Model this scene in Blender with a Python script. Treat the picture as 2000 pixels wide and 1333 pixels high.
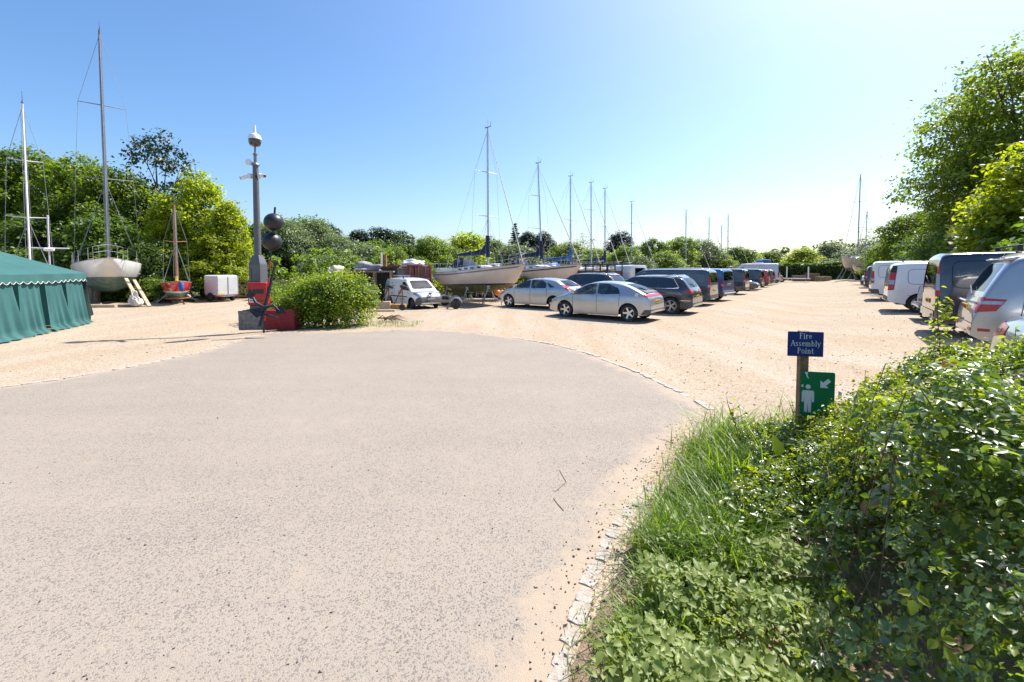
import bpy, bmesh, math, random
import numpy as np
from mathutils import Vector, Matrix

for _o in list(bpy.data.objects):
    bpy.data.objects.remove(_o)
R = math.radians
scene = bpy.context.scene
C = scene.collection

# ------------------------------------------------------------------ camera
FPX, PITCH, CAMH = 850.0, R(2.5), 1.93          # focal length for a 2000 px wide picture
CYPX = 525.0 + FPX * math.tan(PITCH)
cam_d = bpy.data.cameras.new('camera')
cam_d.sensor_fit = 'HORIZONTAL'; cam_d.sensor_width = 36.0
cam_d.lens = FPX / 2000 * 36.0
cam_d.shift_y = -(666.5 - CYPX) / 2000
cam_d.clip_start = 0.05; cam_d.clip_end = 3000
cam = bpy.data.objects.new('camera', cam_d); C.objects.link(cam)
cam.location = (0, 0, CAMH); cam.rotation_euler = (R(90) - PITCH, 0, 0)
scene.camera = cam

# ------------------------------------------------------------------ light
SUN_AZ, SUN_EL = R(52), R(55)                    # clockwise from +Y
sun_vec = Vector((math.sin(SUN_AZ) * math.cos(SUN_EL), math.cos(SUN_AZ) * math.cos(SUN_EL), math.sin(SUN_EL)))
world = bpy.data.worlds.new('World'); scene.world = world; world.use_nodes = True
wn = world.node_tree
sky = wn.nodes.new('ShaderNodeTexSky'); sky.sky_type = 'NISHITA'; sky.sun_disc = False
sky.sun_elevation = SUN_EL; sky.sun_rotation = SUN_AZ
sky.altitude = 0; sky.air_density = 1.0; sky.dust_density = 1.8; sky.ozone_density = 4.0
wn.nodes['Background'].inputs[1].default_value = 0.110
hsv = wn.nodes.new('ShaderNodeHueSaturation'); hsv.inputs['Saturation'].default_value = 1.18
wn.links.new(sky.outputs[0], hsv.inputs['Color']); wn.links.new(hsv.outputs[0], wn.nodes['Background'].inputs[0])
sun_d = bpy.data.lights.new('sun', 'SUN'); sun_d.energy = 4.45; sun_d.angle = R(0.53); sun_d.color = (1.0, 0.955, 0.89)
sun = bpy.data.objects.new('sun', sun_d); C.objects.link(sun)
sun.rotation_euler = sun_vec.to_track_quat('Z', 'Y').to_euler()
scene.view_settings.view_transform = 'Standard'; scene.view_settings.look = 'None'
scene.view_settings.exposure = 1.0; scene.view_settings.gamma = 1.0
scene.cycles.max_bounces = 8; scene.cycles.transparent_max_bounces = 24
scene.cycles.diffuse_bounces = 3; scene.cycles.glossy_bounces = 3; scene.cycles.transmission_bounces = 4
scene.cycles.use_denoising = True

# ------------------------------------------------------------------ place finding
def smooth(a, b, x):
    t = np.clip((np.asarray(x, float) - a) / (b - a), 0, 1)
    return t * t * (3 - 2 * t)
AX, AY = 0.586, 0.810                            # direction of the parking aisle
def ground_z(x, y):
    """the yard rises a little across the aisle, towards the cars on the far side of it"""
    t = np.asarray(x) * AY - np.asarray(y) * AX
    s = np.asarray(x) * AX + np.asarray(y) * AY
    return 0.36 * smooth(-1.2, 2.3, t) * smooth(3.6, 7.0, s) - (.42 * smooth(13.5, 17, -t) + .58 * smooth(20.5, 26, -t)) * smooth(-13, -7, x)
def gz(x, y):
    return float(ground_z(x, y))
def ray(u, v):
    xc, yc = (u - 1000) / FPX, -(v - CYPX) / FPX
    cp, sp = math.cos(PITCH), math.sin(PITCH)
    return Vector((xc, cp + yc * sp, -sp + yc * cp))
def gp(u, v, z=0.0):
    d = ray(u, v); k = (z - CAMH) / d.z
    return (d.x * k, d.y * k)
def at(u, v, Y):
    d = ray(u, v); k = Y / d.y
    return Vector((d.x * k, Y, CAMH + d.z * k))

# ------------------------------------------------------------------ object helpers
def tag(o, label=None, cat=None, group=None, kind=None):
    if label: o['label'] = label
    if cat: o['category'] = cat
    if group: o['group'] = group
    if kind: o['kind'] = kind
    return o
def thing(name, label, cat, loc=(0, 0, 0), rotz=0.0, group=None):
    o = bpy.data.objects.new(name, None); C.objects.link(o)
    o.empty_display_size = 0.2
    o.location = loc; o.rotation_euler = (0, 0, rotz)
    return tag(o, label, cat, group)
def link_mesh(name, me, parent=None):
    o = bpy.data.objects.new(name, me); C.objects.link(o)
    if parent is not None: o.parent = parent
    return o
def np_mesh(name, V, quads=None, tris=None, smooth_=False, mat=None):
    """fast mesh from arrays"""
    me = bpy.data.meshes.new(name)
    V = np.asarray(V, np.float32).reshape(-1, 3)
    loops, starts, tot = [], [], 0
    if quads is not None and len(quads):
        q = np.asarray(quads, np.int32); loops.append(q.ravel()); starts.append(np.arange(len(q)) * 4); tot = len(q) * 4
    if tris is not None and len(tris):
        t = np.asarray(tris, np.int32); loops.append(t.ravel()); starts.append(tot + np.arange(len(t)) * 3)
    loops = np.concatenate(loops).astype(np.int32); starts = np.concatenate(starts).astype(np.int32)
    me.vertices.add(len(V)); me.vertices.foreach_set('co', V.ravel())
    me.loops.add(len(loops)); me.loops.foreach_set('vertex_index', loops)
    me.polygons.add(len(starts)); me.polygons.foreach_set('loop_start', starts)
    if smooth_: me.polygons.foreach_set('use_smooth', np.ones(len(starts), bool))
    me.update(calc_edges=True); me.validate()
    if mat: me.materials.append(mat)
    return me

class MB:
    """collects boxes, tubes, lathes into ONE mesh"""
    def __init__(s): s.v = []; s.f = []
    def add(s, vs, fs):
        k = len(s.v); s.v += [tuple(p) for p in vs]; s.f += [tuple(i + k for i in f) for f in fs]; return s
    def box(s, c, d, rot=None):
        hx, hy, hz = d[0] / 2, d[1] / 2, d[2] / 2
        P = [Vector((x, y, z)) for z in (-hz, hz) for y in (-hy, hy) for x in (-hx, hx)]
        if rot is not None: P = [rot @ p for p in P]
        c = Vector(c)
        return s.add([p + c for p in P], [(0, 2, 3, 1), (4, 5, 7, 6), (0, 1, 5, 4), (2, 6, 7, 3), (0, 4, 6, 2), (1, 3, 7, 5)])
    def bar(s, a, b, w, h=None, up=(0, 0, 1)):
        a, b = Vector(a), Vector(b); d = b - a; L = d.length; d.normalize()
        u = Vector(up)
        if abs(d.dot(u)) > .98: u = Vector((1, 0, 0))
        y = u.cross(d).normalized(); z = d.cross(y)
        m = Matrix((d, y, z)).transposed()
        return s.box((a + b) / 2, (L, w, h or w), m)
    def tube(s, pts, r, n=7, caps=True):
        pts = [Vector(p) for p in pts]; m = len(pts)
        rs = list(r) if hasattr(r, '__len__') else [r] * m
        V = []; prev = None
        for i in range(m):
            d = (pts[min(i + 1, m - 1)] - pts[max(i - 1, 0)]).normalized()
            if prev is None:
                a = Vector((0, 0, 1)) if abs(d.z) < .9 else Vector((1, 0, 0))
                nx = d.cross(a).normalized()
            else:
                nx = (prev - d * prev.dot(d)).normalized()
            prev = nx; ny = d.cross(nx)
            for k in range(n):
                an = 2 * math.pi * k / n
                V.append(pts[i] + (nx * math.cos(an) + ny * math.sin(an)) * rs[i])
        F = [(i * n + k, i * n + (k + 1) % n, (i + 1) * n + (k + 1) % n, (i + 1) * n + k) for i in range(m - 1) for k in range(n)]
        if caps: F += [tuple(range(n - 1, -1, -1)), tuple((m - 1) * n + k for k in range(n))]
        return s.add(V, F)
    def lathe(s, prof, n=16, o=(0, 0, 0), axis='z', closed=False):
        V = []
        for r, h in prof:
            for k in range(n):
                a = 2 * math.pi * k / n; x, y = r * math.cos(a), r * math.sin(a)
                p = (x, y, h) if axis == 'z' else ((x, h, y) if axis == 'y' else (h, x, y))
                V.append((p[0] + o[0], p[1] + o[1], p[2] + o[2]))
        m = len(prof)
        rng = range(m) if closed else range(m - 1)
        F = [(i * n + k, i * n + (k + 1) % n, ((i + 1) % m) * n + (k + 1) % n, ((i + 1) % m) * n + k) for i in rng for k in range(n)]
        if not closed:
            if prof[0][0] > 1e-4: F.append(tuple(range(n - 1, -1, -1)))
            if prof[-1][0] > 1e-4: F.append(tuple((m - 1) * n + k for k in range(n)))
        return s.add(V, F)
    def ball(s, c, r, n=14, m=8, sc=(1, 1, 1)):
        V = []; 
        for i in range(m + 1):
            t = math.pi * i / m
            for k in range(n):
                a = 2 * math.pi * k / n
                V.append((c[0] + r * sc[0] * math.sin(t) * math.cos(a), c[1] + r * sc[1] * math.sin(t) * math.sin(a), c[2] + r * sc[2] * math.cos(t)))
        F = [(i * n + k, (i + 1) * n + k, (i + 1) * n + (k + 1) % n, i * n + (k + 1) % n) for i in range(m) for k in range(n)]
        return s.add(V, F)
    def prism(s, poly, a, b, plane='xz'):
        """polygon given in a plane, extruded from a to b along the third axis"""
        def P(p, h):
            return {'xz': (p[0], h, p[1]), 'xy': (p[0], p[1], h), 'yz': (h, p[0], p[1])}[plane]
        n = len(poly)
        V = [P(p, a) for p in poly] + [P(p, b) for p in poly]
        F = [tuple(range(n)), tuple(range(2 * n - 1, n - 1, -1))] + [(i, n + i, n + (i + 1) % n, (i + 1) % n) for i in range(n)]
        return s.add(V, F)
    def build(s, name, mat, parent=None, bevel=0, smooth_=None, seg=2):
        bm = bmesh.new(); vs = [bm.verts.new(p) for p in s.v]
        for f in s.f:
            try: bm.faces.new([vs[i] for i in f])
            except ValueError: pass
        bmesh.ops.remove_doubles(bm, verts=bm.verts, dist=1e-5)
        bmesh.ops.recalc_face_normals(bm, faces=bm.faces)
        if bevel:
            es = [e for e in bm.edges if len(e.link_faces) == 2 and e.calc_face_angle(0) > R(32)]
            bmesh.ops.bevel(bm, geom=es, offset=bevel, segments=seg, profile=.5, affect='EDGES', clamp_overlap=True)
        me = bpy.data.meshes.new(name); bm.to_mesh(me); bm.free()
        me.materials.append(mat)
        if smooth_ is not None:
            me.polygons.foreach_set('use_smooth', np.ones(len(me.polygons), bool))
            me.set_sharp_from_angle(angle=R(smooth_))
        return link_mesh(name, me, parent)
def copy_tree(o, parent=None):
    c = o.copy(); C.objects.link(c); c.parent = parent
    for ch in list(o.children): copy_tree(ch, c)
    return c

# ------------------------------------------------------------------ materials
MATS = {}
def M(name, col, rough=.6, metal=0., ns=0, na=.2, bump=0., coat=0., spec=.5, bs=None, dirt=None, trans=0.):
    """principled, with procedural noise in the colour and fine relief; dirt=(colour, scale, amount)"""
    if name in MATS: return MATS[name]
    m = bpy.data.materials.new(name); m.use_nodes = True; nt = m.node_tree; N = nt.nodes; L = nt.links
    b = N['Principled BSDF']
    b.inputs['Base Color'].default_value = (*col, 1); b.inputs['Roughness'].default_value = rough
    b.inputs['Metallic'].default_value = metal; b.inputs['Coat Weight'].default_value = coat
    b.inputs['Specular IOR Level'].default_value = spec; b.inputs['Coat Roughness'].default_value = .04
    tc = N.new('ShaderNodeTexCoord')
    src = None
    if ns:
        n1 = N.new('ShaderNodeTexNoise'); n1.inputs['Scale'].default_value = ns; n1.inputs['Detail'].default_value = 5
        L.new(tc.outputs['Object'], n1.inputs['Vector'])
        r = N.new('ShaderNodeMapRange'); r.inputs[1].default_value = .3; r.inputs[2].default_value = .7
        r.inputs[3].default_value = 1 - na; r.inputs[4].default_value = 1 + na
        L.new(n1.outputs[0], r.inputs[0])
        mx = N.new('ShaderNodeMix'); mx.data_type = 'RGBA'; mx.blend_type = 'MULTIPLY'; mx.inputs[0].default_value = 1
        mx.inputs[6].default_value = (*col, 1); L.new(r.outputs[0], mx.inputs[7]); src = mx.outputs[2]
    if dirt:
        dc, ds, da = dirt
        n2 = N.new('ShaderNodeTexNoise'); n2.inputs['Scale'].default_value = ds; n2.inputs['Detail'].default_value = 6
        L.new(tc.outputs['Object'], n2.inputs['Vector'])
        r2 = N.new('ShaderNodeMapRange'); r2.inputs[1].default_value = .45; r2.inputs[2].default_value = .72
        r2.inputs[4].default_value = da; L.new(n2.outputs[0], r2.inputs[0])
        m2 = N.new('ShaderNodeMix'); m2.data_type = 'RGBA'; m2.inputs[7].default_value = (*dc, 1)
        if src: L.new(src, m2.inputs[6])
        else: m2.inputs[6].default_value = (*col, 1)
        L.new(r2.outputs[0], m2.inputs[0]); src = m2.outputs[2]
    if src: L.new(src, b.inputs['Base Color'])
    if bump:
        n3 = N.new('ShaderNodeTexNoise'); n3.inputs['Scale'].default_value = bs or (ns * 6 or 40); n3.inputs['Detail'].default_value = 4
        L.new(tc.outputs['Object'], n3.inputs['Vector'])
        bp = N.new('ShaderNodeBump'); bp.inputs['Strength'].default_value = bump; bp.inputs['Distance'].default_value = .02
        L.new(n3.outputs[0], bp.inputs['Height']); L.new(bp.outputs[0], b.inputs['Normal'])
    if trans:
        t = N.new('ShaderNodeBsdfTranslucent'); ms = N.new('ShaderNodeMixShader'); ms.inputs[0].default_value = trans
        if src: L.new(src, t.inputs[0])
        else: t.inputs[0].default_value = (*col, 1)
        L.new(b.outputs[0], ms.inputs[1]); L.new(t.outputs[0], ms.inputs[2])
        L.new(ms.outputs[0], N['Material Output'].inputs['Surface'])
    MATS[name] = m
    return m
def leaf_mat(name, col, col2, trans=.45, rough=.45, spec=.4, tcol=None):
    """leaf: colour differs from leaf to leaf and from plant to plant; light shines through"""
    if name in MATS: return MATS[name]
    m = bpy.data.materials.new(name); m.use_nodes = True; nt = m.node_tree; N = nt.nodes; L = nt.links
    b = N['Principled BSDF']; b.inputs['Roughness'].default_value = rough; b.inputs['Specular IOR Level'].default_value = spec
    g = N.new('ShaderNodeNewGeometry'); oi = N.new('ShaderNodeObjectInfo'); tc = N.new('ShaderNodeTexCoord')
    n1 = N.new('ShaderNodeTexNoise'); n1.inputs['Scale'].default_value = .55; n1.inputs['Detail'].default_value = 3
    L.new(tc.outputs['Object'], n1.inputs['Vector'])
    add = N.new('ShaderNodeMath'); add.operation = 'MULTIPLY_ADD'; add.inputs[1].default_value = .6; L.new(g.outputs['Random Per Island'], add.inputs[0])
    sub = N.new('ShaderNodeMapRange'); sub.inputs[1].default_value = .35; sub.inputs[2].default_value = .65; sub.inputs[4].default_value = .4
    L.new(n1.outputs[0], sub.inputs[0]); L.new(sub.outputs[0], add.inputs[2])
    mx = N.new('ShaderNodeMix'); mx.data_type = 'RGBA'; mx.inputs[6].default_value = (*col, 1); mx.inputs[7].default_value = (*col2, 1)
    L.new(add.outputs[0], mx.inputs[0])
    hs = N.new('ShaderNodeHueSaturation'); L.new(mx.outputs[2], hs.inputs['Color'])
    rr = N.new('ShaderNodeMapRange'); rr.inputs[3].default_value = .85; rr.inputs[4].default_value = 1.15
    L.new(oi.outputs['Random'], rr.inputs[0]); L.new(rr.outputs[0], hs.inputs['Value'])
    L.new(hs.outputs[0], b.inputs['Base Color'])
    t = N.new('ShaderNodeBsdfTranslucent')
    tm = N.new('ShaderNodeMix'); tm.data_type = 'RGBA'; tm.blend_type = 'MULTIPLY'; tm.inputs[0].default_value = 1
    L.new(hs.outputs[0], tm.inputs[6]); tm.inputs[7].default_value = (*(tcol or (2.9, 2.7, .6)), 1)
    L.new(tm.outputs[2], t.inputs[0])
    ms = N.new('ShaderNodeMixShader'); ms.inputs[0].default_value = trans
    L.new(b.outputs[0], ms.inputs[1]); L.new(t.outputs[0], ms.inputs[2]); L.new(ms.outputs[0], N['Material Output'].inputs['Surface'])
    MATS[name] = m
    return m
def glass_mat(name, tint, gloss=.12, rough=.02):
    if name in MATS: return MATS[name]
    m = bpy.data.materials.new(name); m.use_nodes = True; nt = m.node_tree; N = nt.nodes; L = nt.links
    N.remove(N['Principled BSDF'])
    tr = N.new('ShaderNodeBsdfTransparent'); tr.inputs[0].default_value = (*tint, 1)
    gl = N.new('ShaderNodeBsdfGlossy'); gl.inputs['Roughness'].default_value = rough
    tc = N.new('ShaderNodeTexCoord'); nz = N.new('ShaderNodeTexNoise'); nz.inputs['Scale'].default_value = 3
    L.new(tc.outputs['Object'], nz.inputs['Vector'])
    rg = N.new('ShaderNodeMapRange'); rg.inputs[3].default_value = rough; rg.inputs[4].default_value = rough + .05
    L.new(nz.outputs[0], rg.inputs[0]); L.new(rg.outputs[0], gl.inputs['Roughness'])
    fr = N.new('ShaderNodeLayerWeight'); fr.inputs[0].default_value = .35
    mr = N.new('ShaderNodeMapRange'); mr.inputs[3].default_value = gloss; mr.inputs[4].default_value = .9
    L.new(fr.outputs['Fresnel'], mr.inputs[0])
    ms = N.new('ShaderNodeMixShader'); L.new(mr.outputs[0], ms.inputs[0]); L.new(tr.outputs[0], ms.inputs[1]); L.new(gl.outputs[0], ms.inputs[2])
    L.new(ms.outputs[0], N['Material Output'].inputs['Surface'])
    MATS[name] = m
    return m

# ================================================================== GROUND
def node_mat(name):
    m = bpy.data.materials.new(name); m.use_nodes = True
    return m, m.node_tree.nodes, m.node_tree.links
def n_noise(N, L, vec, scale, detail=4, rough=.55):
    n = N.new('ShaderNodeTexNoise'); n.inputs['Scale'].default_value = scale; n.inputs['Detail'].default_value = detail
    n.inputs['Roughness'].default_value = rough; L.new(vec, n.inputs['Vector']); return n.outputs[0]
def n_range(N, L, src, a, b, c=0., d=1.):
    r = N.new('ShaderNodeMapRange'); r.inputs[1].default_value = a; r.inputs[2].default_value = b
    r.inputs[3].default_value = c; r.inputs[4].default_value = d; L.new(src, r.inputs[0]); return r.outputs[0]
def n_mix(N, L, fac, a, b, mode='MIX'):
    x = N.new('ShaderNodeMix'); x.data_type = 'RGBA'; x.blend_type = mode
    for s, k in ((fac, 0), (a, 6), (b, 7)):
        if isinstance(s, (int, float)): x.inputs[k].default_value = s
        elif isinstance(s, tuple): x.inputs[k].default_value = (*s, 1)
        else: L.new(s, x.inputs[k])
    return x.outputs[2]
def n_vor(N, L, vec, scale, feature='F1', out='Distance'):
    v = N.new('ShaderNodeTexVoronoi'); v.feature = feature; v.inputs['Scale'].default_value = scale
    L.new(vec, v.inputs['Vector']); return v.outputs[out]
def n_math(N, L, op, a, b):
    x = N.new('ShaderNodeMath'); x.operation = op
    for i, s in enumerate((a, b)):
        if isinstance(s, (int, float)): x.inputs[i].default_value = s
        else: L.new(s, x.inputs[i])
    return x.outputs[0]

def gravel_material():
    m, N, L = node_mat('sandy gravel'); b = N['Principled BSDF']; b.inputs['Roughness'].default_value = .95
    b.inputs['Specular IOR Level'].default_value = .15
    P = N.new('ShaderNodeTexCoord').outputs['Object']
    mp = N.new('ShaderNodeMapping'); L.new(P, mp.inputs[0]); mp.inputs['Rotation'].default_value = (0, 0, R(36)); mp.inputs['Scale'].default_value = (1, .16, 1)
    big = n_noise(N, L, P, .35, 5); track = n_noise(N, L, mp.outputs[0], 1.1, 4); mid = n_noise(N, L, P, 6, 6, .7)
    col = n_mix(N, L, n_range(N, L, big, .35, .65), (0.394, 0.297, 0.201), (0.379, 0.307, 0.227))
    col = n_mix(N, L, n_range(N, L, track, .42, .66), col, (0.424, 0.353, 0.271))
    col = n_mix(N, L, n_range(N, L, mid, .52, .8, 0, .5), col, (0.315, 0.215, 0.129))
    vc = N.new('ShaderNodeTexVoronoi'); vc.inputs['Scale'].default_value = 52; L.new(P, vc.inputs['Vector'])
    sep = N.new('ShaderNodeSeparateColor'); L.new(vc.outputs['Color'], sep.inputs[0])
    stone = n_range(N, L, sep.outputs[0], 0, 1, .78, 1.16)
    col = n_mix(N, L, 1., col, stone, 'MULTIPLY')
    hue = n_mix(N, L, n_range(N, L, sep.outputs[1], .86, .92, 0, .7), col, (0.197, 0.127, 0.081))
    hue = n_mix(N, L, n_range(N, L, sep.outputs[2], .93, .97, 0, .5), hue, (0.414, 0.360, 0.294))
    vb = N.new('ShaderNodeTexVoronoi'); vb.inputs['Scale'].default_value = 11; vb.inputs['Randomness'].default_value = 1; L.new(P, vb.inputs['Vector'])
    sb = N.new('ShaderNodeSeparateColor'); L.new(vb.outputs['Color'], sb.inputs[0])
    spot = n_math(N, L, 'MULTIPLY', n_range(N, L, sb.outputs[0], .8, .84), n_range(N, L, vb.outputs['Distance'], .22, .3, 1, 0))
    hue = n_mix(N, L, n_math(N, L, 'MULTIPLY', spot, .55), hue, (0.213, 0.133, 0.075))
    L.new(hue, b.inputs['Base Color'])
    h = n_math(N, L, 'ADD', n_math(N, L, 'MULTIPLY', n_range(N, L, vc.outputs['Distance'], 0, .6, 1, 0), .5), n_math(N, L, 'MULTIPLY', mid, 1.4))
    bp = N.new('ShaderNodeBump'); bp.inputs['Strength'].default_value = .55; bp.inputs['Distance'].default_value = .03
    L.new(h, bp.inputs['Height']); L.new(bp.outputs[0], b.inputs['Normal'])
    return m
def asphalt_material():
    m, N, L = node_mat('dusty chip surfacing'); b = N['Principled BSDF']; b.inputs['Roughness'].default_value = .85
    b.inputs['Specular IOR Level'].default_value = .3
    P = N.new('ShaderNodeTexCoord').outputs['Object']
    big = n_noise(N, L, P, .45, 5); mid = n_noise(N, L, P, 3.2, 6, .65)
    mp = N.new('ShaderNodeMapping'); L.new(P, mp.inputs[0]); mp.inputs['Rotation'].default_value = (0, 0, R(28)); mp.inputs['Scale'].default_value = (.10, 1, 1)
    streak = n_noise(N, L, mp.outputs[0], 1.9, 5, .6)
    vc = N.new('ShaderNodeTexVoronoi'); vc.inputs['Scale'].default_value = 120; L.new(P, vc.inputs['Vector'])
    sep = N.new('ShaderNodeSeparateColor'); L.new(vc.outputs['Color'], sep.inputs[0])
    v2 = N.new('ShaderNodeTexVoronoi'); v2.inputs['Scale'].default_value = 210; L.new(P, v2.inputs['Vector'])
    s2 = N.new('ShaderNodeSeparateColor'); L.new(v2.outputs['Color'], s2.inputs[0])
    col = n_mix(N, L, n_range(N, L, sep.outputs[0], .1, .9), (0.284, 0.238, 0.189), (0.301, 0.258, 0.212))
    # open gaps between the chips show the tar; how many is left open differs over the drive
    wear = n_range(N, L, big, .36, .64, .27, .10)
    gap = n_math(N, L, 'LESS_THAN', sep.outputs[1], wear)
    col = n_mix(N, L, n_math(N, L, 'MULTIPLY', gap, .58), col, (0.066, 0.064, 0.073))
    col = n_mix(N, L, n_math(N, L, 'MULTIPLY', n_math(N, L, 'LESS_THAN', s2.outputs[0], .12), .35), col, (0.111, 0.099, 0.096))
    dust = n_range(N, L, mid, .48, .72, 0, .62)
    col = n_mix(N, L, n_math(N, L, 'MULTIPLY', dust, n_range(N, L, big, .35, .6, .3, 1)), col, (0.300, 0.254, 0.201))
    col = n_mix(N, L, n_range(N, L, streak, .50, .75, 0, .26), col, (0.214, 0.180, 0.149))
    col = n_mix(N, L, n_range(N, L, streak, .46, .28, 0, .22), col, (0.335, 0.281, 0.216))
    at_ = N.new('ShaderNodeAttribute'); at_.attribute_name = 'edge'
    e = n_math(N, L, 'ADD', at_.outputs['Fac'], n_range(N, L, mid, .3, .7, -.45, .45))
    col = n_mix(N, L, n_range(N, L, e, .25, .8), col, (0.350, 0.276, 0.207))
    L.new(col, b.inputs['Base Color'])
    h = n_math(N, L, 'SUBTRACT', n_range(N, L, vc.outputs['Distance'], 0, .6, 1, 0), n_math(N, L, 'MULTIPLY', gap, 1.2))
    bp = N.new('ShaderNodeBump'); bp.inputs['Strength'].default_value = .35; bp.inputs['Distance'].default_value = .006
    L.new(h, bp.inputs['Height']); L.new(bp.outputs[0], b.inputs['Normal'])
    return m
def soil_material():
    m, N, L = node_mat('leafy soil'); b = N['Principled BSDF']; b.inputs['Roughness'].default_value = 1
    P = N.new('ShaderNodeTexCoord').outputs['Object']
    a = n_noise(N, L, P, 9, 6, .7); c = n_noise(N, L, P, 45, 4, .7)
    col = n_mix(N, L, n_range(N, L, a, .35, .65), (.19, .135, .09), (.36, .26, .17))
    col = n_mix(N, L, n_range(N, L, c, .45, .7, 0, .7), col, (.10, .075, .05))
    L.new(col, b.inputs['Base Color'])
    bp = N.new('ShaderNodeBump'); bp.inputs['Strength'].default_value = .8; bp.inputs['Distance'].default_value = .03
    L.new(c, bp.inputs['Height']); L.new(bp.outputs[0], b.inputs['Normal'])
    return m

# one sheet, finer near the yard, out to the horizon
def axis_pts(lo, hi, near, fine, far):
    a = list(np.arange(-near, near + .01, fine)); k = near
    while k < far: k *= 1.35; a = [-k] + a + [k]
    return np.array(a)
gx = axis_pts(0, 0, 60, 1.25, 1500); gy = axis_pts(0, 0, 60, 1.25, 1500) + 40
GX, GY = np.meshgrid(gx, gy)
V = np.stack([GX, GY, ground_z(GX, GY)], -1).reshape(-1, 3)
nx, ny = len(gx), len(gy)
idx = np.arange(nx * ny).reshape(ny, nx)
Q = np.stack([idx[:-1, :-1], idx[:-1, 1:], idx[1:, 1:], idx[1:, :-1]], -1).reshape(-1, 4)
tag(link_mesh('ground', np_mesh('ground', V, Q, smooth_=True, mat=gravel_material())), 'pale sandy gravel yard reaching back to the hedges', kind='structure')

# the surfaced drive
EDGE_R = [gp(*p) for p in ((1062, 1420), (1072, 1333), (1100, 1230), (1130, 1140), (1185, 1050), (1240, 955), (1285, 890), (1335, 838), (1392, 802))]
EDGE_B = [gp(*p) for p in ((1330, 768), (1250, 729), (1150, 691), (1080, 673), (1000, 660), (930, 650), (870, 646), (770, 644), (690, 648), (600, 650), (530, 648))]
EDGE_L = [gp(*p) for p in ((460, 667), (390, 689), (250, 719), (120, 741), (0, 758), (-160, 781))]
def resample(P, step):
    P = [np.array(p, float) for p in P]; out = [P[0]]
    for a, b in zip(P[:-1], P[1:]):
        n = max(1, int(round(np.linalg.norm(b - a) / step)))
        out += [a + (b - a) * (i + 1) / n for i in range(n)]
    return np.array(out)
rng = np.random.default_rng(5)
outer = resample([(0.3, -3.5)] + EDGE_R + EDGE_B + EDGE_L + [(-22, 3.0), (-22, -3.5), (0.3, -3.5)], .22)[:-1]
outer += rng.normal(0, .018, outer.shape)
from mathutils.geometry import delaunay_2d_cdt
def filled(name, outline, step, zf, mat, edge_w=.75):
    """a sheet inside an outline, with each point's closeness to the edge kept as an attribute"""
    P = np.asarray(outline); lo, hi = P.min(0), P.max(0)
    g = np.stack(np.meshgrid(np.arange(lo[0], hi[0], step), np.arange(lo[1], hi[1], step)), -1).reshape(-1, 2)
    g = g + np.random.default_rng(1).uniform(-.3, .3, g.shape) * step
    d = np.sqrt(((g[:, None, :] - P[None, ::2, :]) ** 2).sum(-1)).min(1); g = g[d > step * .45]
    pts = [Vector(p) for p in P] + [Vector(p) for p in g]; n = len(P)
    vs, es, fs, *_ = delaunay_2d_cdt(pts, [], [list(range(n))], 1, 1e-6)
    A = np.array([(v.x, v.y) for v in vs])
    dist = np.sqrt(((A[:, None, :] - P[None, :, :]) ** 2).sum(-1)).min(1)
    me = np_mesh(name, np.column_stack([A, zf(A, dist)]), tris=[f[:3] for f in fs], smooth_=True, mat=mat)
    at_ = me.attributes.new('edge', 'FLOAT', 'POINT'); at_.data.foreach_set('value', np.clip(1 - dist / edge_w, 0, 1).astype(np.float32))
    if sum(p.normal.z for p in me.polygons[:50]) < 0: me.flip_normals()
    return link_mesh(name, me)
tag(filled('drive', outer, .25, lambda A, d: np.where(d < .02, .001, .006), asphalt_material(), .42), 'worn grey surfaced drive dusted with sand', kind='structure')

# soil under the verge
VE = [gp(*p) for p in ((1110, 1333), (1140, 1240), (1175, 1150), (1230, 1050), (1290, 960), (1345, 890), (1420, 835))]
soil = [(0.45, .3)] + VE + [(3.2, 5.3), (6.0, 6.1), (9.5, 6.4), (9.5, .3)]
sv = resample(soil + [soil[0]], .3)[:-1]; sv += rng.normal(0, .03, sv.shape)
tag(filled('soil', sv, .25, lambda A, d: ground_z(A[:, 0], A[:, 1]) + np.where(d < .02, .001, .010) + .05 * smooth(0, .6, d), soil_material(), .5), 'bare brown soil under the brambles', kind='structure')

# granite setts along the edge of the drive
sett_mat = M('granite', (.42, .37, .32), .95, ns=30, na=.25, bump=.5, dirt=((.38, .29, .20), 9, 1.0))
def stone_mesh(name, seed, l, w, h, mat):
    rg = np.random.default_rng(seed); bm = bmesh.new(); bmesh.ops.create_cube(bm, size=1)
    bmesh.ops.subdivide_edges(bm, edges=bm.edges[:], cuts=1, use_grid_fill=True)
    for v in bm.verts:
        c = v.co.copy(); k = 1 - .12 * (abs(c.x) + abs(c.y) + abs(c.z) > 1.2)
        v.co = Vector((c.x * l * k, c.y * w * k, c.z * h)) + Vector(rg.normal(0, .035, 3) * np.array([l, w, h]))
    me = bpy.data.meshes.new(name); bm.to_mesh(me); bm.free(); me.materials.append(mat); return me
kerb = bpy.data.objects.new('kerb_edging', None); C.objects.link(kerb); tag(kerb, 'line of pale granite setts edging the drive', kind='structure')
setts = [stone_mesh('kerb_stone', i, .205, .10, .07, sett_mat) for i in range(6)]
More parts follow.
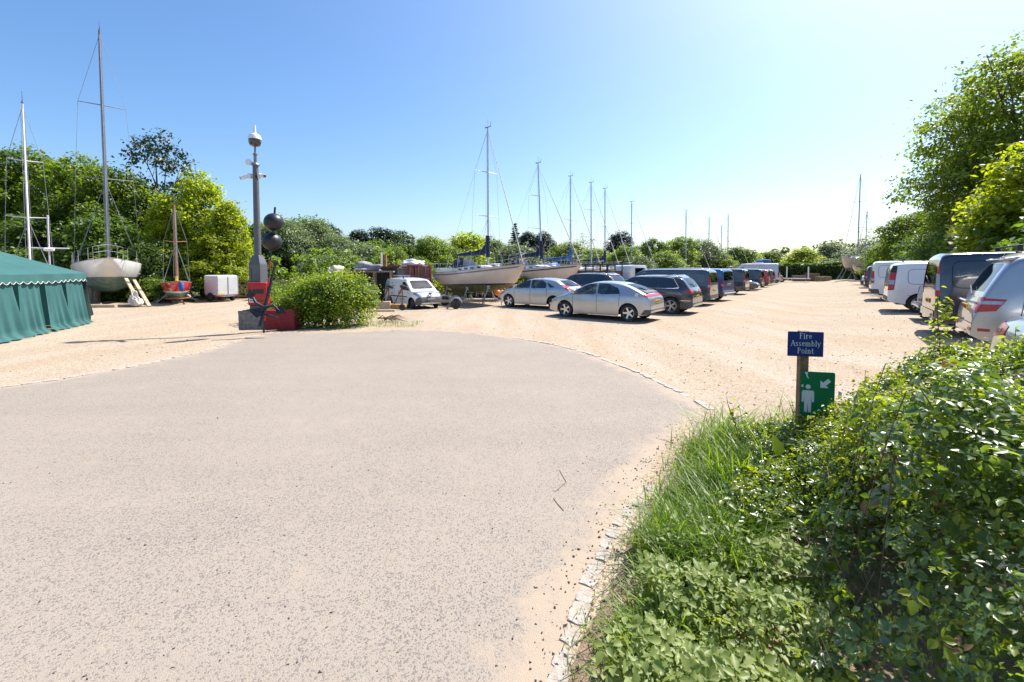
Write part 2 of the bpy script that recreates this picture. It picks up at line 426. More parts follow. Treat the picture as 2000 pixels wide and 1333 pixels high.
def lay_setts(P, step, dz, skip=0., seed=1):
    rg = random.Random(seed); pts = resample(P, step)
    for a, b in zip(pts[:-1], pts[1:]):
        if rg.random() < skip: continue
        o = link_mesh('kerb_stone', rg.choice(setts), kerb); m = (a + b) / 2
        o.location = (m[0] + rg.uniform(-.012, .012), m[1] + rg.uniform(-.012, .012), gz(m[0], m[1]) + dz + rg.uniform(-.006, .006))
        o.rotation_euler = (rg.uniform(-.04, .04), rg.uniform(-.04, .04), math.atan2(b[1] - a[1], b[0] - a[0]) + rg.uniform(-.07, .07))
        o.scale = (rg.uniform(.92, 1.02), rg.uniform(.9, 1.2), 1)
lay_setts([gp(1392, 802)] + EDGE_B[:5], .215, -.022, .05)
lay_setts([gp(505, 655)] + EDGE_L, .215, -.022, .08, 3)
big_setts = [stone_mesh('kerb_stone', 20 + i, .26, .13, .09, sett_mat) for i in range(5)]
edge_st = [(1268, 955, .7), (1258, 970, .8), (1242, 985, .75), (1222, 1000, 1.0), (1205, 1022, .7), (1194, 1042, .9), (1182, 1062, .9), (1174, 1086, .85), (1160, 1110, .9), (1148, 1132, 1.0), (1139, 1165, .9), (1129, 1200, 1.15), (1112, 1245, .8), (1098, 1290, .9), (1085, 1330, .9)]
for i, (u, v, sc) in enumerate(edge_st):
    x, y = gp(u + 4, v); o = link_mesh('kerb_stone', big_setts[i % 5], kerb)
    o.location = (x, y, -.0405 + .002 * (i % 3)); o.rotation_euler = (.008 * (i % 3 - 1), .008, R(60 + 6 * (i % 4 - 1.5))); o.scale = (.56 * sc, .80 * sc, 1)

# loose stones and crumbs of bark
def scatter_stones(name, label, pts, smin, smax, mat, seed):
    rg = np.random.default_rng(seed); n = len(pts)
    base = np.array([(1, 0, 0), (-.5, .87, 0), (-.5, -.87, 0), (.1, .1, .8), (0, 0, -.3)])
    tri = np.array([(0, 1, 3), (1, 2, 3), (2, 0, 3), (1, 0, 4), (2, 1, 4), (0, 2, 4)])
    s = rg.uniform(smin, smax, n)[:, None, None] * rg.uniform(.6, 1.3, (n, 1, 3))
    a = rg.uniform(0, 6.28, n); ca, sa = np.cos(a), np.sin(a)
    B = np.repeat(base[None], n, 0) + rg.normal(0, .18, (n, 5, 3)); B = B * s
    X = B[:, :, 0] * ca[:, None] - B[:, :, 1] * sa[:, None]; Yy = B[:, :, 0] * sa[:, None] + B[:, :, 1] * ca[:, None]
    V = np.stack([X + pts[:, None, 0], Yy + pts[:, None, 1], B[:, :, 2] + (ground_z(pts[:, 0], pts[:, 1]) + .006)[:, None]], -1)
    T = (tri[None] + (np.arange(n) * 5)[:, None, None]).reshape(-1, 3)
    return tag(link_mesh(name, np_mesh(name, V, tris=T, mat=mat)), label, kind='stuff')
rg = np.random.default_rng(11)
uv = np.stack([rg.uniform(150, 1900, 2000), 560 + 270 * rg.random(2000) ** 1.1], 1)
pts = np.array([gp(u, v) for u, v in uv])
inside = np.array([(v > 655 + max(0, (u - 1000)) ** 1.15 * .12 and 420 < u < 1400) or (u <= 430 and v > 750 - .198 * u) for u, v in uv])
scatter_stones('gravel', 'loose sandy pebbles over the yard', pts[~inside], .008, .024, M('pebble', (.30, .22, .15), .95, ns=9, na=.45), 2)
uv = np.stack([rg.uniform(0, 1380, 420), 660 + 670 * rg.random(420) ** 1.3], 1)
ed = resample(EDGE_R, .05); k = rg.integers(0, len(ed), 900)
dp = np.concatenate([np.array([gp(u, v) for u, v in uv]), ed[k] + rg.normal(0, .14, (900, 2)) + np.array((.05, -.03))])
scatter_stones('debris', 'dark crumbs of grit and bark on the drive', dp, .003, .011, M('grit', (.10, .075, .06), .95, ns=9, na=.4), 3)
twig_m = M('dry twig', (.22, .13, .09), .9, ns=30)
for lab, q in (('thin bent twig lying on the drive, upper of two', ((1093, 921), (1106, 944), (1084, 963))), ('short curved twig lying on the drive, lower of two', ((1081, 976), (1090, 988), (1101, 1000)))):
    tag(MB().tube([(*gp(*p), .010) for p in q], .0028, 5).build('twig', twig_m), lab, 'twig')

# ================================================================== VEHICLES
m_tyre = M('tyre rubber', (.022, .022, .023), .85, ns=25, na=.25, dirt=((.2, .16, .12), 6, .35))
m_alloy = M('alloy', (.62, .63, .65), .28, .9, ns=14, na=.08)
m_hubdark = M('brake disc shadow', (.03, .03, .03), .6, ns=9)  # near-black; on wheel backings it paints the shade behind the spokes
m_black = M('black plastic', (.028, .028, .03), .55, ns=30, na=.2, bump=.1)
m_grey_pl = M('grey plastic', (.075, .075, .08), .6, ns=30, na=.15, dirt=((.25, .2, .15), 5, .3))
m_dark_int = M('dark upholstery', (.035, .035, .04), .85, ns=40, na=.3)
m_chrome = M('chrome trim', (.8, .8, .8), .12, 1., ns=5, na=.05)
m_red_l = M('red lamp lens', (.40, .006, .010), .22, ns=60, na=.3, coat=.25)
m_red_d = M('dull red reflector', (.35, .03, .02), .3, ns=40)
m_clear_l = M('clear lamp lens', (.30, .32, .36), .1, .4, ns=60, na=.3, coat=1.)
m_amber = M('amber lens', (.8, .25, .02), .15, ns=40, coat=1.)
m_plate_y = M('yellow plate', (.78, .50, .03), .4, ns=20, na=.1)
m_plate_w = M('white plate', (.75, .75, .72), .4, ns=20, na=.1)
m_ink = M('black print', (.02, .02, .02), .6, ns=20)
m_seam = M('panel gap', (.012, .012, .014), .8, ns=20)
g_clear = glass_mat('car glass', (.62, .74, .70), .08)
g_dark = glass_mat('privacy glass', (.10, .11, .12), .10)
g_mid = glass_mat('tinted glass', (.34, .40, .40), .09)
def paint(name, col, metal=.0, rough=.3, dirt=.18):
    return M(name, col, rough, metal, ns=2.2, na=.05, coat=1., dirt=((.38, .32, .25), 1.8, dirt))
p_silver = paint('silver paint', (.46, .47, .49), .72, .34)
p_silver2 = paint('pale silver paint', (.38, .39, .41), .75, .34, .25)
p_black = paint('black paint', (.012, .014, .02), .0, .2)
p_navy = paint('deep blue black paint', (.016, .022, .036), .2, .2)
p_slate = paint('slate blue paint', (.045, .062, .085), .35, .28)
p_blue = paint('mid blue paint', (.02, .085, .26), .35, .3)
p_white = paint('white paint', (.74, .75, .76), .0, .3, .12)
p_red = paint('red paint', (.42, .02, .02), .1, .3)
p_brown = paint('bronze grey paint', (.10, .085, .075), .4, .3)
p_green = paint('dark olive paint', (.028, .034, .030), .0, .4)
p_ice = paint('ice grey paint', (.52, .56, .62), .2, .35)
p_pick = paint('graphite paint', (.06, .063, .068), .5, .3, .3)

def chaikin(P, it=2):
    P = np.asarray(P, float)
    for _ in range(it):
        a = .75 * P[:-1] + .25 * P[1:]; b = .25 * P[:-1] + .75 * P[1:]
        P = np.concatenate([P[:1], np.stack([a, b], 1).reshape(-1, 2), P[-1:]])
    return P
def round_poly(P, r, k=3):
    out = []; n = len(P)
    for i in range(n):
        p = np.array(P[i], float); a = np.array(P[i - 1], float) - p; b = np.array(P[(i + 1) % n], float) - p
        la, lb = np.linalg.norm(a), np.linalg.norm(b); rr = min(r, la * .45, lb * .45)
        p0, p1 = p + a / la * rr, p + b / lb * rr
        for t in np.linspace(0, 1, k):
            out.append(tuple((1 - t) ** 2 * p0 + 2 * t * (1 - t) * p + t * t * p1))
    return out
class Shell:
    NS, NR, NC = 9, 4, 6
    def __init__(s, L, W, H, prof, bot, wr, wf, ra, rw, zb, th=.2, pr=.10, er=.6, pf=.2, ef=1.0, cr=.04, re=.09, step=.055, low=.05):
        s.L, s.W, s.H = L, W, H; s.zb = zb; s.rw = rw
        P = chaikin([(x * L, z * H) for x, z in prof], 2)
        d = np.concatenate([[0], np.cumsum(np.linalg.norm(np.diff(P, axis=0), axis=1))])
        t = np.linspace(0, d[-1], int(d[-1] / step)); X = np.interp(t, d, P[:, 0]); T = np.interp(t, d, P[:, 1])
        X = np.maximum.accumulate(X + np.arange(len(X)) * 1e-5)
        ex = [w + ra * math.cos(a) for w in (wr, wf) for a in np.linspace(0, math.pi, 15)]
        ex += [w + sgn * (ra + .004) for w in (wr, wf) for sgn in (-1, 1)]
        ex = np.array([e for e in ex if X[0] + .02 < e < X[-1] - .02])
        T = np.concatenate([T, np.interp(ex, X, T)]); X = np.concatenate([X, ex]); o = np.argsort(X); X, T = X[o], T[o]
        bx = np.array([b[0] * L for b in bot]); bz = np.array([b[1] for b in bot]); B = np.interp(X, bx, bz)
        for w in (wr, wf):
            q = ra ** 2 - (X - w) ** 2
            B = np.where(q > 0, np.maximum(B, rw + np.sqrt(np.maximum(q, 0))), B)
        B = np.minimum(B, T - .03)
        def hw(x, z):
            pl = 1 - pr * np.clip(1 - x / er, 0, 1) ** 2.6 - pf * np.clip(1 - (L - x) / ef, 0, 1) ** 2.4
            zm = zb * .68
            k = np.where(z < zm, 1 - low * ((zm - z) / zm) ** 2 * 1.6, np.where(z < zb, 1 - .025 * ((z - zm) / (zb - zm)) ** 2, .975 - th * (z - zb) / (H - zb)))
            return W / 2 * pl * k
        s.hw = hw
        rows = []
        for x, tz, b in zip(X, T, B):
            c = min(cr, (tz - b) * .3); zt = tz - c; r = min(re, (zt - b) * .5)
            z = np.linspace(b, zt - r, s.NS); y = hw(x, z); ry = min(r * 1.25, y[-1] * .5)
            an = np.linspace(0, math.pi / 2, s.NR + 1)[1:]
            y2 = y[-1] - ry * (1 - np.cos(an)); z2 = zt - r + r * np.sin(an)
            ye = y2[-1]; y3 = ye * (1 - np.linspace(0, 1, s.NC + 1)[1:]); z3 = zt + c * (1 - (y3 / ye) ** 2)
            yy = np.concatenate([y, y2, y3]); zz = np.concatenate([z, z2, z3])
            yy = np.concatenate([yy, -yy[-2::-1]]); zz = np.concatenate([zz, zz[-2::-1]])
            rows.append(np.stack([np.full(len(yy), x), yy, zz], 1))
        s.V = np.array(rows); n, m, _ = s.V.shape; s.n, s.m = n, m
        i = np.arange(n * m).reshape(n, m)
        s.Q = np.stack([i[:-1, :-1], i[:-1, 1:], i[1:, 1:], i[1:, :-1]], -1).reshape(-1, 4)
        # close both ends
        s.caps = [list(range(m - 1, -1, -1)), list((n - 1) * m + np.arange(m))]
        s.flat = s.V.reshape(-1, 3)
        s.cen = s.flat[s.Q].mean(1)
        s.col = np.tile(np.arange(m - 1), n - 1)
        s.side_col = (s.col < s.NS + s.NR - 2) | (s.col >= m - 1 - (s.NS + s.NR - 2))
        s.top_col = (s.col >= s.NS + 0) & (s.col < m - 1 - s.NS)
        s.Tx = (X, T)
    def top(s, x): return float(np.interp(x, *s.Tx))
    def pick(s, kind, poly, sign=1):
        c = s.cen; P = np.array(poly); lo, hi = P.min(0) - .12, P.max(0) + .12
        if kind == 'side':
            return s.side_col & (c[:, 1] * sign > 0) & (c[:, 0] > lo[0]) & (c[:, 0] < hi[0]) & (c[:, 2] > lo[1]) & (c[:, 2] < hi[1])
        e = c[:, 0] > s.L * .5 if kind == 'front' else c[:, 0] < s.L * .5
        return s.top_col & e & (c[:, 1] > lo[0]) & (c[:, 1] < hi[0]) & (c[:, 2] > lo[1]) & (c[:, 2] < hi[1])
    def planes(s, kind, poly):
        P = [np.array(p, float) for p in poly]; cen = sum(P) / len(P); out = []
        for a, b in zip(P, P[1:] + P[:1]):
            d = b - a; nn = np.array([d[1], -d[0]])
            if nn @ (cen - a) > 0: nn = -nn
            out.append((Vector((a[0], 0, a[1])), Vector((nn[0], 0, nn[1]))) if kind == 'side' else (Vector((0, a[0], a[1])), Vector((0, nn[0], nn[1]))))
        return out
    def patch(s, items, off, name, mat, parent, sm=True):
        """pieces of the shell cut to outlines and moved off it along its normals, as one mesh"""
        out = bmesh.new()
        for kind, poly, sign in items:
            q = s.Q[s.pick(kind, poly, sign)]
            if not len(q): continue
            bm = bmesh.new(); used = np.unique(q); mp = {k: bm.verts.new(s.flat[k]) for k in used}
            for f in q:
                try: bm.faces.new([mp[k] for k in f])
                except ValueError: pass
            bm.normal_update(); nrm = {v: v.normal.copy() for v in bm.verts}
            for v, nn in nrm.items(): v.co += nn * off
            for co, no in s.planes(kind, poly):
                bmesh.ops.bisect_plane(bm, geom=bm.verts[:] + bm.edges[:] + bm.faces[:], dist=1e-5, plane_co=co, plane_no=no, clear_outer=True)
            me = bpy.data.meshes.new('t'); bm.to_mesh(me); bm.free(); out.from_mesh(me); bpy.data.meshes.remove(me)
        if not out.faces: out.free(); return None
        for v in out.verts: v.co.x -= s.L / 2
        me = bpy.data.meshes.new(name); out.to_mesh(me); out.free(); me.materials.append(mat)
        if sm: me.polygons.foreach_set('use_smooth', np.ones(len(me.polygons), bool))
        return link_mesh(name, me, parent)
    def body(s, holes, mat, parent):
        bm = bmesh.new(); tag_l = bm.faces.layers.int.new('k'); vs = [bm.verts.new(p) for p in s.flat]; fs = []
        for f in s.Q:
            try: fs.append(bm.faces.new([vs[k] for k in f]))
            except ValueError: fs.append(None)
        for hi, (kind, poly, sign) in enumerate(holes):
            sel = s.pick(kind, poly, sign)
            for i in np.nonzero(sel)[0]:
                if fs[i] is not None and fs[i].is_valid: fs[i][tag_l] = fs[i][tag_l] | (1 << hi)
        for hi, (kind, poly, sign) in enumerate(holes):
            pl = s.planes(kind, poly)
            for co, no in pl:
                g = [f for f in bm.faces if f[tag_l] >> hi & 1]
                es = list({e for f in g for e in f.edges}); vv = list({v for f in g for v in f.verts})
                bmesh.ops.bisect_plane(bm, geom=vv + es + g, dist=1e-5, plane_co=co, plane_no=no)
            dead = []
            for f in bm.faces:
                if f[tag_l] >> hi & 1:
                    c = f.calc_center_median()
                    if all((c - co).dot(no) < 1e-5 for co, no in pl): dead.append(f)
            bmesh.ops.delete(bm, geom=dead, context='FACES')
        for cap in s.caps:
            try: bm.faces.new([vs[k] for k in cap if vs[k].is_valid])
            except ValueError: pass
        for v in bm.verts: v.co.x -= s.L / 2
        bmesh.ops.recalc_face_normals(bm, faces=bm.faces)
        me = bpy.data.meshes.new('body'); bm.to_mesh(me); bm.free(); me.materials.append(mat)
        me.polygons.foreach_set('use_smooth', np.ones(len(me.polygons), bool)); me.set_sharp_from_angle(angle=R(38))
        return link_mesh('body', me, parent)

WHEELS = {}
def wheel_meshes(r, style):
    k = (round(r, 3), style)
    if k in WHEELS: return WHEELS[k]
    w = .105; ri = r * .66
    t = MB().lathe([(ri, -w * .8), (r * .8, -w), (r * .93, -w * .98), (r, -w * .7), (r * 1.0, w * .7), (r * .93, w * .98), (r * .8, w), (ri, w * .8), (ri * .95, 0)], 32, axis='y', closed=True)
    o = t.build('tyre', m_tyre, smooth_=35); tm = o.data; bpy.data.objects.remove(o)
    d = MB().lathe([(.001, w * .15), (ri * 1.0, w * .15), (ri * 1.0, w * .05), (.001, w * .05)], 24, axis='y')
    o = d.build('wheel_disc', m_hubdark if style != 'steel' else m_grey_pl); dm = o.data; bpy.data.objects.remove(o)
    b = MB().lathe([(ri * .93, w * .5), (ri * 1.01, w * .78), (ri * 1.04, w * .86), (ri * 1.0, w * .9), (ri * .92, w * .6)], 32, axis='y', closed=True)
    ns = {'five': 5, 'multi': 10, 'split': 5, 'steel': 6}[style]
    for i in range(ns):
        a0 = 2 * math.pi * i / ns
        for off in ((-.15, .15) if style == 'split' else (0,)):
            a = a0 + off; wd = {'five': .34, 'multi': .16, 'split': .13, 'steel': .42}[style] * ri
            c, s_ = math.cos(a), math.sin(a)
            P = []
            for rr, hw_, y in ((ri * .12, wd * .55, w * .72), (ri * .55, wd * .42, w * .66), (ri * .97, wd * .5, w * .78)):
                for sg in (-1, 1):
                    P.append((c * rr - s_ * hw_ * sg, y, s_ * rr + c * hw_ * sg)); P.append((c * rr - s_ * hw_ * sg, y - .035, s_ * rr + c * hw_ * sg))
            b.add(P, [(0, 2, 6, 4), (4, 6, 10, 8), (0, 4, 5, 1), (4, 8, 9, 5), (2, 3, 7, 6), (6, 7, 11, 10), (8, 10, 11, 9)])
    b.lathe([(.001, w * .8), (ri * .17, w * .76), (ri * .2, w * .5)], 14, axis='y')
    o = b.build('rim', m_alloy if style != 'steel' else m_grey_pl, smooth_=40); bm_ = o.data; bpy.data.objects.remove(o)
    WHEELS[k] = (tm, dm, bm_); return WHEELS[k]

VAN = [(0, .20), (.001, .30), (.003, .42), (.005, .60), (.010, .80), (.017, .925), (.028, .975), (.06, .993), (.3, 1.0), (.58, .998), (.69, .975), (.74, .93), (.855, .655), (.875, .625), (.93, .575), (.975, .50), (.993, .41), (.999, .28), (1, .22)]
HATCH = [(0, .30), (.002, .40), (.008, .55), (.016, .63), (.03, .685), (.055, .72), (.10, .785), (.2, .915), (.29, .975), (.40, 1.0), (.50, .995), (.585, .955), (.66, .86), (.755, .705), (.80, .66), (.90, .585), (.955, .51), (.985, .43), (.996, .35), (1, .28)]
SALOON = [(0, .30), (.002, .42), (.006, .56), (.016, .66), (.035, .715), (.06, .74), (.10, .80), (.17, .925), (.23, .965), (.36, 1.0), (.48, .995), (.57, .96), (.65, .86), (.745, .70), (.79, .655), (.89, .59), (.955, .51), (.985, .43), (.996, .35), (1, .28)]
SUV = [(0, .28), (.002, .38), (.005, .50), (.014, .58), (.022, .64), (.04, .72), (.08, .88), (.115, .955), (.16, .975), (.3, .998), (.42, 1.0), (.54, .985), (.61, .945), (.72, .71), (.755, .67), (.84, .63), (.935, .56), (.982, .46), (.997, .36), (1, .26)]
MPV = [(0, .26), (.002, .36), (.006, .46), (.018, .53), (.026, .60), (.038, .68), (.075, .88), (.10, .955), (.14, .978), (.3, .998), (.42, 1.0), (.54, .985), (.62, .94), (.75, .66), (.78, .625), (.86, .58), (.94, .52), (.982, .44), (.997, .34), (1, .24)]
BOXY = [(0, .26), (.001, .4), (.003, .6), (.006, .88), (.012, .965), (.03, .992), (.35, 1), (.64, .993), (.672, .97), (.70, .68), (.715, .63), (.74, .615), (.955, .575), (.98, .55), (.99, .42), (.998, .32), (1, .26)]
PICK = [(0, .28), (.002, .36), (.005, .48), (.010, .575), (.022, .60), (.05, .69), (.10, .84), (.16, .935), (.24, .98), (.38, 1.0), (.48, .99), (.56, .955), (.66, .70), (.70, .66), (.80, .63), (.92, .575), (.98, .48), (.997, .38), (1, .30)]
SMALLVAN = [(0, .22), (.001, .32), (.004, .46), (.008, .62), (.016, .82), (.03, .93), (.055, .975), (.12, .993), (.3, 1.0), (.5, .99), (.60, .955), (.65, .915), (.80, .63), (.825, .60), (.89, .565), (.95, .50), (.985, .41), (.998, .30), (1, .22)]
BOT_CAR = [(0, .36), (.02, .28), (.1, .24), (.2, .20), (.75, .19), (.93, .21), (1, .27)]
BOT_VAN = [(0, .42), (.02, .36), (.1, .30), (.25, .25), (.75, .24), (.93, .24), (1, .30)]

def box_quads(x0, x1, z0, z1): return [(x0, z0), (x1, z0), (x1, z1), (x0, z1)]
def vehicle(name, label, cat, S, mat, pos, anchor, head, group=None, wins=(), wscreen=None, rscreen=None, gl=g_clear, glr=None, style='five', lamps=(), heads=(), plates=(), extras=(), interior=True, seams=(), wr=None, wf=None, steer=0., cladding=None, mirrors=None, handles=(), cladmat=None):
    """S: Shell. pos: where the local point `anchor` (metres from rear, left) comes down. head: angle of the forward direction."""
    t = thing(name, label, cat, rotz=head, group=group)
    ca, sa = math.cos(head), math.sin(head); ax, ay = anchor[0] - S.L / 2, anchor[1]
    x0, y0 = pos[0] - (ca * ax - sa * ay), pos[1] - (sa * ax + ca * ay)
    t.location = (x0, y0, gz(x0, y0) - .004)
    glr = glr or gl
    holes = [('side', p, sg) for p, g_ in wins for sg in (1, -1)]
    if wscreen: holes.append(('front', wscreen, 1))
    if rscreen: holes.append(('rear', rscreen, 1))
    S.body(holes, mat, t)
    grow = lambda P, k=.012: [tuple(np.array(p) + (np.array(p) - np.mean(P, 0)) / np.linalg.norm(np.array(p) - np.mean(P, 0)) * k) for p in P]
    for p, g_ in wins:
        for sg in (1, -1): S.patch([('side', grow(p), sg)], -.006, 'side_window', g_ or gl, t)
    if wscreen:
        o = S.patch([('front', grow(wscreen), 1)], -.006, 'windscreen', gl, t)
        zz = min(p[1] for p in wscreen)
        wx = [x for x in np.arange(S.L * .5, S.L, .02) if S.top(x) < zz + .06]
        if wx:
            for yy in (-.25, .3):
                MB().tube([(wx[0] - S.L / 2 + .03, yy, S.top(wx[0]) + .0), (wx[0] - S.L / 2 - .10, yy + .3, S.top(wx[0] - .13) + .015), (wx[0] - S.L / 2 - .12, yy + .42, S.top(wx[0] - .15) + .012)], .011, 5).build('wiper', m_black, o)
    if rscreen:
        o = S.patch([('rear', grow(rscreen), 1)], -.006, 'rear_window', glr, t)
    for k, (items, mt, nm) in enumerate(lamps): S.patch(items, .006 + .004 * (k // 2), nm, mt, t)
    for items, mt, nm in heads: S.patch(items, .007, nm, mt, t)
    if cladding:
        for items in cladding: S.patch(items, .010, 'bumper', cladmat or m_grey_pl, t)
    for items in seams:
        for it in items: S.patch([it], .0025, 'panel_gap', m_seam, t)
    for (x, y, z, sx, sy, sz) in handles:
        MB().box((x - S.L / 2, y, z), (sx, sy, sz)).build('door_handle', mat if sy < .05 else m_black, t, bevel=.008)
    # wheels
    for wx in (wr, wf):
        for sg in (1, -1):
            we = bpy.data.objects.new('wheel', None); C.objects.link(we); we.parent = t; we.empty_display_size = .1
            yy = (S.hw(np.array(wx), np.array(S.rw)) - .115) * sg
            we.location = (wx - S.L / 2, float(yy), S.rw)
            we.rotation_euler = (0, 0, (math.pi if sg < 0 else 0) + (steer if wx == wf else 0))
            tm, dm, rm = wheel_meshes(S.rw, style)
            link_mesh('tyre', tm, we); link_mesh('wheel_backing', dm, we); link_mesh('rim', rm, we)
    # underbody, kept inside the sills and clear of the wheels
    W2 = S.W * .5 * .90
    u = MB(); u.box((wr - S.L / 2 + (wf - wr) / 2, 0, .33), (wf - wr - 2 * S.rw - .16, W2 * 2, .2))
    u.box((0, 0, .36), (S.L * .88, W2 * 1.3, .22)); u.build('underbody', m_hubdark, t, bevel=.03)
    wl = MB()
    for wx in (wr, wf):
        for sg in (1, -1): wl.box((wx - S.L / 2, sg * (W2 - .28), S.rw + .12), (S.rw * 2 + .1, .05, S.rw * 1.5))
        wl.box((wx - S.L / 2, 0, S.rw * 2 + .14), (S.rw * 2 + .12, W2 * 1.9, .03))
    wl.build('wheel_arch_liner', m_hubdark, t)
    if interior:
        zf = S.zb - .48
        for sg in (1, -1):
            sx = wf - S.L / 2 - 1.35
            b = MB(); b.box((sx, sg * .38, zf + .08), (.5, .5, .16)); b.box((sx - .26, sg * .38, zf + .36), (.14, .48, .58), Matrix.Rotation(-.18, 3, 'Y')); b.box((sx - .34, sg * .38, zf + .74), (.09, .26, .18))
            b.build('seat', m_dark_int, t, bevel=.05)
        if interior != 'van':
            sx = wr - S.L / 2 + .55
            b = MB(); b.box((sx, 0, zf + .08), (.48, 1.2, .16)); b.box((sx - .28, 0, zf + .34), (.14, 1.2, .55), Matrix.Rotation(-.2, 3, 'Y'))
            for yy in (-.4, .4): b.box((sx - .36, yy, zf + .68), (.08, .25, .16))
            b.build('seat', m_dark_int, t, bevel=.05)
        else:
            MB().box((wf - S.L / 2 - 1.85, 0, S.zb), (.04, S.W * .86, S.H * .62)).build('bulkhead', m_dark_int, t)
        d = MB(); d.box((wf - S.L / 2 - .62, 0, S.zb - .12), (.5, S.W * .80, .2)); d.build('dashboard', m_black, t, bevel=.06)
        MB().lathe([(.17, -.015), (.19, 0), (.17, .015), (.15, 0)], 20, o=(0, 0, 0), closed=True).build('steering_wheel', m_black, t).matrix_local = Matrix.Translation((wf - S.L / 2 - .93, -.38, S.zb - .04)) @ Matrix.Rotation(R(-65), 4, 'Y')
    for kind, yy, zz, mt in plates:           # on the ends
        e = 1 if kind == 'front' else 0
        xs = S.V[:, S.m // 2, :]; half = xs[:, 0] > S.L * .5 if e else xs[:, 0] < S.L * .5
        q = xs[half]; k = np.argmin(np.abs(q[:, 2] - zz)); px = q[k, 0] - S.L / 2 + (.012 if e else -.012)
        pl = MB().box((px, yy, zz), (.014, .50, .105)).build('number_plate', mt, t, bevel=.004)
        for i in range(7):
            MB().box((px + (.008 if e else -.008), yy - .19 + .064 * i + (.02 if i > 3 else 0), zz), (.004, .034, .066)).build('plate_character', m_ink, pl)
    if mirrors:
        mx, mz = mirrors
        for sg in (1, -1):
            yy = float(S.hw(np.array(mx), np.array(mz))) * sg
            b = MB().box((mx - S.L / 2 - .04, yy + .13 * sg, mz + .05), (.13, .20, .15)); b.bar((mx - S.L / 2, yy - .03 * sg, mz), (mx - S.L / 2 - .02, yy + .08 * sg, mz + .02), .05, .04)
            b.build('door_mirror', m_black if mirrors is not None and mat in (p_white,) else mat, t, bevel=.025)
    for fn in extras: fn(t, S)
    return t
def rails(z, x0, x1, mt):
    def fn(t, S):
        for sg in (1, -1):
            y = (float(S.hw(np.array(S.L * .4), np.array(S.H - .12))) - .09) * sg
            MB().tube([(x0 - S.L / 2, y, S.top(x0) - .03), (x0 - S.L / 2 + .12, y, S.top(x0 + .12) + z), (x1 - S.L / 2 - .12, y, S.top(x1 - .12) + z), (x1 - S.L / 2, y, S.top(x1) - .03)], .018, 7).build('roof_rail', mt, t, smooth_=60)
    return fn
def crossbars(xs, z=.09, mt=None):
    def fn(t, S):
        for x in xs:
            w = float(S.hw(np.array(x), np.array(S.H - .1)))
            b = MB().box((x - S.L / 2, 0, S.H + z), (.07, w * 2 + .06, .03))
            for sg in (1, -1): b.box((x - S.L / 2, sg * (w - .06), S.H + z * .35), (.09, .05, z * 1.4))
            b.build('roof_bar', mt or m_black, t, bevel=.01)
    return fn
def towball(t, S):
    b = MB().tube([(-S.L / 2 + .2, 0, .36), (-S.L / 2 - .06, 0, .36), (-S.L / 2 - .12, 0, .40)], .025, 7); b.ball((-S.L / 2 - .12, 0, .45), .035)
    b.build('tow_ball', m_black, t, smooth_=50)
def rear_wiper(z, y1=.35):
    def fn(t, S):
        q = S.V[:, S.m // 2, :]; q = q[q[:, 0] < S.L * .5]; x = lambda zz: q[np.argmin(np.abs(q[:, 2] - zz)), 0] - S.L / 2 - .02
        MB().tube([(x(z), 0, z), (x(z + .12) - .01, y1 * .6, z + .12), (x(z + .15) - .01, y1, z + .15)], .012, 5).build('rear_wiper', m_black, t)
    return fn
def spoiler(w, z, mt, d=.22):
    def fn(t, S):
        q = S.V[:, S.m // 2, :]; q = q[q[:, 0] < S.L * .5]; x = q[np.argmin(np.abs(q[:, 2] - z)), 0] - S.L / 2
        MB().prism([(x + d, z + .05), (x + d, z - .0), (x - .02, z - .06), (x - .10, z - .035), (x - .08, z - .015)], -w / 2, w / 2).build('spoiler', mt, t, bevel=.012)
    return fn
both = lambda kind, poly: [(kind, poly, 1), (kind, poly, -1)]
mirror_y = lambda P: [(-a, b) for a, b in P]
def lamp_pair(name, mt, side=None, end=None, which='rear'):
    out = []
    for sg in (1, -1):
        it = []
        if side: it.append(('side', side, sg))
        if end: it.append((which, [(a * sg, b) for a, b in end], 1))
        out.append((it, mt, name))
    return out
def front_face(t, S, grille=True, z0=.42, z1=.62, w=.9, mt=None):
    S.patch([('front', round_poly([(-w / 2, z0), (w / 2, z0), (w / 2 * 1.05, z1), (-w / 2 * 1.05, z1)], .04), 1)], .006, 'grille', mt or m_black, t)

HEAD_L = math.atan2(.600, -.80)       # cars on the near side of the aisle point away to the left
HEAD_R = math.atan2(-.60, .80)
G_L = 'vehicles parked with their tails to the aisle, boat side'
G_R = 'vehicles parked with their tails to the aisle, tree side'
cap = lambda P, r=.06: round_poly(P, r)

# --- silver five-door hatchback, nearest of the boat-side row
S = Shell(4.25, 1.765, 1.46, HATCH, BOT_CAR, .80, 3.43, .375, .315, .93, th=.27, pr=.13, er=.7, pf=.24, ef=1.1, cr=.035, re=.10)
wl = [(cap([(2.08, .955), (3.22, .925), (3.02, 1.055), (2.46, 1.335), (2.12, 1.375)]), g_clear), (cap([(1.12, 1.00), (2.02, .96), (2.05, 1.375), (1.62, 1.36), (1.22, 1.20)]), g_mid)]
def civic_more(t, S):
    spoiler(1.15, 1.09, m_black, .10)(t, S)
    MB().box((-S.L / 2 + .50, .845, .985), (.13, .02, .13)).build('fuel_flap', p_silver, t, bevel=.04)
    front_face(t, S, z0=.33, z1=.45, w=1.0)
    for sg in (1, -1): MB().box((3.43 - S.L / 2 - .62, sg * .885, .80), (.01, .01, .01)).build('side_repeater', m_amber, t)
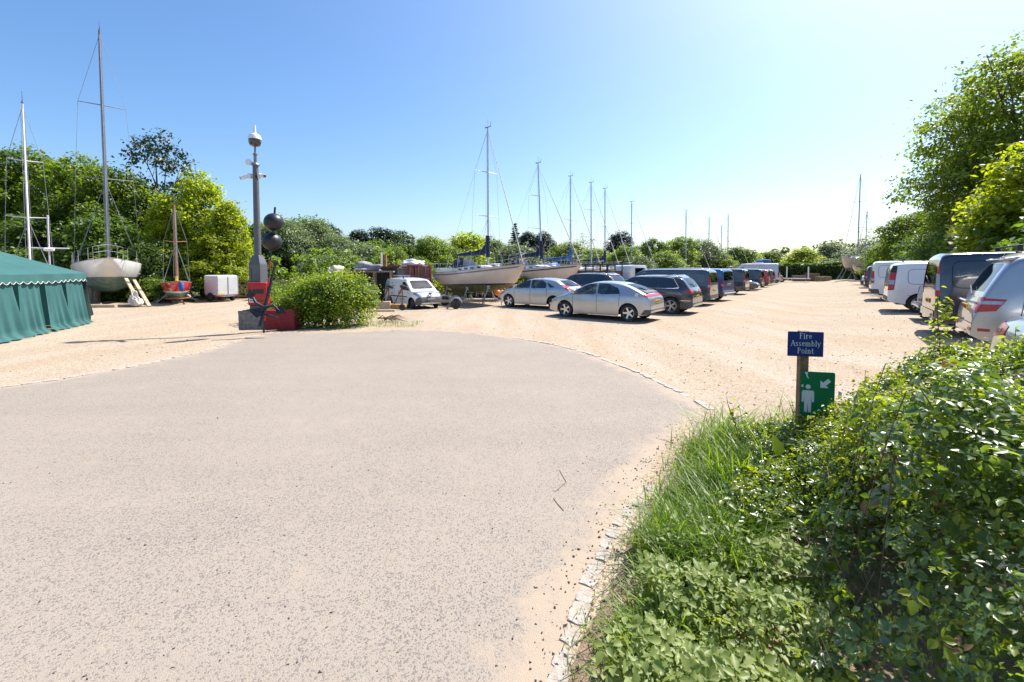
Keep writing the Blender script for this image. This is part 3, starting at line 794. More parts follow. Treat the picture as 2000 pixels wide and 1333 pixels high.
vehicle('hatchback', 'silver hatchback with full-width red tail lights, nearest car in the boat-side row', 'car', S, p_silver, (4.25, 15.77), (.80, .78), HEAD_L, G_L,
    wins=wl, wscreen=cap([(-.66, 1.01), (.66, 1.01), (.55, 1.36), (-.55, 1.36)], .1), rscreen=cap([(-.62, 1.09), (.62, 1.09), (.50, 1.36), (-.50, 1.36)], .08), style='five',
    lamps=[([('rear', [(-.78, .93), (.78, .93), (.78, 1.02), (-.78, 1.02)], 1)], m_red_l, 'light_bar')] + lamp_pair('tail_light', m_red_l, side=[(.0, .93), (.40, .96), (.20, 1.03), (.0, 1.03)]) + lamp_pair('indicator', m_amber, side=[(.28, .945), (.42, .96), (.30, 1.0), (.24, 1.0)]),
    heads=lamp_pair('headlight', m_clear_l, side=[(3.85, .62), (4.14, .60), (4.10, .74), (3.78, .80)], end=[(.35, .62), (.8, .62), (.8, .78), (.35, .7)], which='front'),
    plates=[('rear', 0, .74, m_plate_y)], extras=[civic_more, rear_wiper(1.1, .3)], wr=.80, wf=3.43, mirrors=(3.02, .99),
    cladding=[[('rear', [(-.8, .28), (.8, .28), (.8, .47), (-.8, .47)], 1), ('side', [(0, .28), (.34, .28), (.20, .47), (0, .47)], 1), ('side', [(0, .28), (.34, .28), (.20, .47), (0, .47)], -1)]],
    seams=[both('side', box_quads(2.045, 2.058, .30, .96)), both('side', [(3.04, .26), (3.055, .26), (3.10, .9), (3.085, .9)]), both('side', [(1.16, .55), (1.175, .55), (1.145, .99), (1.13, .99)])],
    handles=[(2.18, .865, .83, .20, .03, .035), (2.18, -.865, .83, .20, .03, .035)])

# --- silver hatchback further in
S = Shell(4.34, 1.84, 1.49, SALOON, BOT_CAR, .86, 3.50, .375, .315, .95, th=.25, pr=.13, er=.6, pf=.24, ef=1.0, re=.11)
wl = [(cap([(2.20, .985), (3.20, .96), (3.05, 1.08), (2.60, 1.34), (2.24, 1.385)]), g_clear), (cap([(1.27, 1.01), (2.13, .985), (2.17, 1.39), (1.52, 1.375), (1.30, 1.22)]), g_mid), (cap([(.80, 1.06), (1.22, 1.02), (1.26, 1.22), (1.35, 1.31)], .03), g_mid)]
vehicle('hatchback', 'silver hatchback standing apart with its nose towards the white van', 'car', S, p_silver, (-.13, 21.9), (3.50, .80), HEAD_L, G_L,
    wins=wl, wscreen=cap([(-.68, 1.03), (.68, 1.03), (.56, 1.39), (-.56, 1.39)], .1), rscreen=cap([(-.60, 1.09), (.60, 1.09), (.50, 1.37), (-.50, 1.37)], .08), style='five',
    lamps=lamp_pair('tail_light', m_red_l, side=[(.0, .95), (.28, .99), (.32, 1.22), (.12, 1.14)], end=[(.52, .95), (.8, .95), (.8, 1.2), (.62, 1.2)]),
    heads=lamp_pair('headlight', m_clear_l, side=[(3.72, .70), (4.2, .60), (4.2, .72), (3.85, .84)], end=[(.4, .62), (.85, .62), (.85, .8), (.45, .72)], which='front') + lamp_pair('fog_light', m_black, side=[(4.0, .35), (4.3, .33), (4.3, .47), (4.1, .46)]),
    plates=[('rear', 0, .80, m_plate_y)], wr=.86, wf=3.50, mirrors=(3.05, 1.01), extras=[lambda t, S: front_face(t, S, z0=.30, z1=.46, w=1.1), rear_wiper(1.1, .3)],
    seams=[both('side', box_quads(2.165, 2.178, .30, .99)), both('side', [(3.10, .26), (3.115, .26), (3.14, .9), (3.125, .9)]), both('side', [(1.24, .60), (1.255, .60), (1.235, 1.0), (1.22, 1.0)])],
    handles=[(2.34, .91, .88, .18, .03, .035), (1.36, .91, .90, .18, .03, .035)])

# --- dark SUV behind the two silver cars
S = Shell(4.70, 1.89, 1.70, SUV, BOT_CAR, .95, 3.75, .42, .365, 1.08, th=.22, pr=.12, er=.6, pf=.22, ef=1.0)
wl = [(cap([(2.45, 1.12), (3.45, 1.10), (3.20, 1.30), (2.85, 1.55), (2.48, 1.59)]), g_mid), (cap([(1.42, 1.13), (2.38, 1.12), (2.40, 1.59), (1.46, 1.59)]), g_dark), (cap([(.55, 1.18), (1.35, 1.13), (1.38, 1.58), (.78, 1.54)]), g_dark)]
vehicle('sport_utility_car', 'dark sport utility car with pale roof edge behind the two silver hatchbacks', 'car', S, p_black, gp(1204, 596), (0, .9), HEAD_L, G_L, wins=wl,
    wscreen=cap([(-.70, 1.16), (.70, 1.16), (.58, 1.57), (-.58, 1.57)], .1), rscreen=cap([(-.66, 1.12), (.66, 1.12), (.55, 1.55), (-.55, 1.55)], .08), style='split', gl=g_mid,
    lamps=lamp_pair('tail_light', m_red_l, side=[(.0, 1.0), (.32, 1.04), (.28, 1.2), (.1, 1.2)], end=[(.5, 1.0), (.85, 1.0), (.85, 1.2), (.55, 1.2)]), plates=[('rear', 0, .82, m_plate_y)], extras=[rails(.05, .7, 3.2, m_chrome), spoiler(1.2, 1.62, p_silver2, .14)], wr=.95, wf=3.75, mirrors=(3.3, 1.14))

# --- black SUV with chrome window line
S = Shell(4.49, 1.84, 1.66, SUV, BOT_CAR, .88, 3.56, .41, .355, 1.06, th=.20, pr=.12, er=.6, pf=.22, ef=1.0)
wl = [(cap([(2.35, 1.11), (3.30, 1.09), (3.08, 1.28), (2.72, 1.51), (2.38, 1.55)]), g_mid), (cap([(1.42, 1.12), (2.28, 1.11), (2.31, 1.55), (1.46, 1.55)]), g_dark), (cap([(.62, 1.17), (1.35, 1.12), (1.38, 1.54), (.86, 1.50)]), g_dark)]
def tig(t, S):
    pts = [(.50, 1.15), (.72, 1.08), (3.38, 1.05)]
    for sg in (1, -1):
        b = MB(); P = [(x - S.L / 2, (float(S.hw(np.array(x), np.array(z))) + .006) * sg, z) for x, z in [(.55, 1.13), (.8, 1.10), (3.36, 1.075)]]
        b.tube(P, .013, 5); P2 = [(x - S.L / 2, (float(S.hw(np.array(x), np.array(z))) + .008) * sg, z) for x, z in [(.55, 1.13), (.80, 1.53), (1.2, 1.575), (2.5, 1.575), (2.8, 1.53)]]
        b.tube(P2, .013, 5); b.build('chrome_trim', m_chrome, t)
        MB().tube([(x - S.L / 2, (float(S.hw(np.array(x), np.array(z))) + .012) * sg, z) for x, z in [(.08, .60), (.45, .60)]], .016, 5).build('chrome_strip', m_chrome, t)
vehicle('sport_utility_car', 'black sport utility car with chrome window line beside the nearest silver hatchback', 'car', S, p_navy, gp(1310, 614), (.88, .83), HEAD_L, G_L, wins=wl,
    wscreen=cap([(-.70, 1.14), (.70, 1.14), (.58, 1.53), (-.58, 1.53)], .1), rscreen=cap([(-.66, 1.14), (.66, 1.14), (.56, 1.52), (-.56, 1.52)], .08), style='split', gl=g_mid,
    lamps=lamp_pair('tail_light', m_red_l, side=[(.0, .92), (.42, .955), (.16, 1.07), (.0, 1.07)], end=[(.42, .92), (.9, .90), (.9, 1.08), (.46, 1.06)]), plates=[('rear', 0, .76, m_plate_y)], extras=[rails(.045, .65, 3.1, m_chrome), spoiler(1.25, 1.60, p_navy, .12), tig, rear_wiper(1.16, .35)], wr=.88, wf=3.56, mirrors=(3.15, 1.12),
    cladding=[[('rear', [(-.85, .28), (.85, .28), (.85, .50), (-.85, .50)], 1)] + both('side', [(0, .26), (.44, .26), (.44, .50), (0, .52)])])

# --- vans with tail to the aisle, boat side
def van_shell(L=5.0, W=1.93, H=1.93, wb=3.1, prof=VAN, rw=.34, zb=1.12, fo=.95, th=.11, **k):
    S = Shell(L, W, H, prof, BOT_VAN, L - fo - wb, L - fo, rw + .055, rw, zb, th=th, pr=.05, er=.35, pf=.22, ef=.9, **k); S.wr, S.wf = L - fo - wb, L - fo; return S
def van_windows(S, sides, g1=g_clear, g2=g_dark):
    L = S.L; zb, zt = S.zb + .06, S.H - .22
    out = [(cap([(L * .655, zb), (L * .825, zb - .02), (L * .785, zb + .18), (L * .722, zt - .02), (L * .66, zt)]), g1)]
    if sides > 1: out.append((cap([(L * .37, zb), (L * .63, zb), (L * .633, zt), (L * .37, zt)], .08), g2))
    if sides > 2: out.append((cap([(.25, zb + .02), (L * .34, zb), (L * .34, zt), (.33, zt)], .08), g2))
    return out
def panel_emboss(x0, x1, z0, z1):
    """pressed panel outline on a blank van side"""
    P = round_poly([(x0, z0), (x1, z0), (x1, z1), (x0, z1)], .16, 5)
    def fn(t, S):
        for sg in (1, -1):
            Q = [(x - S.L / 2, (float(S.hw(np.array(x), np.array(z))) + .001) * sg, z) for x, z in P]
            MB().tube(Q + Q[:1], .007, 5, caps=False).build('pressed_line', m_seam, t)
    return fn
def van(name, label, mat, pos, anchor, head, S, group, sides=1, rear_glass=True, lamp='tall', plate=m_plate_y, ex=(), front=False, style='multi', gr=g_dark, blank=False, clad=False):
    L, W, H = S.L, S.W, S.H; zt = H - .20
    rs = cap([(-W * .40, S.zb + .10), (W * .40, S.zb + .10), (W * .37, zt), (-W * .37, zt)], .08) if rear_glass else None
    z0, z1 = (.85, 1.45) if lamp == 'tall' else ((.78, 1.2) if lamp == 'mid' else (.95, 1.75))
    lw = .09 if lamp == 'high' else .13
    lp = lamp_pair('tail_light', m_red_l, side=[(0, z0), (lw, z0), (lw - .01, z1), (0, z1)], end=[(W * .43, z0), (W * .5, z0), (W * .5, z1), (W * .42, z1)])
    lp += lamp_pair('reversing_light', m_clear_l, side=[(0, z0 + .13), (lw - .01, z0 + .13), (lw - .01, z0 + (.5 if lamp == 'high' else .24)), (0, z0 + (.5 if lamp == 'high' else .24))])
    hd = lamp_pair('headlight', m_clear_l, side=[(L - .55, .78), (L - .05, .66), (L - .05, .80), (L - .42, .98)], end=[(W * .27, .68), (W * .46, .68), (W * .46, .9), (W * .30, .82)], which='front')
    e = list(ex)
    e.append(lambda t, S: front_face(t, S, z0=.62, z1=.80, w=1.0))
    if rear_glass: e.append(rear_wiper(S.zb + .12, .4))
    if blank: e.append(panel_emboss(.28, L * .33, S.zb + .02, H - .24)); e.append(panel_emboss(L * .37, L * .62, S.zb + .02, H - .24))
    seams = [both('side', box_quads(L * .64, L * .64 + .014, .36, zt)), both('side', box_quads(L * .36, L * .36 + .014, .40, zt)), [('rear', [(-.007, .55), (.007, .55), (.007, H - .16), (-.007, H - .16)], 1)] if not rear_glass else both('side', box_quads(.075, .087, .60, H - .2))]
    cl = [[('rear', [(-W * .49, .34), (W * .49, .34), (W * .49, .56), (-W * .49, .56)], 1)] + both('side', [(0, .33), (.34, .30), (.30, .56), (0, .56)])]
    return vehicle(name, label, 'van', S, mat, pos, anchor, head, group, wins=van_windows(S, sides, g_mid), wscreen=cap([(-W * .40, S.zb + .12), (W * .40, S.zb + .12), (W * .35, H - .17), (-W * .35, H - .17)], .1), rscreen=rs, gl=g_mid, glr=gr, style=style,
        lamps=lp, heads=hd, plates=[('rear', 0, .80 if lamp != 'mid' else 1.0, plate), ('front', 0, .45, m_plate_w)], extras=e, interior='van' if sides < 2 else True, seams=seams, wr=S.wr, wf=S.wf, mirrors=(L * .80, S.zb + .06), cladding=cl, handles=[(L * .60, W / 2 + .0, 1.02, .18, .03, .04), (L * .60, -W / 2 - .0, 1.02, .18, .03, .04)])

VH = HEAD_L
van('passenger_van', 'slate blue long passenger van with tall red lamps beside the black car', p_slate, (10.05, 22.2), (.08, .92), VH, van_shell(5.14, 1.93, 1.93, 3.2), G_L, 2, ex=[rails(.04, .4, 3.6, m_chrome)], blank=True)
van('passenger_van', 'bright blue passenger van with dark tailgate glass and yellow plate', p_blue, (12.2, 25.3), (.08, .92), VH - R(9), van_shell(4.9, 1.9, 1.95, 3.0), G_L, 3, lamp='mid', clad=False, ex=[lambda t, S: MB().tube([(-S.L / 2 - .05, -.9, .5), (-S.L / 2 - .06, 0, .5), (-S.L / 2 - .05, .9, .5)], .035, 6).build('step_bar', m_chrome, t)])
Lr = lambda u: (.7235 * (5090 / (1615 - u)) - 5.99, 5090 / (1615 - u))
van('panel_van', 'black panel van with blank sides in the boat-side row, past the blue van', p_black, Lr(1455), (.05, .92), VH, van_shell(4.97, 1.9, 1.94, 3.0), G_L, 1, blank=True)
van('panel_van', 'black panel van with pale tail pillar behind the black front-facing car', p_black, Lr(1487), (.05, .92), VH, van_shell(5.0, 1.9, 1.92, 3.1, step=.08), G_L, 2)
S = Shell(4.6, 1.85, 1.50, SALOON, BOT_CAR, .9, 3.65, .375, .325, .95, th=.25, pr=.13, pf=.2, step=.07)
vehicle('estate_car', 'black car parked nose outwards between two black vans', 'car', S, p_black, Lr(1478), (4.5, -.85), VH + math.pi, G_L, wins=[(cap([(2.2, 1.0), (3.3, .97), (2.7, 1.35), (2.25, 1.4)]), g_mid), (cap([(1.2, 1.02), (2.1, 1.0), (2.15, 1.4), (1.5, 1.38)]), g_mid)], wscreen=cap([(-.68, 1.04), (.68, 1.04), (.56, 1.38), (-.56, 1.38)], .1), style='five', gl=g_mid,
    heads=lamp_pair('headlight', m_clear_l, side=[(3.95, .66), (4.5, .60), (4.5, .74), (4.1, .84)], end=[(.42, .62), (.85, .62), (.85, .8), (.5, .74)], which='front'), wr=.9, wf=3.65, extras=[lambda t, S: front_face(t, S, z0=.40, z1=.66, w=.95, mt=m_chrome), lambda t, S: front_face(t, S, z0=.28, z1=.38, w=1.3)], plates=[('front', 0, .46, m_plate_w)], mirrors=(3.2, 1.02))
van('small_van', 'red small van far along the boat-side row', p_red, Lr(1500), (.05, .9), VH, van_shell(4.3, 1.82, 1.86, 2.7, SMALLVAN, .31, 1.05, .88, step=.08), G_L, 1)
van('people_carrier', 'bronze grey people carrier beside the red small van', p_brown, Lr(1510), (.05, .9), VH, van_shell(4.6, 1.85, 1.85, 2.8, SMALLVAN, .32, 1.05, .9, step=.08), G_L, 3)
van('camper_van', 'tall ice grey camper van with an awning on its side', p_ice, Lr(1520), (.05, 1.0), VH, van_shell(5.9, 2.05, 2.62, 3.7, VAN, .35, 1.35, 1.0, step=.09), G_L, 1, ex=[lambda t, S: MB().tube([(-2.5, 1.02, 2.45), (1.2, 1.02, 2.45)], .08, 8).build('awning', p_white, t, smooth_=50), lambda t, S: MB().box((-.5, 0, 2.68), (1.2, .8, .12)).build('roof_vent', p_white, t, bevel=.03)])
S = Shell(4.0, 1.7, 1.48, HATCH, BOT_CAR, .75, 3.2, .36, .30, .93, th=.25, step=.08)
vehicle('hatchback', 'small silver hatchback with red lamps past the tall camper van', 'car', S, p_silver2, Lr(1527), (.05, .8), VH, G_L, wins=[(cap([(1.1, 1.0), (2.9, .95), (2.4, 1.33), (1.3, 1.3)]), g_mid)], rscreen=cap([(-.6, 1.1), (.6, 1.1), (.5, 1.36), (-.5, 1.36)]), lamps=lamp_pair('tail_light', m_red_l, side=[(0, .85), (.2, .9), (.22, 1.1), (.1, 1.1)], end=[(.4, .85), (.8, .85), (.8, 1.1), (.5, 1.1)]), wr=.75, wf=3.2, style='five', interior=False)

# --- the row on the tree side, nose to the trees
# silver people carrier with big red lamps
S = Shell(5.10, 1.92, 1.91, MPV, BOT_VAN, 1.05, 4.05, .40, .345, 1.06, th=.17, pr=.14, er=.75, pf=.2, ef=1.0, cr=.05, re=.12, step=.045)
wl = [(cap([(.62, 1.13), (1.72, 1.12), (1.72, 1.60), (.98, 1.62)], .09), g_dark), (cap([(1.84, 1.12), (2.85, 1.11), (2.85, 1.63), (1.84, 1.62)], .09), g_dark), (cap([(2.95, 1.11), (3.95, 1.08), (3.55, 1.40), (3.25, 1.60), (2.95, 1.63)], .09), g_mid)]
def rod(t, S):
    spoiler(1.45, 1.765, p_silver2, .26)(t, S); rails(.06, .9, 3.6, m_grey_pl)(t, S); rear_wiper(1.10, .45)(t, S); towball(t, S)
    for sg in (1, -1):
        S.patch([('rear', [(sg * .56, .50), (sg * .80, .50), (sg * .80, .55), (sg * .56, .55)], 1)], .008, 'reflector', m_red_d, t)
        S.patch([('side', [(.08, .50), (.22, .505), (.22, .55), (.08, .55)], sg)], .008, 'reflector', m_red_d, t)
    MB().tube([(-S.L / 2 - .012, -.5, 1.0), (-S.L / 2 - .03, 0, 1.01), (-S.L / 2 - .012, .5, 1.0)], .022, 6).build('tailgate_trim', m_chrome, t)
vehicle('people_carrier', 'silver people carrier with large red and white tail lamps and a roof spoiler', 'car', S, p_silver2, (8.05, 7.45), (.12, -.80), math.atan2(-.636, .772), G_R, wins=wl,
    wscreen=cap([(-.72, 1.16), (.72, 1.16), (.6, 1.66), (-.6, 1.66)], .1), rscreen=cap([(-.72, 1.17), (.72, 1.17), (.62, 1.66), (-.62, 1.66)], .08), gl=g_mid, glr=g_dark, style='multi',
    lamps=lamp_pair('tail_light', m_red_l, side=[(.0, .82), (.28, .86), (.40, 1.06), (.0, 1.08)], end=[(.58, .83), (.96, .80), (.96, 1.1), (.62, 1.08)])
        + lamp_pair('reversing_light', m_clear_l, side=[(.10, .965), (.335, .975), (.365, 1.03), (.10, 1.025)]),
    plates=[('rear', 0, .88, m_plate_y)], extras=[rod], wr=1.05, wf=4.05, mirrors=(3.9, 1.15),
    seams=[both('side', [(.50, .45), (.512, .45), (.60, 1.1), (.588, 1.1)]), both('side', box_quads(1.775, 1.788, .45, 1.66)), both('side', box_quads(2.895, 2.908, .35, 1.66)), [('rear', [(-.93, .62), (.93, .62), (.93, .632), (-.93, .632)], 1)]],
    handles=[(2.05, -.955, .96, .2, .03, .04), (3.05, -.955, .96, .2, .03, .04)])

# pale hatchback at the frame's edge
S = Shell(4.3, 1.8, 1.52, HATCH, BOT_CAR, .82, 3.5, .385, .33, .98, th=.25, pr=.14, er=.75, pf=.22, step=.045)
vehicle('hatchback', 'pale silver hatchback with narrow red lamps, half hidden by the brambles', 'car', S, p_silver2, (5.62, 5.08), (.03, .80), math.atan2(-.62, .785), G_R,
    wins=[(cap([(1.15, 1.04), (3.0, .98), (2.5, 1.38), (1.35, 1.34)]), g_dark)], rscreen=cap([(-.64, 1.12), (.64, 1.12), (.52, 1.41), (-.52, 1.41)], .08), glr=g_dark, gl=g_mid,
    lamps=lamp_pair('tail_light', m_red_l, side=[(0, .84), (.34, .90), (.30, 1.0), (0, .98)], end=[(.30, .88), (.88, .80), (.88, 1.0), (.34, .97)]) + lamp_pair('light_guide', m_clear_l, end=[(.50, .895), (.74, .88), (.74, .93), (.50, .935)]), plates=[('rear', 0, .70, m_plate_y)], wr=.82, wf=3.5, style='five', extras=[spoiler(1.2, 1.43, p_silver2, .16), rear_wiper(1.14, -.4)], mirrors=(3.05, 1.04),
    seams=[both('side', [(.40, .5), (.412, .5), (.5, 1.05), (.488, 1.05)]), [('rear', [(-.86, .60), (.86, .60), (.86, .612), (-.86, .612)], 1)]])

# black tailgate van
van('passenger_van', 'glossy black van with slim upright tail lamps, roof bars and tow ball', p_navy, (9.75, 9.95), (.06, -.9), math.atan2(-.60, .80), van_shell(4.97, 1.98, 1.98, 2.95, rw=.35, step=.05), G_R, 1, lamp='high', blank=True, clad=False, ex=[crossbars((1.3, 2.6)), towball,
    lambda t, S: S.patch([('rear', [(-.95, .36), (.95, .36), (.95, .60), (-.95, .60)], 1)] + both('side', [(0, .33), (.5, .30), (.45, .60), (0, .60)]), .02, 'bumper', p_pick, t)])
# pickup with hard top
S = Shell(5.2, 1.85, 1.80, PICK, BOT_VAN, 1.25, 4.25, .43, .375, 1.08, th=.16, pr=.10, er=.5, pf=.2, step=.06)
vehicle('pickup_truck', 'graphite pickup truck with a sloping hard top over its load bed', 'pickup', S, p_pick, (12.0, 12.55), (.05, -.86), HEAD_R, G_R, wins=[(cap([(.75, 1.22), (1.85, 1.20), (1.85, 1.62), (1.15, 1.60)], .08), g_dark), (cap([(2.0, 1.15), (2.7, 1.15), (2.7, 1.62), (2.0, 1.62)], .06), g_dark), (cap([(2.8, 1.14), (3.5, 1.12), (3.1, 1.5), (2.8, 1.6)], .06), g_mid)],
    rscreen=cap([(-.6, 1.18), (.6, 1.18), (.5, 1.6), (-.5, 1.6)]), glr=g_dark, gl=g_mid, wr=1.25, wf=4.25, style='multi', plates=[('rear', 0, .62, m_plate_y)],
    lamps=lamp_pair('tail_light', m_red_l, side=[(0, .82), (.20, .86), (.46, 1.03), (.40, 1.09), (0, 1.09)], end=[(.74, .80), (.93, .80), (.93, 1.09), (.74, 1.09)]) + lamp_pair('indicator', m_amber, side=[(0, .95), (.07, .95), (.07, 1.04), (0, 1.04)]),
    seams=[both('side', [(0, 1.105), (1.95, 1.105), (1.95, 1.12), (0, 1.12)]), both('side', box_quads(1.93, 1.945, .4, 1.6))], extras=[lambda t, S: MB().tube([(-S.L / 2 + .02, -.85, .46), (-S.L / 2 - .07, -.8, .46), (-S.L / 2 - .07, .8, .46), (-S.L / 2 + .02, .85, .46)], .06, 7).build('rear_bumper', p_pick, t, smooth_=50)])
# white small van, grey lower cladding
S = van_shell(4.42, 1.84, 1.83, 2.66, SMALLVAN, .325, 1.05, .88, step=.05)
def con(t, S):
    S.patch(both('side', [(0, .30), (3.0, .26), (2.0, .40), (.55, .62), (.32, .85), (0, .85)]) + [('rear', [(-.9, .3), (.9, .3), (.9, .55), (-.9, .55)], 1)], .012, 'bumper', m_grey_pl, t)
    towball(t, S); panel_emboss(.55, 1.75, 1.02, 1.55)(t, S)
vehicle('small_van', 'white small van with dark lower cladding and tall red lamps', 'van', S, p_white, gp(1737, 614, .27), (.08, -.88), HEAD_R, G_R, wins=van_windows(S, 1, g_mid), wscreen=cap([(-.7, 1.15), (.7, 1.15), (.6, 1.64), (-.6, 1.64)], .1), rscreen=None, gl=g_mid, style='multi', wr=S.wr, wf=S.wf,
    lamps=lamp_pair('tail_light', m_red_l, side=[(0, .78), (.18, .80), (.24, 1.42), (0, 1.45)], end=[(.78, .78), (.93, .78), (.93, 1.42), (.80, 1.42)]) + lamp_pair('reversing_light', m_clear_l, side=[(0, 1.0), (.18, 1.0), (.19, 1.16), (0, 1.16)]) + lamp_pair('lamp_surround', m_black, side=[(0, 1.45), (.24, 1.42), (.26, 1.66), (.12, 1.70)]),
    plates=[('rear', .2, .95, m_plate_y)], extras=[con, crossbars((2.4,), .05, p_white)], interior='van', seams=[[('rear', [(-.006, .5), (.006, .5), (.006, 1.68), (-.006, 1.68)], 1)], both('side', box_quads(2.75, 2.764, .36, 1.62))], mirrors=(3.55, 1.1))
Rr = lambda u: (.7235 * (2046 / (u - 1615)) + 2.4, 2046 / (u - 1615))
van('panel_van', 'white long panel van with a rolled roof ladder behind the white small van', p_white, gp(1702, 590, .27), (.05, -.9), HEAD_R, van_shell(5.4, 1.95, 1.97, 3.3, rw=.34), G_R, 1, rear_glass=False, blank=True, ex=[crossbars((1.2, 2.6), .06)])
van('people_carrier', 'dark blue people carrier beyond the white panel vans', p_navy, gp(1690, 575, .27), (.05, -.9), HEAD_R, van_shell(4.8, 1.9, 1.80, 2.9, SMALLVAN, .34, 1.05, .95, step=.07), G_R, 3, clad=True)
S = Shell(4.4, 1.9, 1.78, BOXY, BOT_VAN, .95, 3.45, .46, .40, 1.12, th=.10, pr=.05, pf=.06, ef=.4, step=.07)
vehicle('off_road_car', 'white bonneted off-road car parked nose outwards at the far end', 'car', S, p_white, gp(1684, 566, .25), (4.3, .85), HEAD_R + math.pi, G_R, wins=[(cap([(.2, 1.2), (1.6, 1.2), (1.6, 1.6), (.2, 1.6)], .04), g_mid), (cap([(1.75, 1.2), (2.9, 1.2), (2.85, 1.6), (1.75, 1.6)], .04), g_mid)], wscreen=cap([(-.72, 1.2), (.72, 1.2), (.66, 1.62), (-.66, 1.62)], .05), wr=.95, wf=3.45, style='steel', gl=g_mid, heads=lamp_pair('headlight', m_clear_l, end=[(.52, .70), (.76, .70), (.76, .92), (.52, .92)], which='front'), extras=[lambda t, S: front_face(t, S, z0=.68, z1=.95, w=.9)], cladding=[[('front', [(-.9, .3), (.9, .3), (.9, .6), (-.9, .6)], 1)] + both('side', [(3.9, .3), (4.4, .3), (4.4, .62), (4.0, .62)])])

# --- white trade van by the bush, nose towards the yard
S = Shell(4.28, 1.83, 1.82, SMALLVAN, BOT_VAN, .80, 3.50, .375, .315, 1.06, th=.14, pr=.06, er=.4, pf=.26, ef=.9, cr=.045, re=.11, step=.045)
m_teal = M('teal print', (.02, .30, .36), .4, ns=3, na=.5, dirt=((.03, .12, .38), 2.5, .9))
m_txt = M('grey print', (.12, .14, .17), .5, ns=30)
def kang(t, S):
    S.patch([('front', [(-.95, .22), (.95, .22), (.95, .60), (.72, .72), (-.72, .72), (-.95, .60)], 1)] + both('side', [(3.86, .22), (4.3, .22), (4.3, .66), (4.12, .70), (3.92, .56)]), .012, 'bumper', m_grey_pl, t)
    S.patch([('front', round_poly([(-.42, .33), (.42, .33), (.46, .46), (-.46, .46)], .04), 1)], .020, 'air_intake', m_black, t)
    S.patch([('front', round_poly([(-.55, .745), (.55, .745), (.50, .80), (.12, .775), (-.12, .775), (-.50, .80)], .02), 1)], .013, 'grille', m_black, t)
    MB().add([(2.14, 0, .84), (2.15, .06, .785), (2.13, 0, .73), (2.15, -.06, .785), (2.10, 0, .785)], [(0, 1, 4), (1, 2, 4), (2, 3, 4), (3, 0, 4), (0, 3, 2, 1)]).build('badge', m_chrome, t)
    for sg in (1, -1):
        gr = round_poly([(.16, 1.02), (.66, 1.02), (.66, 1.58), (.34, 1.60), (.20, 1.50)], .08)
        dec = S.patch([('side', gr, sg)], .003, 'teal_panel', m_teal, t)
        for i, (x0, x1, z) in enumerate(((.30, .55, 1.42), (.32, .52, 1.28), (.30, .50, 1.14))):
            S.patch([('side', box_quads(x0, x1, z, z + .055), sg)], .006, 'lettering', p_white, dec)
        S.patch([('side', [(.86, 1.40), (1.02, 1.50), (1.22, 1.52), (1.04, 1.44)], sg)], .003, 'emblem', m_teal, t)
        S.patch([('side', box_quads(.78, 1.35, 1.28, 1.32), sg)], .003, 'lettering', m_txt, t)
        for x0, x1, z, h in ((1.92, 2.22, .98, .05), (1.9, 2.42, .88, .05), (2.0, 2.35, .52, .05), (2.42, 2.75, .52, .05), (.98, 1.3, .82, .045)):
            S.patch([('side', box_quads(x0, x1, z, z + h), sg)], .003, 'lettering', m_txt, t)
        S.patch([('side', box_quads(.98, 3.06, .66, .73), sg)], .014, 'rubbing_strip', m_black, t)
    for x in (.9, 2.35):
        w = .76; b = MB().box((x - S.L / 2, 0, S.H + .055), (.05, w * 2, .03))
        for sg in (1, -1): b.box((x - S.L / 2, sg * w, S.H + .02), (.06, .04, .16))
        b.build('roof_bar', m_black, t)
    MB().tube([(-1.5, -.55, 1.92), (.6, -.55, 1.92)], .035, 7).build('roof_pipe', m_alloy, t, smooth_=50)
kp = gp(800, 604)
kx, ky = gp(806, 603, -.40)
vehicle('trade_van', 'white trade van with teal side graphics and dark bumper beside the bush', 'van', S, p_white, (kx, ky), (3.50, -.80), R(-48), None, steer=R(-16),
    wins=[(cap([(2.30, 1.10), (3.30, 1.06), (3.08, 1.24), (2.72, 1.54), (2.36, 1.58)], .1), g_mid)], wscreen=cap([(-.72, 1.15), (.72, 1.15), (.60, 1.64), (-.60, 1.64)], .1), gl=g_mid, style='steel', wr=.80, wf=3.50,
    heads=lamp_pair('headlight', m_clear_l, side=[(3.74, .86), (4.22, .70), (4.22, .78), (3.95, .95), (3.70, 1.0)], end=[(.52, .76), (.95, .74), (.95, 1.0), (.60, .88)], which='front'),
    lamps=lamp_pair('tail_light', m_red_l, side=[(0, .85), (.12, .85), (.14, 1.35), (0, 1.35)]), plates=[('front', .0, .585, m_plate_w)], extras=[kang], interior='van', mirrors=(3.22, 1.12),
    seams=[both('side', box_quads(2.22, 2.234, .34, 1.62)), both('side', [(3.28, .32), (3.294, .32), (3.36, 1.0), (3.346, 1.0)]), both('side', box_quads(1.42, 1.434, .36, 1.62))], handles=[(2.36, -.905, .98, .18, .03, .04), (2.36, .905, .98, .18, .03, .04)])

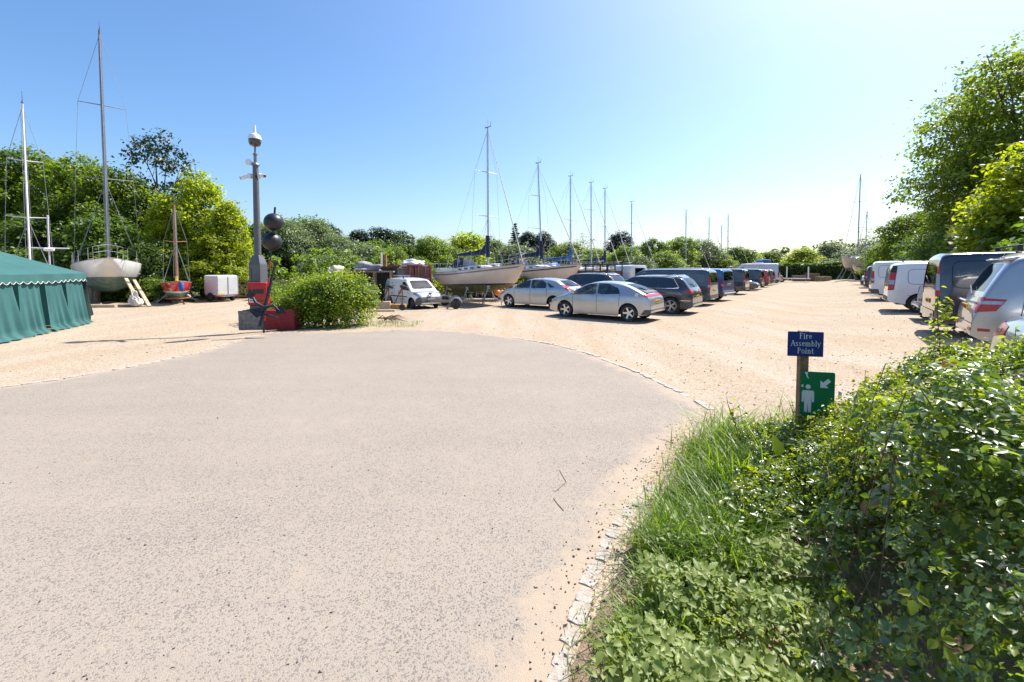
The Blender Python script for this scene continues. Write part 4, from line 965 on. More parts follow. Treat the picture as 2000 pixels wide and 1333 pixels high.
# --- dark green bonneted off-roader under the first yacht
S = Shell(4.6, 1.79, 2.03, BOXY, BOT_VAN, .85, 3.64, .46, .40, 1.20, th=.10, pr=.05, er=.3, pf=.05, ef=.3, cr=.03, re=.06, step=.06)
def defe(t, S):
    sp = MB().lathe([(.001, -.10), (.30, -.10), (.38, -.07), (.39, .07), (.30, .10), (.001, .10)], 24, axis='x', o=(-S.L / 2 - .13, -.25, 1.12)).build('spare_wheel', m_tyre, t, smooth_=40)
    MB().box((-S.L / 2 - .235, -.25, 1.10), (.012, .34, .07)).build('lettering', m_plate_w, sp)
    for sg in (1, -1):
        for wx in (.85, 3.64): MB().tube([(wx - S.L / 2 + .47 * math.cos(a), sg * .90, .40 + .47 * math.sin(a)) for a in np.linspace(.1, 3.04, 9)], .035, 6).build('wheel_arch_flare', m_grey_pl, t)
vehicle('off_road_car', 'dark green boxy off-road car with tail-mounted spare wheel under the beige yacht', 'car', S, p_green, at(930, 570, 44)[:2], (2.3, .9), R(160), None, wins=[(cap([(.25, 1.26), (1.15, 1.26), (1.15, 1.72), (.25, 1.72)], .05), g_mid), (cap([(1.25, 1.26), (2.05, 1.26), (2.05, 1.74), (1.25, 1.74)], .05), g_clear), (cap([(2.15, 1.26), (3.0, 1.26), (2.95, 1.76), (2.15, 1.76)], .05), g_clear)], wscreen=cap([(-.74, 1.3), (.74, 1.3), (.68, 1.88), (-.68, 1.88)], .05), rscreen=cap([(-.5, 1.35), (.5, 1.35), (.5, 1.85), (-.5, 1.85)], .05), wr=.85, wf=3.64, style='steel', gl=g_clear, extras=[defe], lamps=lamp_pair('tail_light', m_red_l, end=[(.78, .95), (.84, .95), (.84, 1.05), (.78, 1.05)]))

# ================================================================== BOATS
m_alu = M('mast aluminium', (.50, .51, .53), .38, .7, ns=3, na=.12)
m_alu_d = M('dark anodised mast', (.20, .20, .21), .4, .6, ns=3, na=.15)
m_white_spar = M('white spar', (.58, .54, .57), .4, ns=3, na=.1)
m_wood_spar = M('varnished spar', (.36, .14, .05), .35, ns=6, na=.3, coat=.6)
m_wire = M('rigging wire', (.32, .33, .35), .35, .8, ns=3)
m_steel = M('stainless rail', (.62, .63, .64), .22, .9, ns=4, na=.1)
m_gel = M('white gelcoat', (.74, .73, .70), .3, ns=1.5, na=.06, coat=.4, dirt=((.46, .40, .32), 1.2, .3))
m_gelb = M('beige gelcoat', (.60, .50, .42), .3, ns=1.5, na=.05, coat=.5, dirt=((.45, .36, .28), 1.0, .25))
m_cream = M('cream hull', (.64, .55, .45), .35, ns=1.5, na=.06, coat=.4, dirt=((.42, .33, .24), 1.2, .3))
m_deck = M('deck', (.62, .61, .58), .7, ns=8, na=.12)
m_anti_g = M('green antifouling', (.10, .20, .17), .8, ns=4, na=.35, dirt=((.28, .33, .29), 3, .7))
m_anti_o = M('olive antifouling', (.13, .12, .04), .8, ns=4, na=.3, dirt=((.22, .2, .1), 3, .5))
m_anti_n = M('navy antifouling', (.03, .04, .07), .8, ns=4, na=.3)
m_navy_c = M('navy canvas', (.008, .018, .055), .85, ns=12, na=.3, bump=.3)
m_blue_c = M('blue canvas', (.02, .10, .32), .8, ns=12, na=.3, bump=.3)
m_stripe = M('navy stripe', (.02, .035, .09), .3, ns=4, coat=.4)
m_greyst = M('grey stripe', (.16, .17, .20), .3, ns=4)
m_sail = M('rolled sail', (.66, .63, .58), .8, ns=10, na=.15)
m_timber = M('weathered timber', (.26, .20, .14), .9, ns=14, na=.4, bump=.5)
m_timber_l = M('pale timber', (.46, .36, .25), .85, ns=14, na=.3, bump=.4)
m_galv = M('galvanised steel', (.36, .37, .38), .5, .6, ns=20, na=.25)
m_rust = M('rusty steel', (.17, .075, .035), .9, ns=9, na=.5, bump=.4)
m_redh = M('red hull', (.50, .015, .025), .25, ns=2, na=.08, coat=.8)
m_port = M('dark port light', (.02, .025, .03), .1, ns=5, coat=1.)

def yacht(name, label, L, B, fb, hd, draft, bow, dirn, hull_m, bot_m, mast_h=0, mast_s=.6, mast_m=None, cover=None, stripe=None, boot=None, lift=.25, rake=0., trim=0., group=None, cabin=True, rails_on=True, props=3, spreaders=2, keel='fin', radar=False, wl=0.03, fore=True, transom=.62, cover_drop=True, cat='yacht', furl=True, detail=True):
    """bow: ground point under the stem head. dirn: unit vector stern->bow. Local z=0 is the waterline."""
    ang = math.atan2(dirn[1], dirn[0])
    z0 = draft + lift
    base = (bow[0] - dirn[0] * L / 2, bow[1] - dirn[1] * L / 2)
    t = thing(name, label, cat, (base[0], base[1], gz(*base)), ang, group)
    pv = t
    X0 = L / 2
    n, mq = 44, 15
    S_ = np.linspace(0, 1, n) ** .9
    ys = B / 2 * np.where(S_ < .42, transom + (1 - transom) * np.sin(np.pi / 2 * np.minimum(S_ / .42, 1)), np.cos(np.pi / 2 * np.clip((S_ - .42) / .58, 0, 1)) ** .72)
    zs = fb * (1.0 + .04 * (1 - S_ / .4) ** 2 * (S_ < .4)) + fb * .34 * np.clip((S_ - .3) / .7, 0, 1) ** 1.6
    kp = chaikin([(0, fb * .38), (.02, fb * .12), (.10, -hd * .25), (.28, -hd * .85), (.45, -hd), (.66, -hd * .8), (.80, -hd * .38), (.875, -.0), (.93, fb * .55), (1.0, fb * 1.34)], 3)
    zk = np.interp(S_, kp[:, 0], kp[:, 1]); zk = np.minimum(zk, zs - .004)
    q = np.linspace(0, 1, mq); cq, sq = np.cos(q * np.pi / 2), np.sin(q * np.pi / 2)
    Y = ys[:, None] * (cq[None] ** .85); Z = zk[:, None] + (zs - zk)[:, None] * (1 - sq[None] ** 1.25)
    X = np.repeat((S_ * L)[:, None], mq, 1)
    tz = lambda x: trim * (x - L * .45)
    def fix(P):                       # local mesh -> centred, trimmed and lifted
        P = np.array(P, float).reshape(-1, 3); P[:, 2] += z0 + trim * (P[:, 0] - L * .45); P[:, 0] -= X0; return P
    Vh = np.stack([X, Y, Z], -1); Vr = Vh[:, ::-1].copy(); Vr[:, :, 1] *= -1
    Vf = np.concatenate([Vh, Vr[:, 1:]], 1); m = Vf.shape[1]
    i = np.arange(n * m).reshape(n, m)
    Q = np.stack([i[:-1, :-1], i[1:, :-1], i[1:, 1:], i[:-1, 1:]], -1).reshape(-1, 4)
    flat = Vf.reshape(-1, 3)
    def piece(nm, zlo, zhi, mat, off=0.):
        bm = bmesh.new(); vs = [bm.verts.new(p) for p in flat]
        for f in Q:
            try: bm.faces.new([vs[k] for k in f])
            except ValueError: pass
        try: bm.faces.new([vs[k] for k in range(m)])
        except ValueError: pass
        bmesh.ops.remove_doubles(bm, verts=bm.verts, dist=1e-4)
        bmesh.ops.recalc_face_normals(bm, faces=bm.faces)
        if zlo is not None: bmesh.ops.bisect_plane(bm, geom=bm.verts[:] + bm.edges[:] + bm.faces[:], plane_co=(0, 0, zlo), plane_no=(0, 0, -1), clear_outer=True)
        if zhi is not None: bmesh.ops.bisect_plane(bm, geom=bm.verts[:] + bm.edges[:] + bm.faces[:], plane_co=(0, 0, zhi), plane_no=(0, 0, 1), clear_outer=True)
        P = fix([v.co for v in bm.verts])
        for v, p in zip(bm.verts, P): v.co = p
        me = bpy.data.meshes.new(nm); bm.to_mesh(me); bm.free(); me.materials.append(mat)
        me.polygons.foreach_set('use_smooth', np.ones(len(me.polygons), bool)); me.set_sharp_from_angle(angle=R(50))
        return link_mesh(nm, me, t)
    bz = wl + (.09 if boot else 0)
    hull = piece('hull', bz, None, hull_m)
    if boot: piece('boot_stripe', wl, bz, boot)
    piece('antifouled_bottom', None, wl, bot_m)
    def yq(s, dz, k=1.0):             # half-breadth just below the sheer
        a = np.interp(s, S_, ys); return a * k
    if stripe:
        for sg in (1, -1):
            V1 = []
            for k in range(n):
                h = zs[k] - zk[k]
                for fz in (.10, .19):
                    z = zs[k] - min(fz, h * .5); qq = np.interp((zs[k] - z) / h, 1 - (1 - sq ** 1.25), q); yv = ys[k] * math.cos(qq * math.pi / 2) ** .85
                    V1.append((S_[k] * L, (yv + .008) * sg, z))
            F = [(2 * k, 2 * k + 1, 2 * k + 3, 2 * k + 2) for k in range(1, n - 2)]
            link_mesh('sheer_stripe', np_mesh('sheer_stripe', fix(V1), F, smooth_=True, mat=stripe), t)
    # deck with toe rail
    V1 = []
    for k in range(n):
        for f_ in (-1, -.5, 0, .5, 1): V1.append((S_[k] * L, ys[k] * f_ * .99, zs[k] - .02 + .07 * (1 - f_ * f_)))
    F = [(5 * k + j, 5 * k + j + 1, 5 * k + j + 6, 5 * k + j + 5) for k in range(n - 1) for j in range(4)]
    link_mesh('deck', np_mesh('deck', fix(V1), F, smooth_=True, mat=m_deck), t)
    for sg in (1, -1):
        mb = MB(); mb.tube(fix([(S_[k] * L, ys[k] * .985 * sg, zs[k] + .01) for k in range(0, n, 2)] + [(S_[-1] * L, 0, zs[-1] + .01)]), .022, 5); mb.build('toe_rail', m_timber if detail else m_alu, t, smooth_=50)
    dz = lambda s: float(np.interp(s, S_, zs)) + .04
    # fin keel or long keel, rudder
    kd = draft - hd * .9
    if keel == 'fin':
        kb = []
        for zz, a, b_, th in ((-hd * .75, .36, .60, .13), (-draft + .12, .38, .55, .16), (-draft, .39, .54, .12)):
            kb.append((zz, a * L, b_ * L, th))
    elif keel == 'aft':
        kb = [(-hd * .4, .13 * L, .40 * L, .14), (-draft + .1, .14 * L, .27 * L, .12), (-draft, .15 * L, .26 * L, .10)]
    else:
        kb = [(-hd * .6, .14 * L, .70 * L, .16), (-draft + .1, .16 * L, .60 * L, .14), (-draft, .18 * L, .56 * L, .12)]
    V1 = []; F = []
    for zz, a, b_, th in kb:
        for fx, fy in ((0, 0), (.25, .8), (.6, 1), (.9, .6), (1, 0), (.9, -.6), (.6, -1), (.25, -.8)): V1.append((a + (b_ - a) * fx, fy * th, zz))
    for r_ in range(len(kb) - 1):
        for c_ in range(8): F.append((r_ * 8 + c_, r_ * 8 + (c_ + 1) % 8, (r_ + 1) * 8 + (c_ + 1) % 8, (r_ + 1) * 8 + c_))
    mb = MB(); mb.add(fix(V1), F); mb.add(fix(V1[-8:]), [tuple(range(8))]); mb.build('keel', bot_m, t, smooth_=40)
    mb = MB(); mb.prism([(.02 * L, .1), (.075 * L, .0), (.07 * L, -draft * .7), (.025 * L, -draft * .72)], -.04, .04); mb.v = [tuple(p) for p in fix(mb.v)]; mb.build('rudder', bot_m, t, bevel=.02)
    if cabin:
        ca, cb = .33 * L, .74 * L
        V1 = []; F = []; sec = [(-1, 0), (-.94, .75), (-.8, 1), (0, 1.1), (.8, 1), (.94, .75), (1, 0)]
        for k, (fx, hh, ww) in enumerate(((0, .72, .60), (.03, 1, .60), (.5, .95, .62), (.85, .62, .5), (1, .05, .30))):
            x = ca + (cb - ca) * fx
            for sy, sz in sec: V1.append((x, sy * ww * yq(x / L, 0) if fx < .9 else sy * .3 * B * .5, dz(x / L) - .03 + sz * .36 * hh * (fb / 1.0)))
        for k in range(4):
            for j in range(6): F.append((7 * k + j, 7 * k + j + 1, 7 * k + j + 8, 7 * k + j + 7))
        F.append((0, 1, 2, 3, 4, 5, 6))
        mb = MB(); mb.add(fix(V1), F); cab = mb.build('coachroof', m_gel, t, smooth_=35)
        for sg in (1, -1):
            for fx in (.16, .34, .52, .68):
                x = ca + (cb - ca) * fx; w = .61 * yq(x / L, 0) if fx < .6 else .565 * yq(x / L, 0)
                mb = MB(); mb.box(fix([(x, (w + .004) * sg, dz(x / L) + .13 * fb)])[0], (.34, .03, .09)); mb.build('port_light', m_port, cab, bevel=.02)
        mb = MB(); mb.box(fix([(cb - .5, 0, dz(.7) + .28 * fb)])[0], (.55, .5, .06)); mb.build('deck_hatch', m_gel, cab, bevel=.02)
        for sg in (1, -1):
            mb = MB(); mb.box(fix([(ca * .6, sg * B * .27, dz(.2) + .12)])[0], (ca * .85, .1, .26)); mb.build('cockpit_coaming', m_gel, t, bevel=.03)
            mb = MB(); mb.lathe([(.07, 0), (.05, .08), (.075, .15)], 10, o=tuple(fix([(ca * .75, sg * B * .27, dz(.2) + .25)])[0])); mb.build('winch', m_steel, t, smooth_=40)
        mb = MB(); P = [(ca - .45, dz(.3) + .25), (ca + .25, dz(.3) + .35), (ca - .1, dz(.3) + .85), (ca - .5, dz(.3) + .80)]
        mb.prism(P, -B * .25, B * .25); mb.v = [tuple(p) for p in fix(mb.v)]; mb.build('spray_hood', cover or m_navy_c, t, bevel=.08, smooth_=60)
    mz = 0
    if mast_h:
        mx = mast_s * L; zb = dz(mast_s) + (.25 if cabin else 0); top = (mx - rake * mast_h, 0, zb + mast_h)
        mp = lambda f: (mx - rake * mast_h * f, 0, zb + mast_h * f)
        rm = (.035 + mast_h * .0030) * (.72 if mast_m is m_white_spar else 1)
        mast = MB().tube(fix([mp(0), mp(.5), mp(1)]), [rm, rm, rm * .8], 10).build('mast', mast_m or m_alu, t, smooth_=50)
        mh = MB(); P = fix([top])[0]
        mh.bar(P + np.array((-.25, 0, .05)), P + np.array((.3, 0, .05)), .04); mh.tube([P, P + np.array((0, 0, .55))], .010, 4); mh.bar(P + np.array((.25, 0, .05)), P + np.array((.32, .0, .3)), .02); mh.ball(P + np.array((-.2, 0, .1)), .05, 8, 5)
        mh.build('masthead', m_alu_d, mast)
        cx = mx - .15; cy = yq(cx / L, 0) * .9; cz = dz(cx / L)
        lv = {1: (.52,), 2: (.36, .68), 3: (.28, .52, .76)}.get(spreaders, ())
        w0 = cy * .86
        for li, f_ in enumerate(lv):
            for sg in (1, -1):
                w = w0 * (1 - .18 * li)
                e = (mp(f_)[0] - w * .22, sg * w, mp(f_)[2] + .05)
                MB().tube(fix([mp(f_), e]), [.03, .018], 6).build('spreader', mast_m or m_alu, t)
        for sg in (1, -1):
            path = [(cx, sg * cy, cz)] + [(mp(f_)[0] - w0 * (1 - .18 * li) * .22, sg * w0 * (1 - .18 * li), mp(f_)[2] + .05) for li, f_ in enumerate(lv)] + [mp(.985)]
            MB().tube(fix(path), .0085, 4).build('shroud', m_wire, t)
            if lv:
                for ddx in (-.5, .45): MB().tube(fix([(cx + ddx, sg * cy * .97, cz), mp(lv[0] - .01)]), .0075, 4).build('shroud', m_wire, t)
        hal = MB()
        MB().tube(fix([(mx - .16, .10, zb + .2), (top[0] - .09, .05, top[2] - .3)]), .009, 4).build('halyard', m_wire, t)
        MB().tube(fix([(mx - .10, -.12, zb + .2), (top[0] - .06, -.06, top[2] - .4)]), .009, 4).build('halyard', m_wire, t)
        if fore:
            a, b_ = (.985 * L, 0, dz(.985)), (top[0] + .08, 0, top[2] - .25)
            if furl: MB().tube(fix([a, tuple(np.array(a) * .94 + np.array(b_) * .06), tuple(np.array(a) * .5 + np.array(b_) * .5), b_]), [.015, .032, .03, .015], 7).build('furled_headsail', m_sail, t, smooth_=50)
            else: MB().tube(fix([a, b_]), .010, 4).build('forestay', m_wire, t)
        MB().tube(fix([(.03 * L, 0, dz(.03)), top]), .009, 4).build('backstay', m_wire, t)
        if cover:
            bl = .40 * L; bzz = zb + .75
            MB().tube(fix([(mx - .1, 0, bzz), (mx - bl, 0, bzz + .12)]), .055, 8).build('boom', m_alu, t, smooth_=50)
            rings = []; F = []
            prof = [(-.02, .09, 1.05 if cover_drop else .5), (.05, .12, .85 if cover_drop else .45), (.16, .14, .42), (.35, .15, .32), (.6, .13, .26), (.85, .10, .2), (1.0, .06, .12)]
            for fx, w, h in prof:
                x = mx - bl * fx; zc = bzz + .12 * fx
                for k in range(10):
                    a = 2 * math.pi * k / 10; wob = 1 + .10 * math.sin(fx * 31 + k * 1.7)
                    rings.append((x, w * math.sin(a) * wob, zc - .08 + h / 2 + h / 2 * math.cos(a) * wob))
            for r_ in range(len(prof) - 1):
                for k in range(10): F.append((r_ * 10 + k, r_ * 10 + (k + 1) % 10, (r_ + 1) * 10 + (k + 1) % 10, (r_ + 1) * 10 + k))
            F += [tuple(range(10)), tuple(range(60, 70))]
            mb = MB(); mb.add(fix(rings), F); mb.build('sail_cover', cover, t, smooth_=60)
            if cover_drop: MB().tube(fix([(mx - .0, 0, zb + .5), (mx - .06, 0, zb + 1.9)]), .13, 8).build('mast_sleeve', cover, t, smooth_=50)
        if radar:
            P = fix([mp(.32)])[0]; mb = MB(); mb.bar(P, P + np.array((.35, 0, 0)), .05); mb.lathe([(.05, -.06), (.2, -.04), (.22, .05), (.15, .12), (.001, .13)], 14, o=tuple(P + np.array((.45, 0, .06)))); mb.build('radar_dome', m_gel, t, smooth_=40)
    if rails_on:
        # pulpit, pushpit, stanchions and guard wires
        for nm, ss, hh in (('pulpit', (.90, .95, .995), .62), ('pushpit', (.12, .05, .012), .62)):
            mb = MB(); up = []
            for sg in (1, -1):
                pts = [(s_ * L, sg * yq(s_, 0) * .9, dz(s_)) for s_ in ss]
                for p in pts[:2] if nm == 'pulpit' else pts: mb.tube(fix([p, (p[0] + (.06 if nm == 'pulpit' else 0), p[1], p[2] + hh)]), .014, 5)
                for k_ in (1., .5): mb.tube(fix([(p[0] + .06 * (nm == 'pulpit'), p[1], p[2] + hh * k_) for p in pts]), .014, 5)
            e = ss[-1]; w = yq(e, 0) * .9
            for k_ in (1., .5): mb.tube(fix([(e * L + .06 * (nm == 'pulpit'), w, dz(e) + hh * k_), (e * L + (.2 if nm == 'pulpit' else -.02), 0, dz(e) + hh * k_), (e * L + .06 * (nm == 'pulpit'), -w, dz(e) + hh * k_)]), .014, 5)
            mb.build(nm, m_steel, t, smooth_=50)
        st = np.linspace(.18, .86, 6)
        for sg in (1, -1):
            for s_ in st: MB().tube(fix([(s_ * L, sg * yq(s_, 0) * .95, dz(s_) - .03), (s_ * L, sg * yq(s_, 0) * .95, dz(s_) + .60)]), .013, 5).build('stanchion', m_steel, t)
            for k_ in (.6, .32): MB().tube(fix([(s_ * L, sg * yq(s_, 0) * .95, dz(s_) + k_) for s_ in np.linspace(.12, .90, 9)]), .006, 4).build('guard_wire', m_wire, t)
    # props
    for k in range(props):
        s_ = (.22, .50, .72, .86)[k]
        for sg in (1, -1):
            hy = yq(s_, 0) * .66; zz = float(np.interp(s_, S_, zk)) * .4 + .0
            P = fix([(s_ * L, sg * hy, zz)])[0]; G = np.array((P[0], sg * (hy + .35 + .12 * k), .02))
            mb = MB(); mb.tube([G, P], .035, 7)
            for a in (0, 2.1, 4.2): mb.tube([G + (P - G) * .55, G + np.array((.30 * math.cos(a), .30 * math.sin(a), 0))], .02, 5)
            mb.box(P, (.22, .06, .22)); mb.build('stand', m_galv, t)
    kb_ = MB(); kb_.box(((.2 if keel == 'aft' else .47) * L - X0, 0, lift / 2), (L * (.1 if keel == 'aft' else .22), .5, lift)); kb_.build('keel_block', m_timber, t, bevel=.02)
    t['z0'] = z0
    return t, fix

d1 = np.array((.678, -.735))
yacht('sailing_yacht', 'white sailing yacht seen bow-on with green underside and tall dark mast beside the tent', 11.0, 3.25, .78, .85, 1.22, (-19.9, 21.5), d1, m_gel, m_anti_g, 13.0, .53, m_alu_d, None, None, m_greyst, .06, trim=.022, props=2, furl=False, transom=.6)
d3 = np.array((.66, -.751))
yacht('sailing_yacht', 'beige sailing yacht with navy sail cover on stands above the dark off-road car', 8.9, 3.0, .92, .5, 1.2, (.75, 25.6), d3, m_gelb, m_anti_o, 8.75, .61, m_alu, m_navy_c, m_greyst, m_stripe, .02, trim=.035, keel='aft', props=3)
yacht('sailing_yacht', 'cream sailing yacht with wide navy sheer stripe and raked mast behind the beige yacht', 9.6, 3.1, .95, .5, 1.2, (5.0, 31.2), d3, m_cream, m_anti_n, 8.0, .58, m_alu, m_navy_c, m_stripe, None, .05, rake=.055, trim=.03, radar=True, keel='long')
for k, (u, Y, v, cov, hm, lab) in enumerate((
    (1115, 42.0, 342, m_blue_c, m_gel, 'white yacht with blue sail cover, second mast from the raked one'),
    (1155, 45.5, 355, None, m_cream, 'cream yacht with radar dome halfway up its mast'),
    (1182, 49.0, 367, m_navy_c, m_gel, 'white yacht between the radar-domed yacht and the truck cab'),
    (1234, 58.0, 392, None, m_gel, 'white yacht with its mast just past the truck cab'),
    (1340, 65.0, 406, None, m_gel, 'white yacht hidden behind the slate blue van, only its mast showing'),
    (1385, 74.0, 420, None, m_cream, 'yacht mast standing above the blue passenger van'),
    (1409, 82.0, 436, None, m_gel, 'shorter thin yacht mast above the black panel van'),
    (1422, 76.0, 418, None, m_cream, 'thin yacht mast, last of the masts before the far hedge'))):
    mst = at(u, 500, Y); ztop = at(u, v, Y).z; Lb = 9.0 - .3 * (k % 3); s_m = .58
    bw = (mst.x + d3[0] * Lb * (1 - s_m), Y + d3[1] * Lb * (1 - s_m))
    yacht('sailing_yacht', lab, Lb, 2.9, .9, .5, 1.15, bw, d3, hm, m_anti_n, ztop - 2.55 - gz(*bw), s_m, m_alu, cov, m_stripe if k % 2 else m_greyst, None, .05, rake=.012, group='yachts laid up in a row behind the parked cars', radar=k in (1, 2), props=1, spreaders=1 + (k % 2), rails_on=k < 4, detail=False, keel='long')
# behind the tent
mst = at(58, 500, 20.0)
dd = np.array((.742, -.67))
yacht('sailing_dinghy', 'pale spar and white rolled sail of a boat hidden by the green tent', 5.0, 1.8, .5, .35, .55, (mst.x + dd[0] * 2.2, 20 + dd[1] * 2.2), dd, m_gel, m_anti_g, 8.0, .56, m_white_spar, None, None, None, .25, cabin=False, rails_on=False, props=1, transom=.7, keel='long', cat='sailing boat')
# far pair at the end of the yard
e1 = at(1645, 548, 60); dv = np.array((-.9, -.43)); dv /= np.linalg.norm(dv)
yacht('sailing_yacht', 'cream yacht with green waterline propped on splayed timbers before the far hedge', 8.6, 2.8, 1.15, .55, 1.45, (e1.x - 2.0, 57.5), dv, m_cream, m_anti_o, 11.0, .58, m_alu_d, None, None, m_anti_g, .1, props=4, keel='long')
e2 = at(1672, 548, 54)
yacht('motor_boat', 'low cream open boat with black topside on a trailer beside the far yacht', 5.2, 2.0, .55, .3, .5, (e2.x - 1.2, 53.0), dv, m_cream, m_anti_n, 6.6, .5, m_alu, None, m_stripe, None, .75, props=1, cabin=False, rails_on=False, keel='long', cat='boat')
# small red day boat, bow-on
rb = at(350, 592, 22.6); dr = np.array((-rb.x, -rb.y)); dr = np.array((.64, -.77))
t, fx = yacht('day_boat', 'small red day boat with varnished mast and blue fender on its bow', 4.8, 1.42, .50, .36, .46, (rb.x, rb.y), dr, m_redh, m_anti_g, 4.25, .62, m_wood_spar, None, None, m_gel, .14, cabin=False, rails_on=False, props=2, spreaders=1, furl=False, keel='long', cat='sailing boat')
MB().lathe([(.02, -.26), (.10, -.2), (.115, 0), (.10, .2), (.02, .26)], 12, o=(2.32, .12, .98)).build('fender', m_blue_c, t, smooth_=50)
MB().tube(fx([(2.976, 0, .62), (2.976, 0, .9)]), .075, 8).build('mast_band', M('yellow band', (.7, .4, .02), .5, ns=9), t)
b = MB()
for sg in (1, -1): b.tube([(-1.9, sg * .55, .35), (1.6, sg * .5, .35), (2.3, 0, .35)], .04, 6)
for x in (-1.5, -.1, 1.3): b.bar((x, -.6, .36), (x, .6, .36), .07)
tr = tag(b.build('launching_trolley', m_rust), 'rusty trolley carrying the small red day boat', 'trolley')
tr.location = t.location; tr.rotation_euler = t.rotation_euler
for sg in (1, -1): MB().lathe([(.001, -.06), (.2, -.06), (.24, 0), (.2, .06), (.001, .06)], 16, o=(-.2, sg * .75, .24), axis='y').build('wheel', m_tyre, tr, smooth_=40)

# ================================================================== YARD THINGS
# ---------------- green tent
m_tent = M('green tent cloth', (.040, .145, .138), .8, ns=1.3, na=.14, bump=.15, bs=9, trans=.22)
m_trim = M('white piping', (.7, .7, .66), .7, ns=9)
TA = np.array(gp(163, 632)); TB = np.array(gp(0, 668)); TD = (TB - TA) / np.linalg.norm(TB - TA); TN = np.array((-TD[1], TD[0]))
if TN[0] < 0: TN = -TN                                   # outwards, towards the yard
EAVE, RIDGE, HALF, TLEN = 1.66, 2.78, 3.1, 8.4
def wall_d(u):
    r = (u - 1000) / FPX; return (r * TA[1] - TA[0]) / (TD[0] - r * TD[1])
tent = thing('marquee_tent', 'green marquee tent with hanging wall cloths and white scalloped edge', 'tent', (TA[0], TA[1], 0), math.atan2(TD[1], TD[0]))
# local frame: x along the wall from the far corner, y towards inside (sign below), z up
sy = 1 if (np.array((-TD[1], TD[0])) @ TN) < 0 else -1     # inside direction
V1 = []; F = []; nx_ = 40
for k in range(nx_ + 1):
    x = -.12 + (TLEN + .12) * k / nx_
    for j in range(7):
        f_ = j / 6; sag = .07 * math.sin(math.pi * f_) * (1 - .6 * abs(math.cos(k / nx_ * math.pi * 4)))
        V1.append((x, sy * (-.08 + (HALF + .08) * f_), EAVE + .1 + (RIDGE - EAVE) * f_ - sag))
for k in range(nx_):
    for j in range(6): F.append((7 * k + j, 7 * k + j + 1, 7 * k + j + 8, 7 * k + j + 7))
o = len(V1)
for k in range(nx_ + 1):
    x = -.12 + (TLEN + .12) * k / nx_
    V1 += [(x, sy * HALF, EAVE + .1 + RIDGE - EAVE), (x, sy * (2 * HALF + .08), EAVE + .1)]
for k in range(nx_): F.append((o + 2 * k, o + 2 * k + 1, o + 2 * k + 3, o + 2 * k + 2))
mb = MB(); mb.add(V1, F); mb.build('roof', m_tent, tent, smooth_=40)
# scalloped valance with piping
V1 = []; F = []; pip = []; N_ = 260
for k in range(N_ + 1):
    x = -.12 + (TLEN + .12) * k / N_; ph = x / .30
    z = EAVE - .10 - .075 * abs(math.sin(math.pi * ph)) + .012 * math.sin(x * 2.1); yb = sy * (-.09 - .02 * math.sin(x * 5))
    V1 += [(x, sy * -.08, EAVE + .1), (x, yb, z)]; pip.append((x, yb - sy * .006, z))
for k in range(N_): F.append((2 * k, 2 * k + 1, 2 * k + 3, 2 * k + 2))
mb = MB(); mb.add(V1, F); val = mb.build('valance', m_tent, tent, smooth_=60)
MB().tube(pip, .007, 5).build('scalloped_trim', m_trim, val)
rgt = random.Random(4)
edges = [0.0, wall_d(118) , wall_d(76), wall_d(22), wall_d(-60), wall_d(-170), TLEN]
for i, (a, b) in enumerate(zip(edges[:-1], edges[1:])):
    g0, g1 = .10, .20; n_, m_ = 44, 14; V1 = []; F = []; ph = rgt.uniform(0, 6)
    for k in range(n_ + 1):
        f_ = k / n_
        for j in range(m_ + 1):
            h = j / m_; z = EAVE + .02 - (EAVE - .015) * h
            x = a + g0 + (b - a - g0 - g1) * f_ + (.16 * h * h if f_ > .5 else -.02 * h) * (abs(f_ - .5) * 2) ** 2
            y = -.02 - .16 * h ** 1.6 - .035 * (.3 + h) * math.sin(f_ * 19 + ph + 1.5 * h) - .02 * math.sin(f_ * 41 + ph) * h - (.10 * h * (1 - f_) ** 6 if i % 2 else 0)
            if j == m_: y -= .12
            V1.append((x, sy * y, max(z, .012)))
    for k in range(n_):
        for j in range(m_): F.append((k * (m_ + 1) + j, (k + 1) * (m_ + 1) + j, (k + 1) * (m_ + 1) + j + 1, k * (m_ + 1) + j + 1))
    mb = MB(); mb.add(V1, F); mb.build('wall_cloth', m_tent, tent, smooth_=60)
    MB().tube([(a, sy * .03, 0), (a, sy * .03, EAVE)], .03, 8).build('pole', m_black, tent, smooth_=50)
# far end wall and a dark loose flap at the corner
V1 = []; F = []
for k in range(25):
    y = 2 * HALF * k / 24; top = EAVE + (RIDGE - EAVE) * (1 - abs(y - HALF) / HALF)
    for j in range(5): V1.append((-.03 + .03 * math.sin(k * 1.3 + j), sy * y, top * (1 - j / 4)))
for k in range(24):
    for j in range(4): F.append((5 * k + j, 5 * k + j + 1, 5 * k + j + 6, 5 * k + j + 5))
mb = MB(); mb.add(V1, F); mb.build('end_wall', m_tent, tent, smooth_=60)
m_dkc = M('dark green cloth', (.006, .022, .02), .85, ns=5, na=.3)
V1 = []; F = []
for k in range(9):
    f_ = k / 8
    for j in range(9):
        h = j / 8; V1.append((-.04 - (.28 + .22 * math.sin(h * 3)) * f_ * h, sy * (-.02 - .10 * h + .06 * math.sin(f_ * 6 + h * 4)), (EAVE + .02) * (1 - h) + .02 + .25 * h * f_ * (h > .6)))
for k in range(8):
    for j in range(8): F.append((9 * k + j, 9 * k + j + 1, 9 * k + j + 10, 9 * k + j + 9))
mb = MB(); mb.add(V1, F); mb.build('corner_flap', m_dkc, tent, smooth_=60)

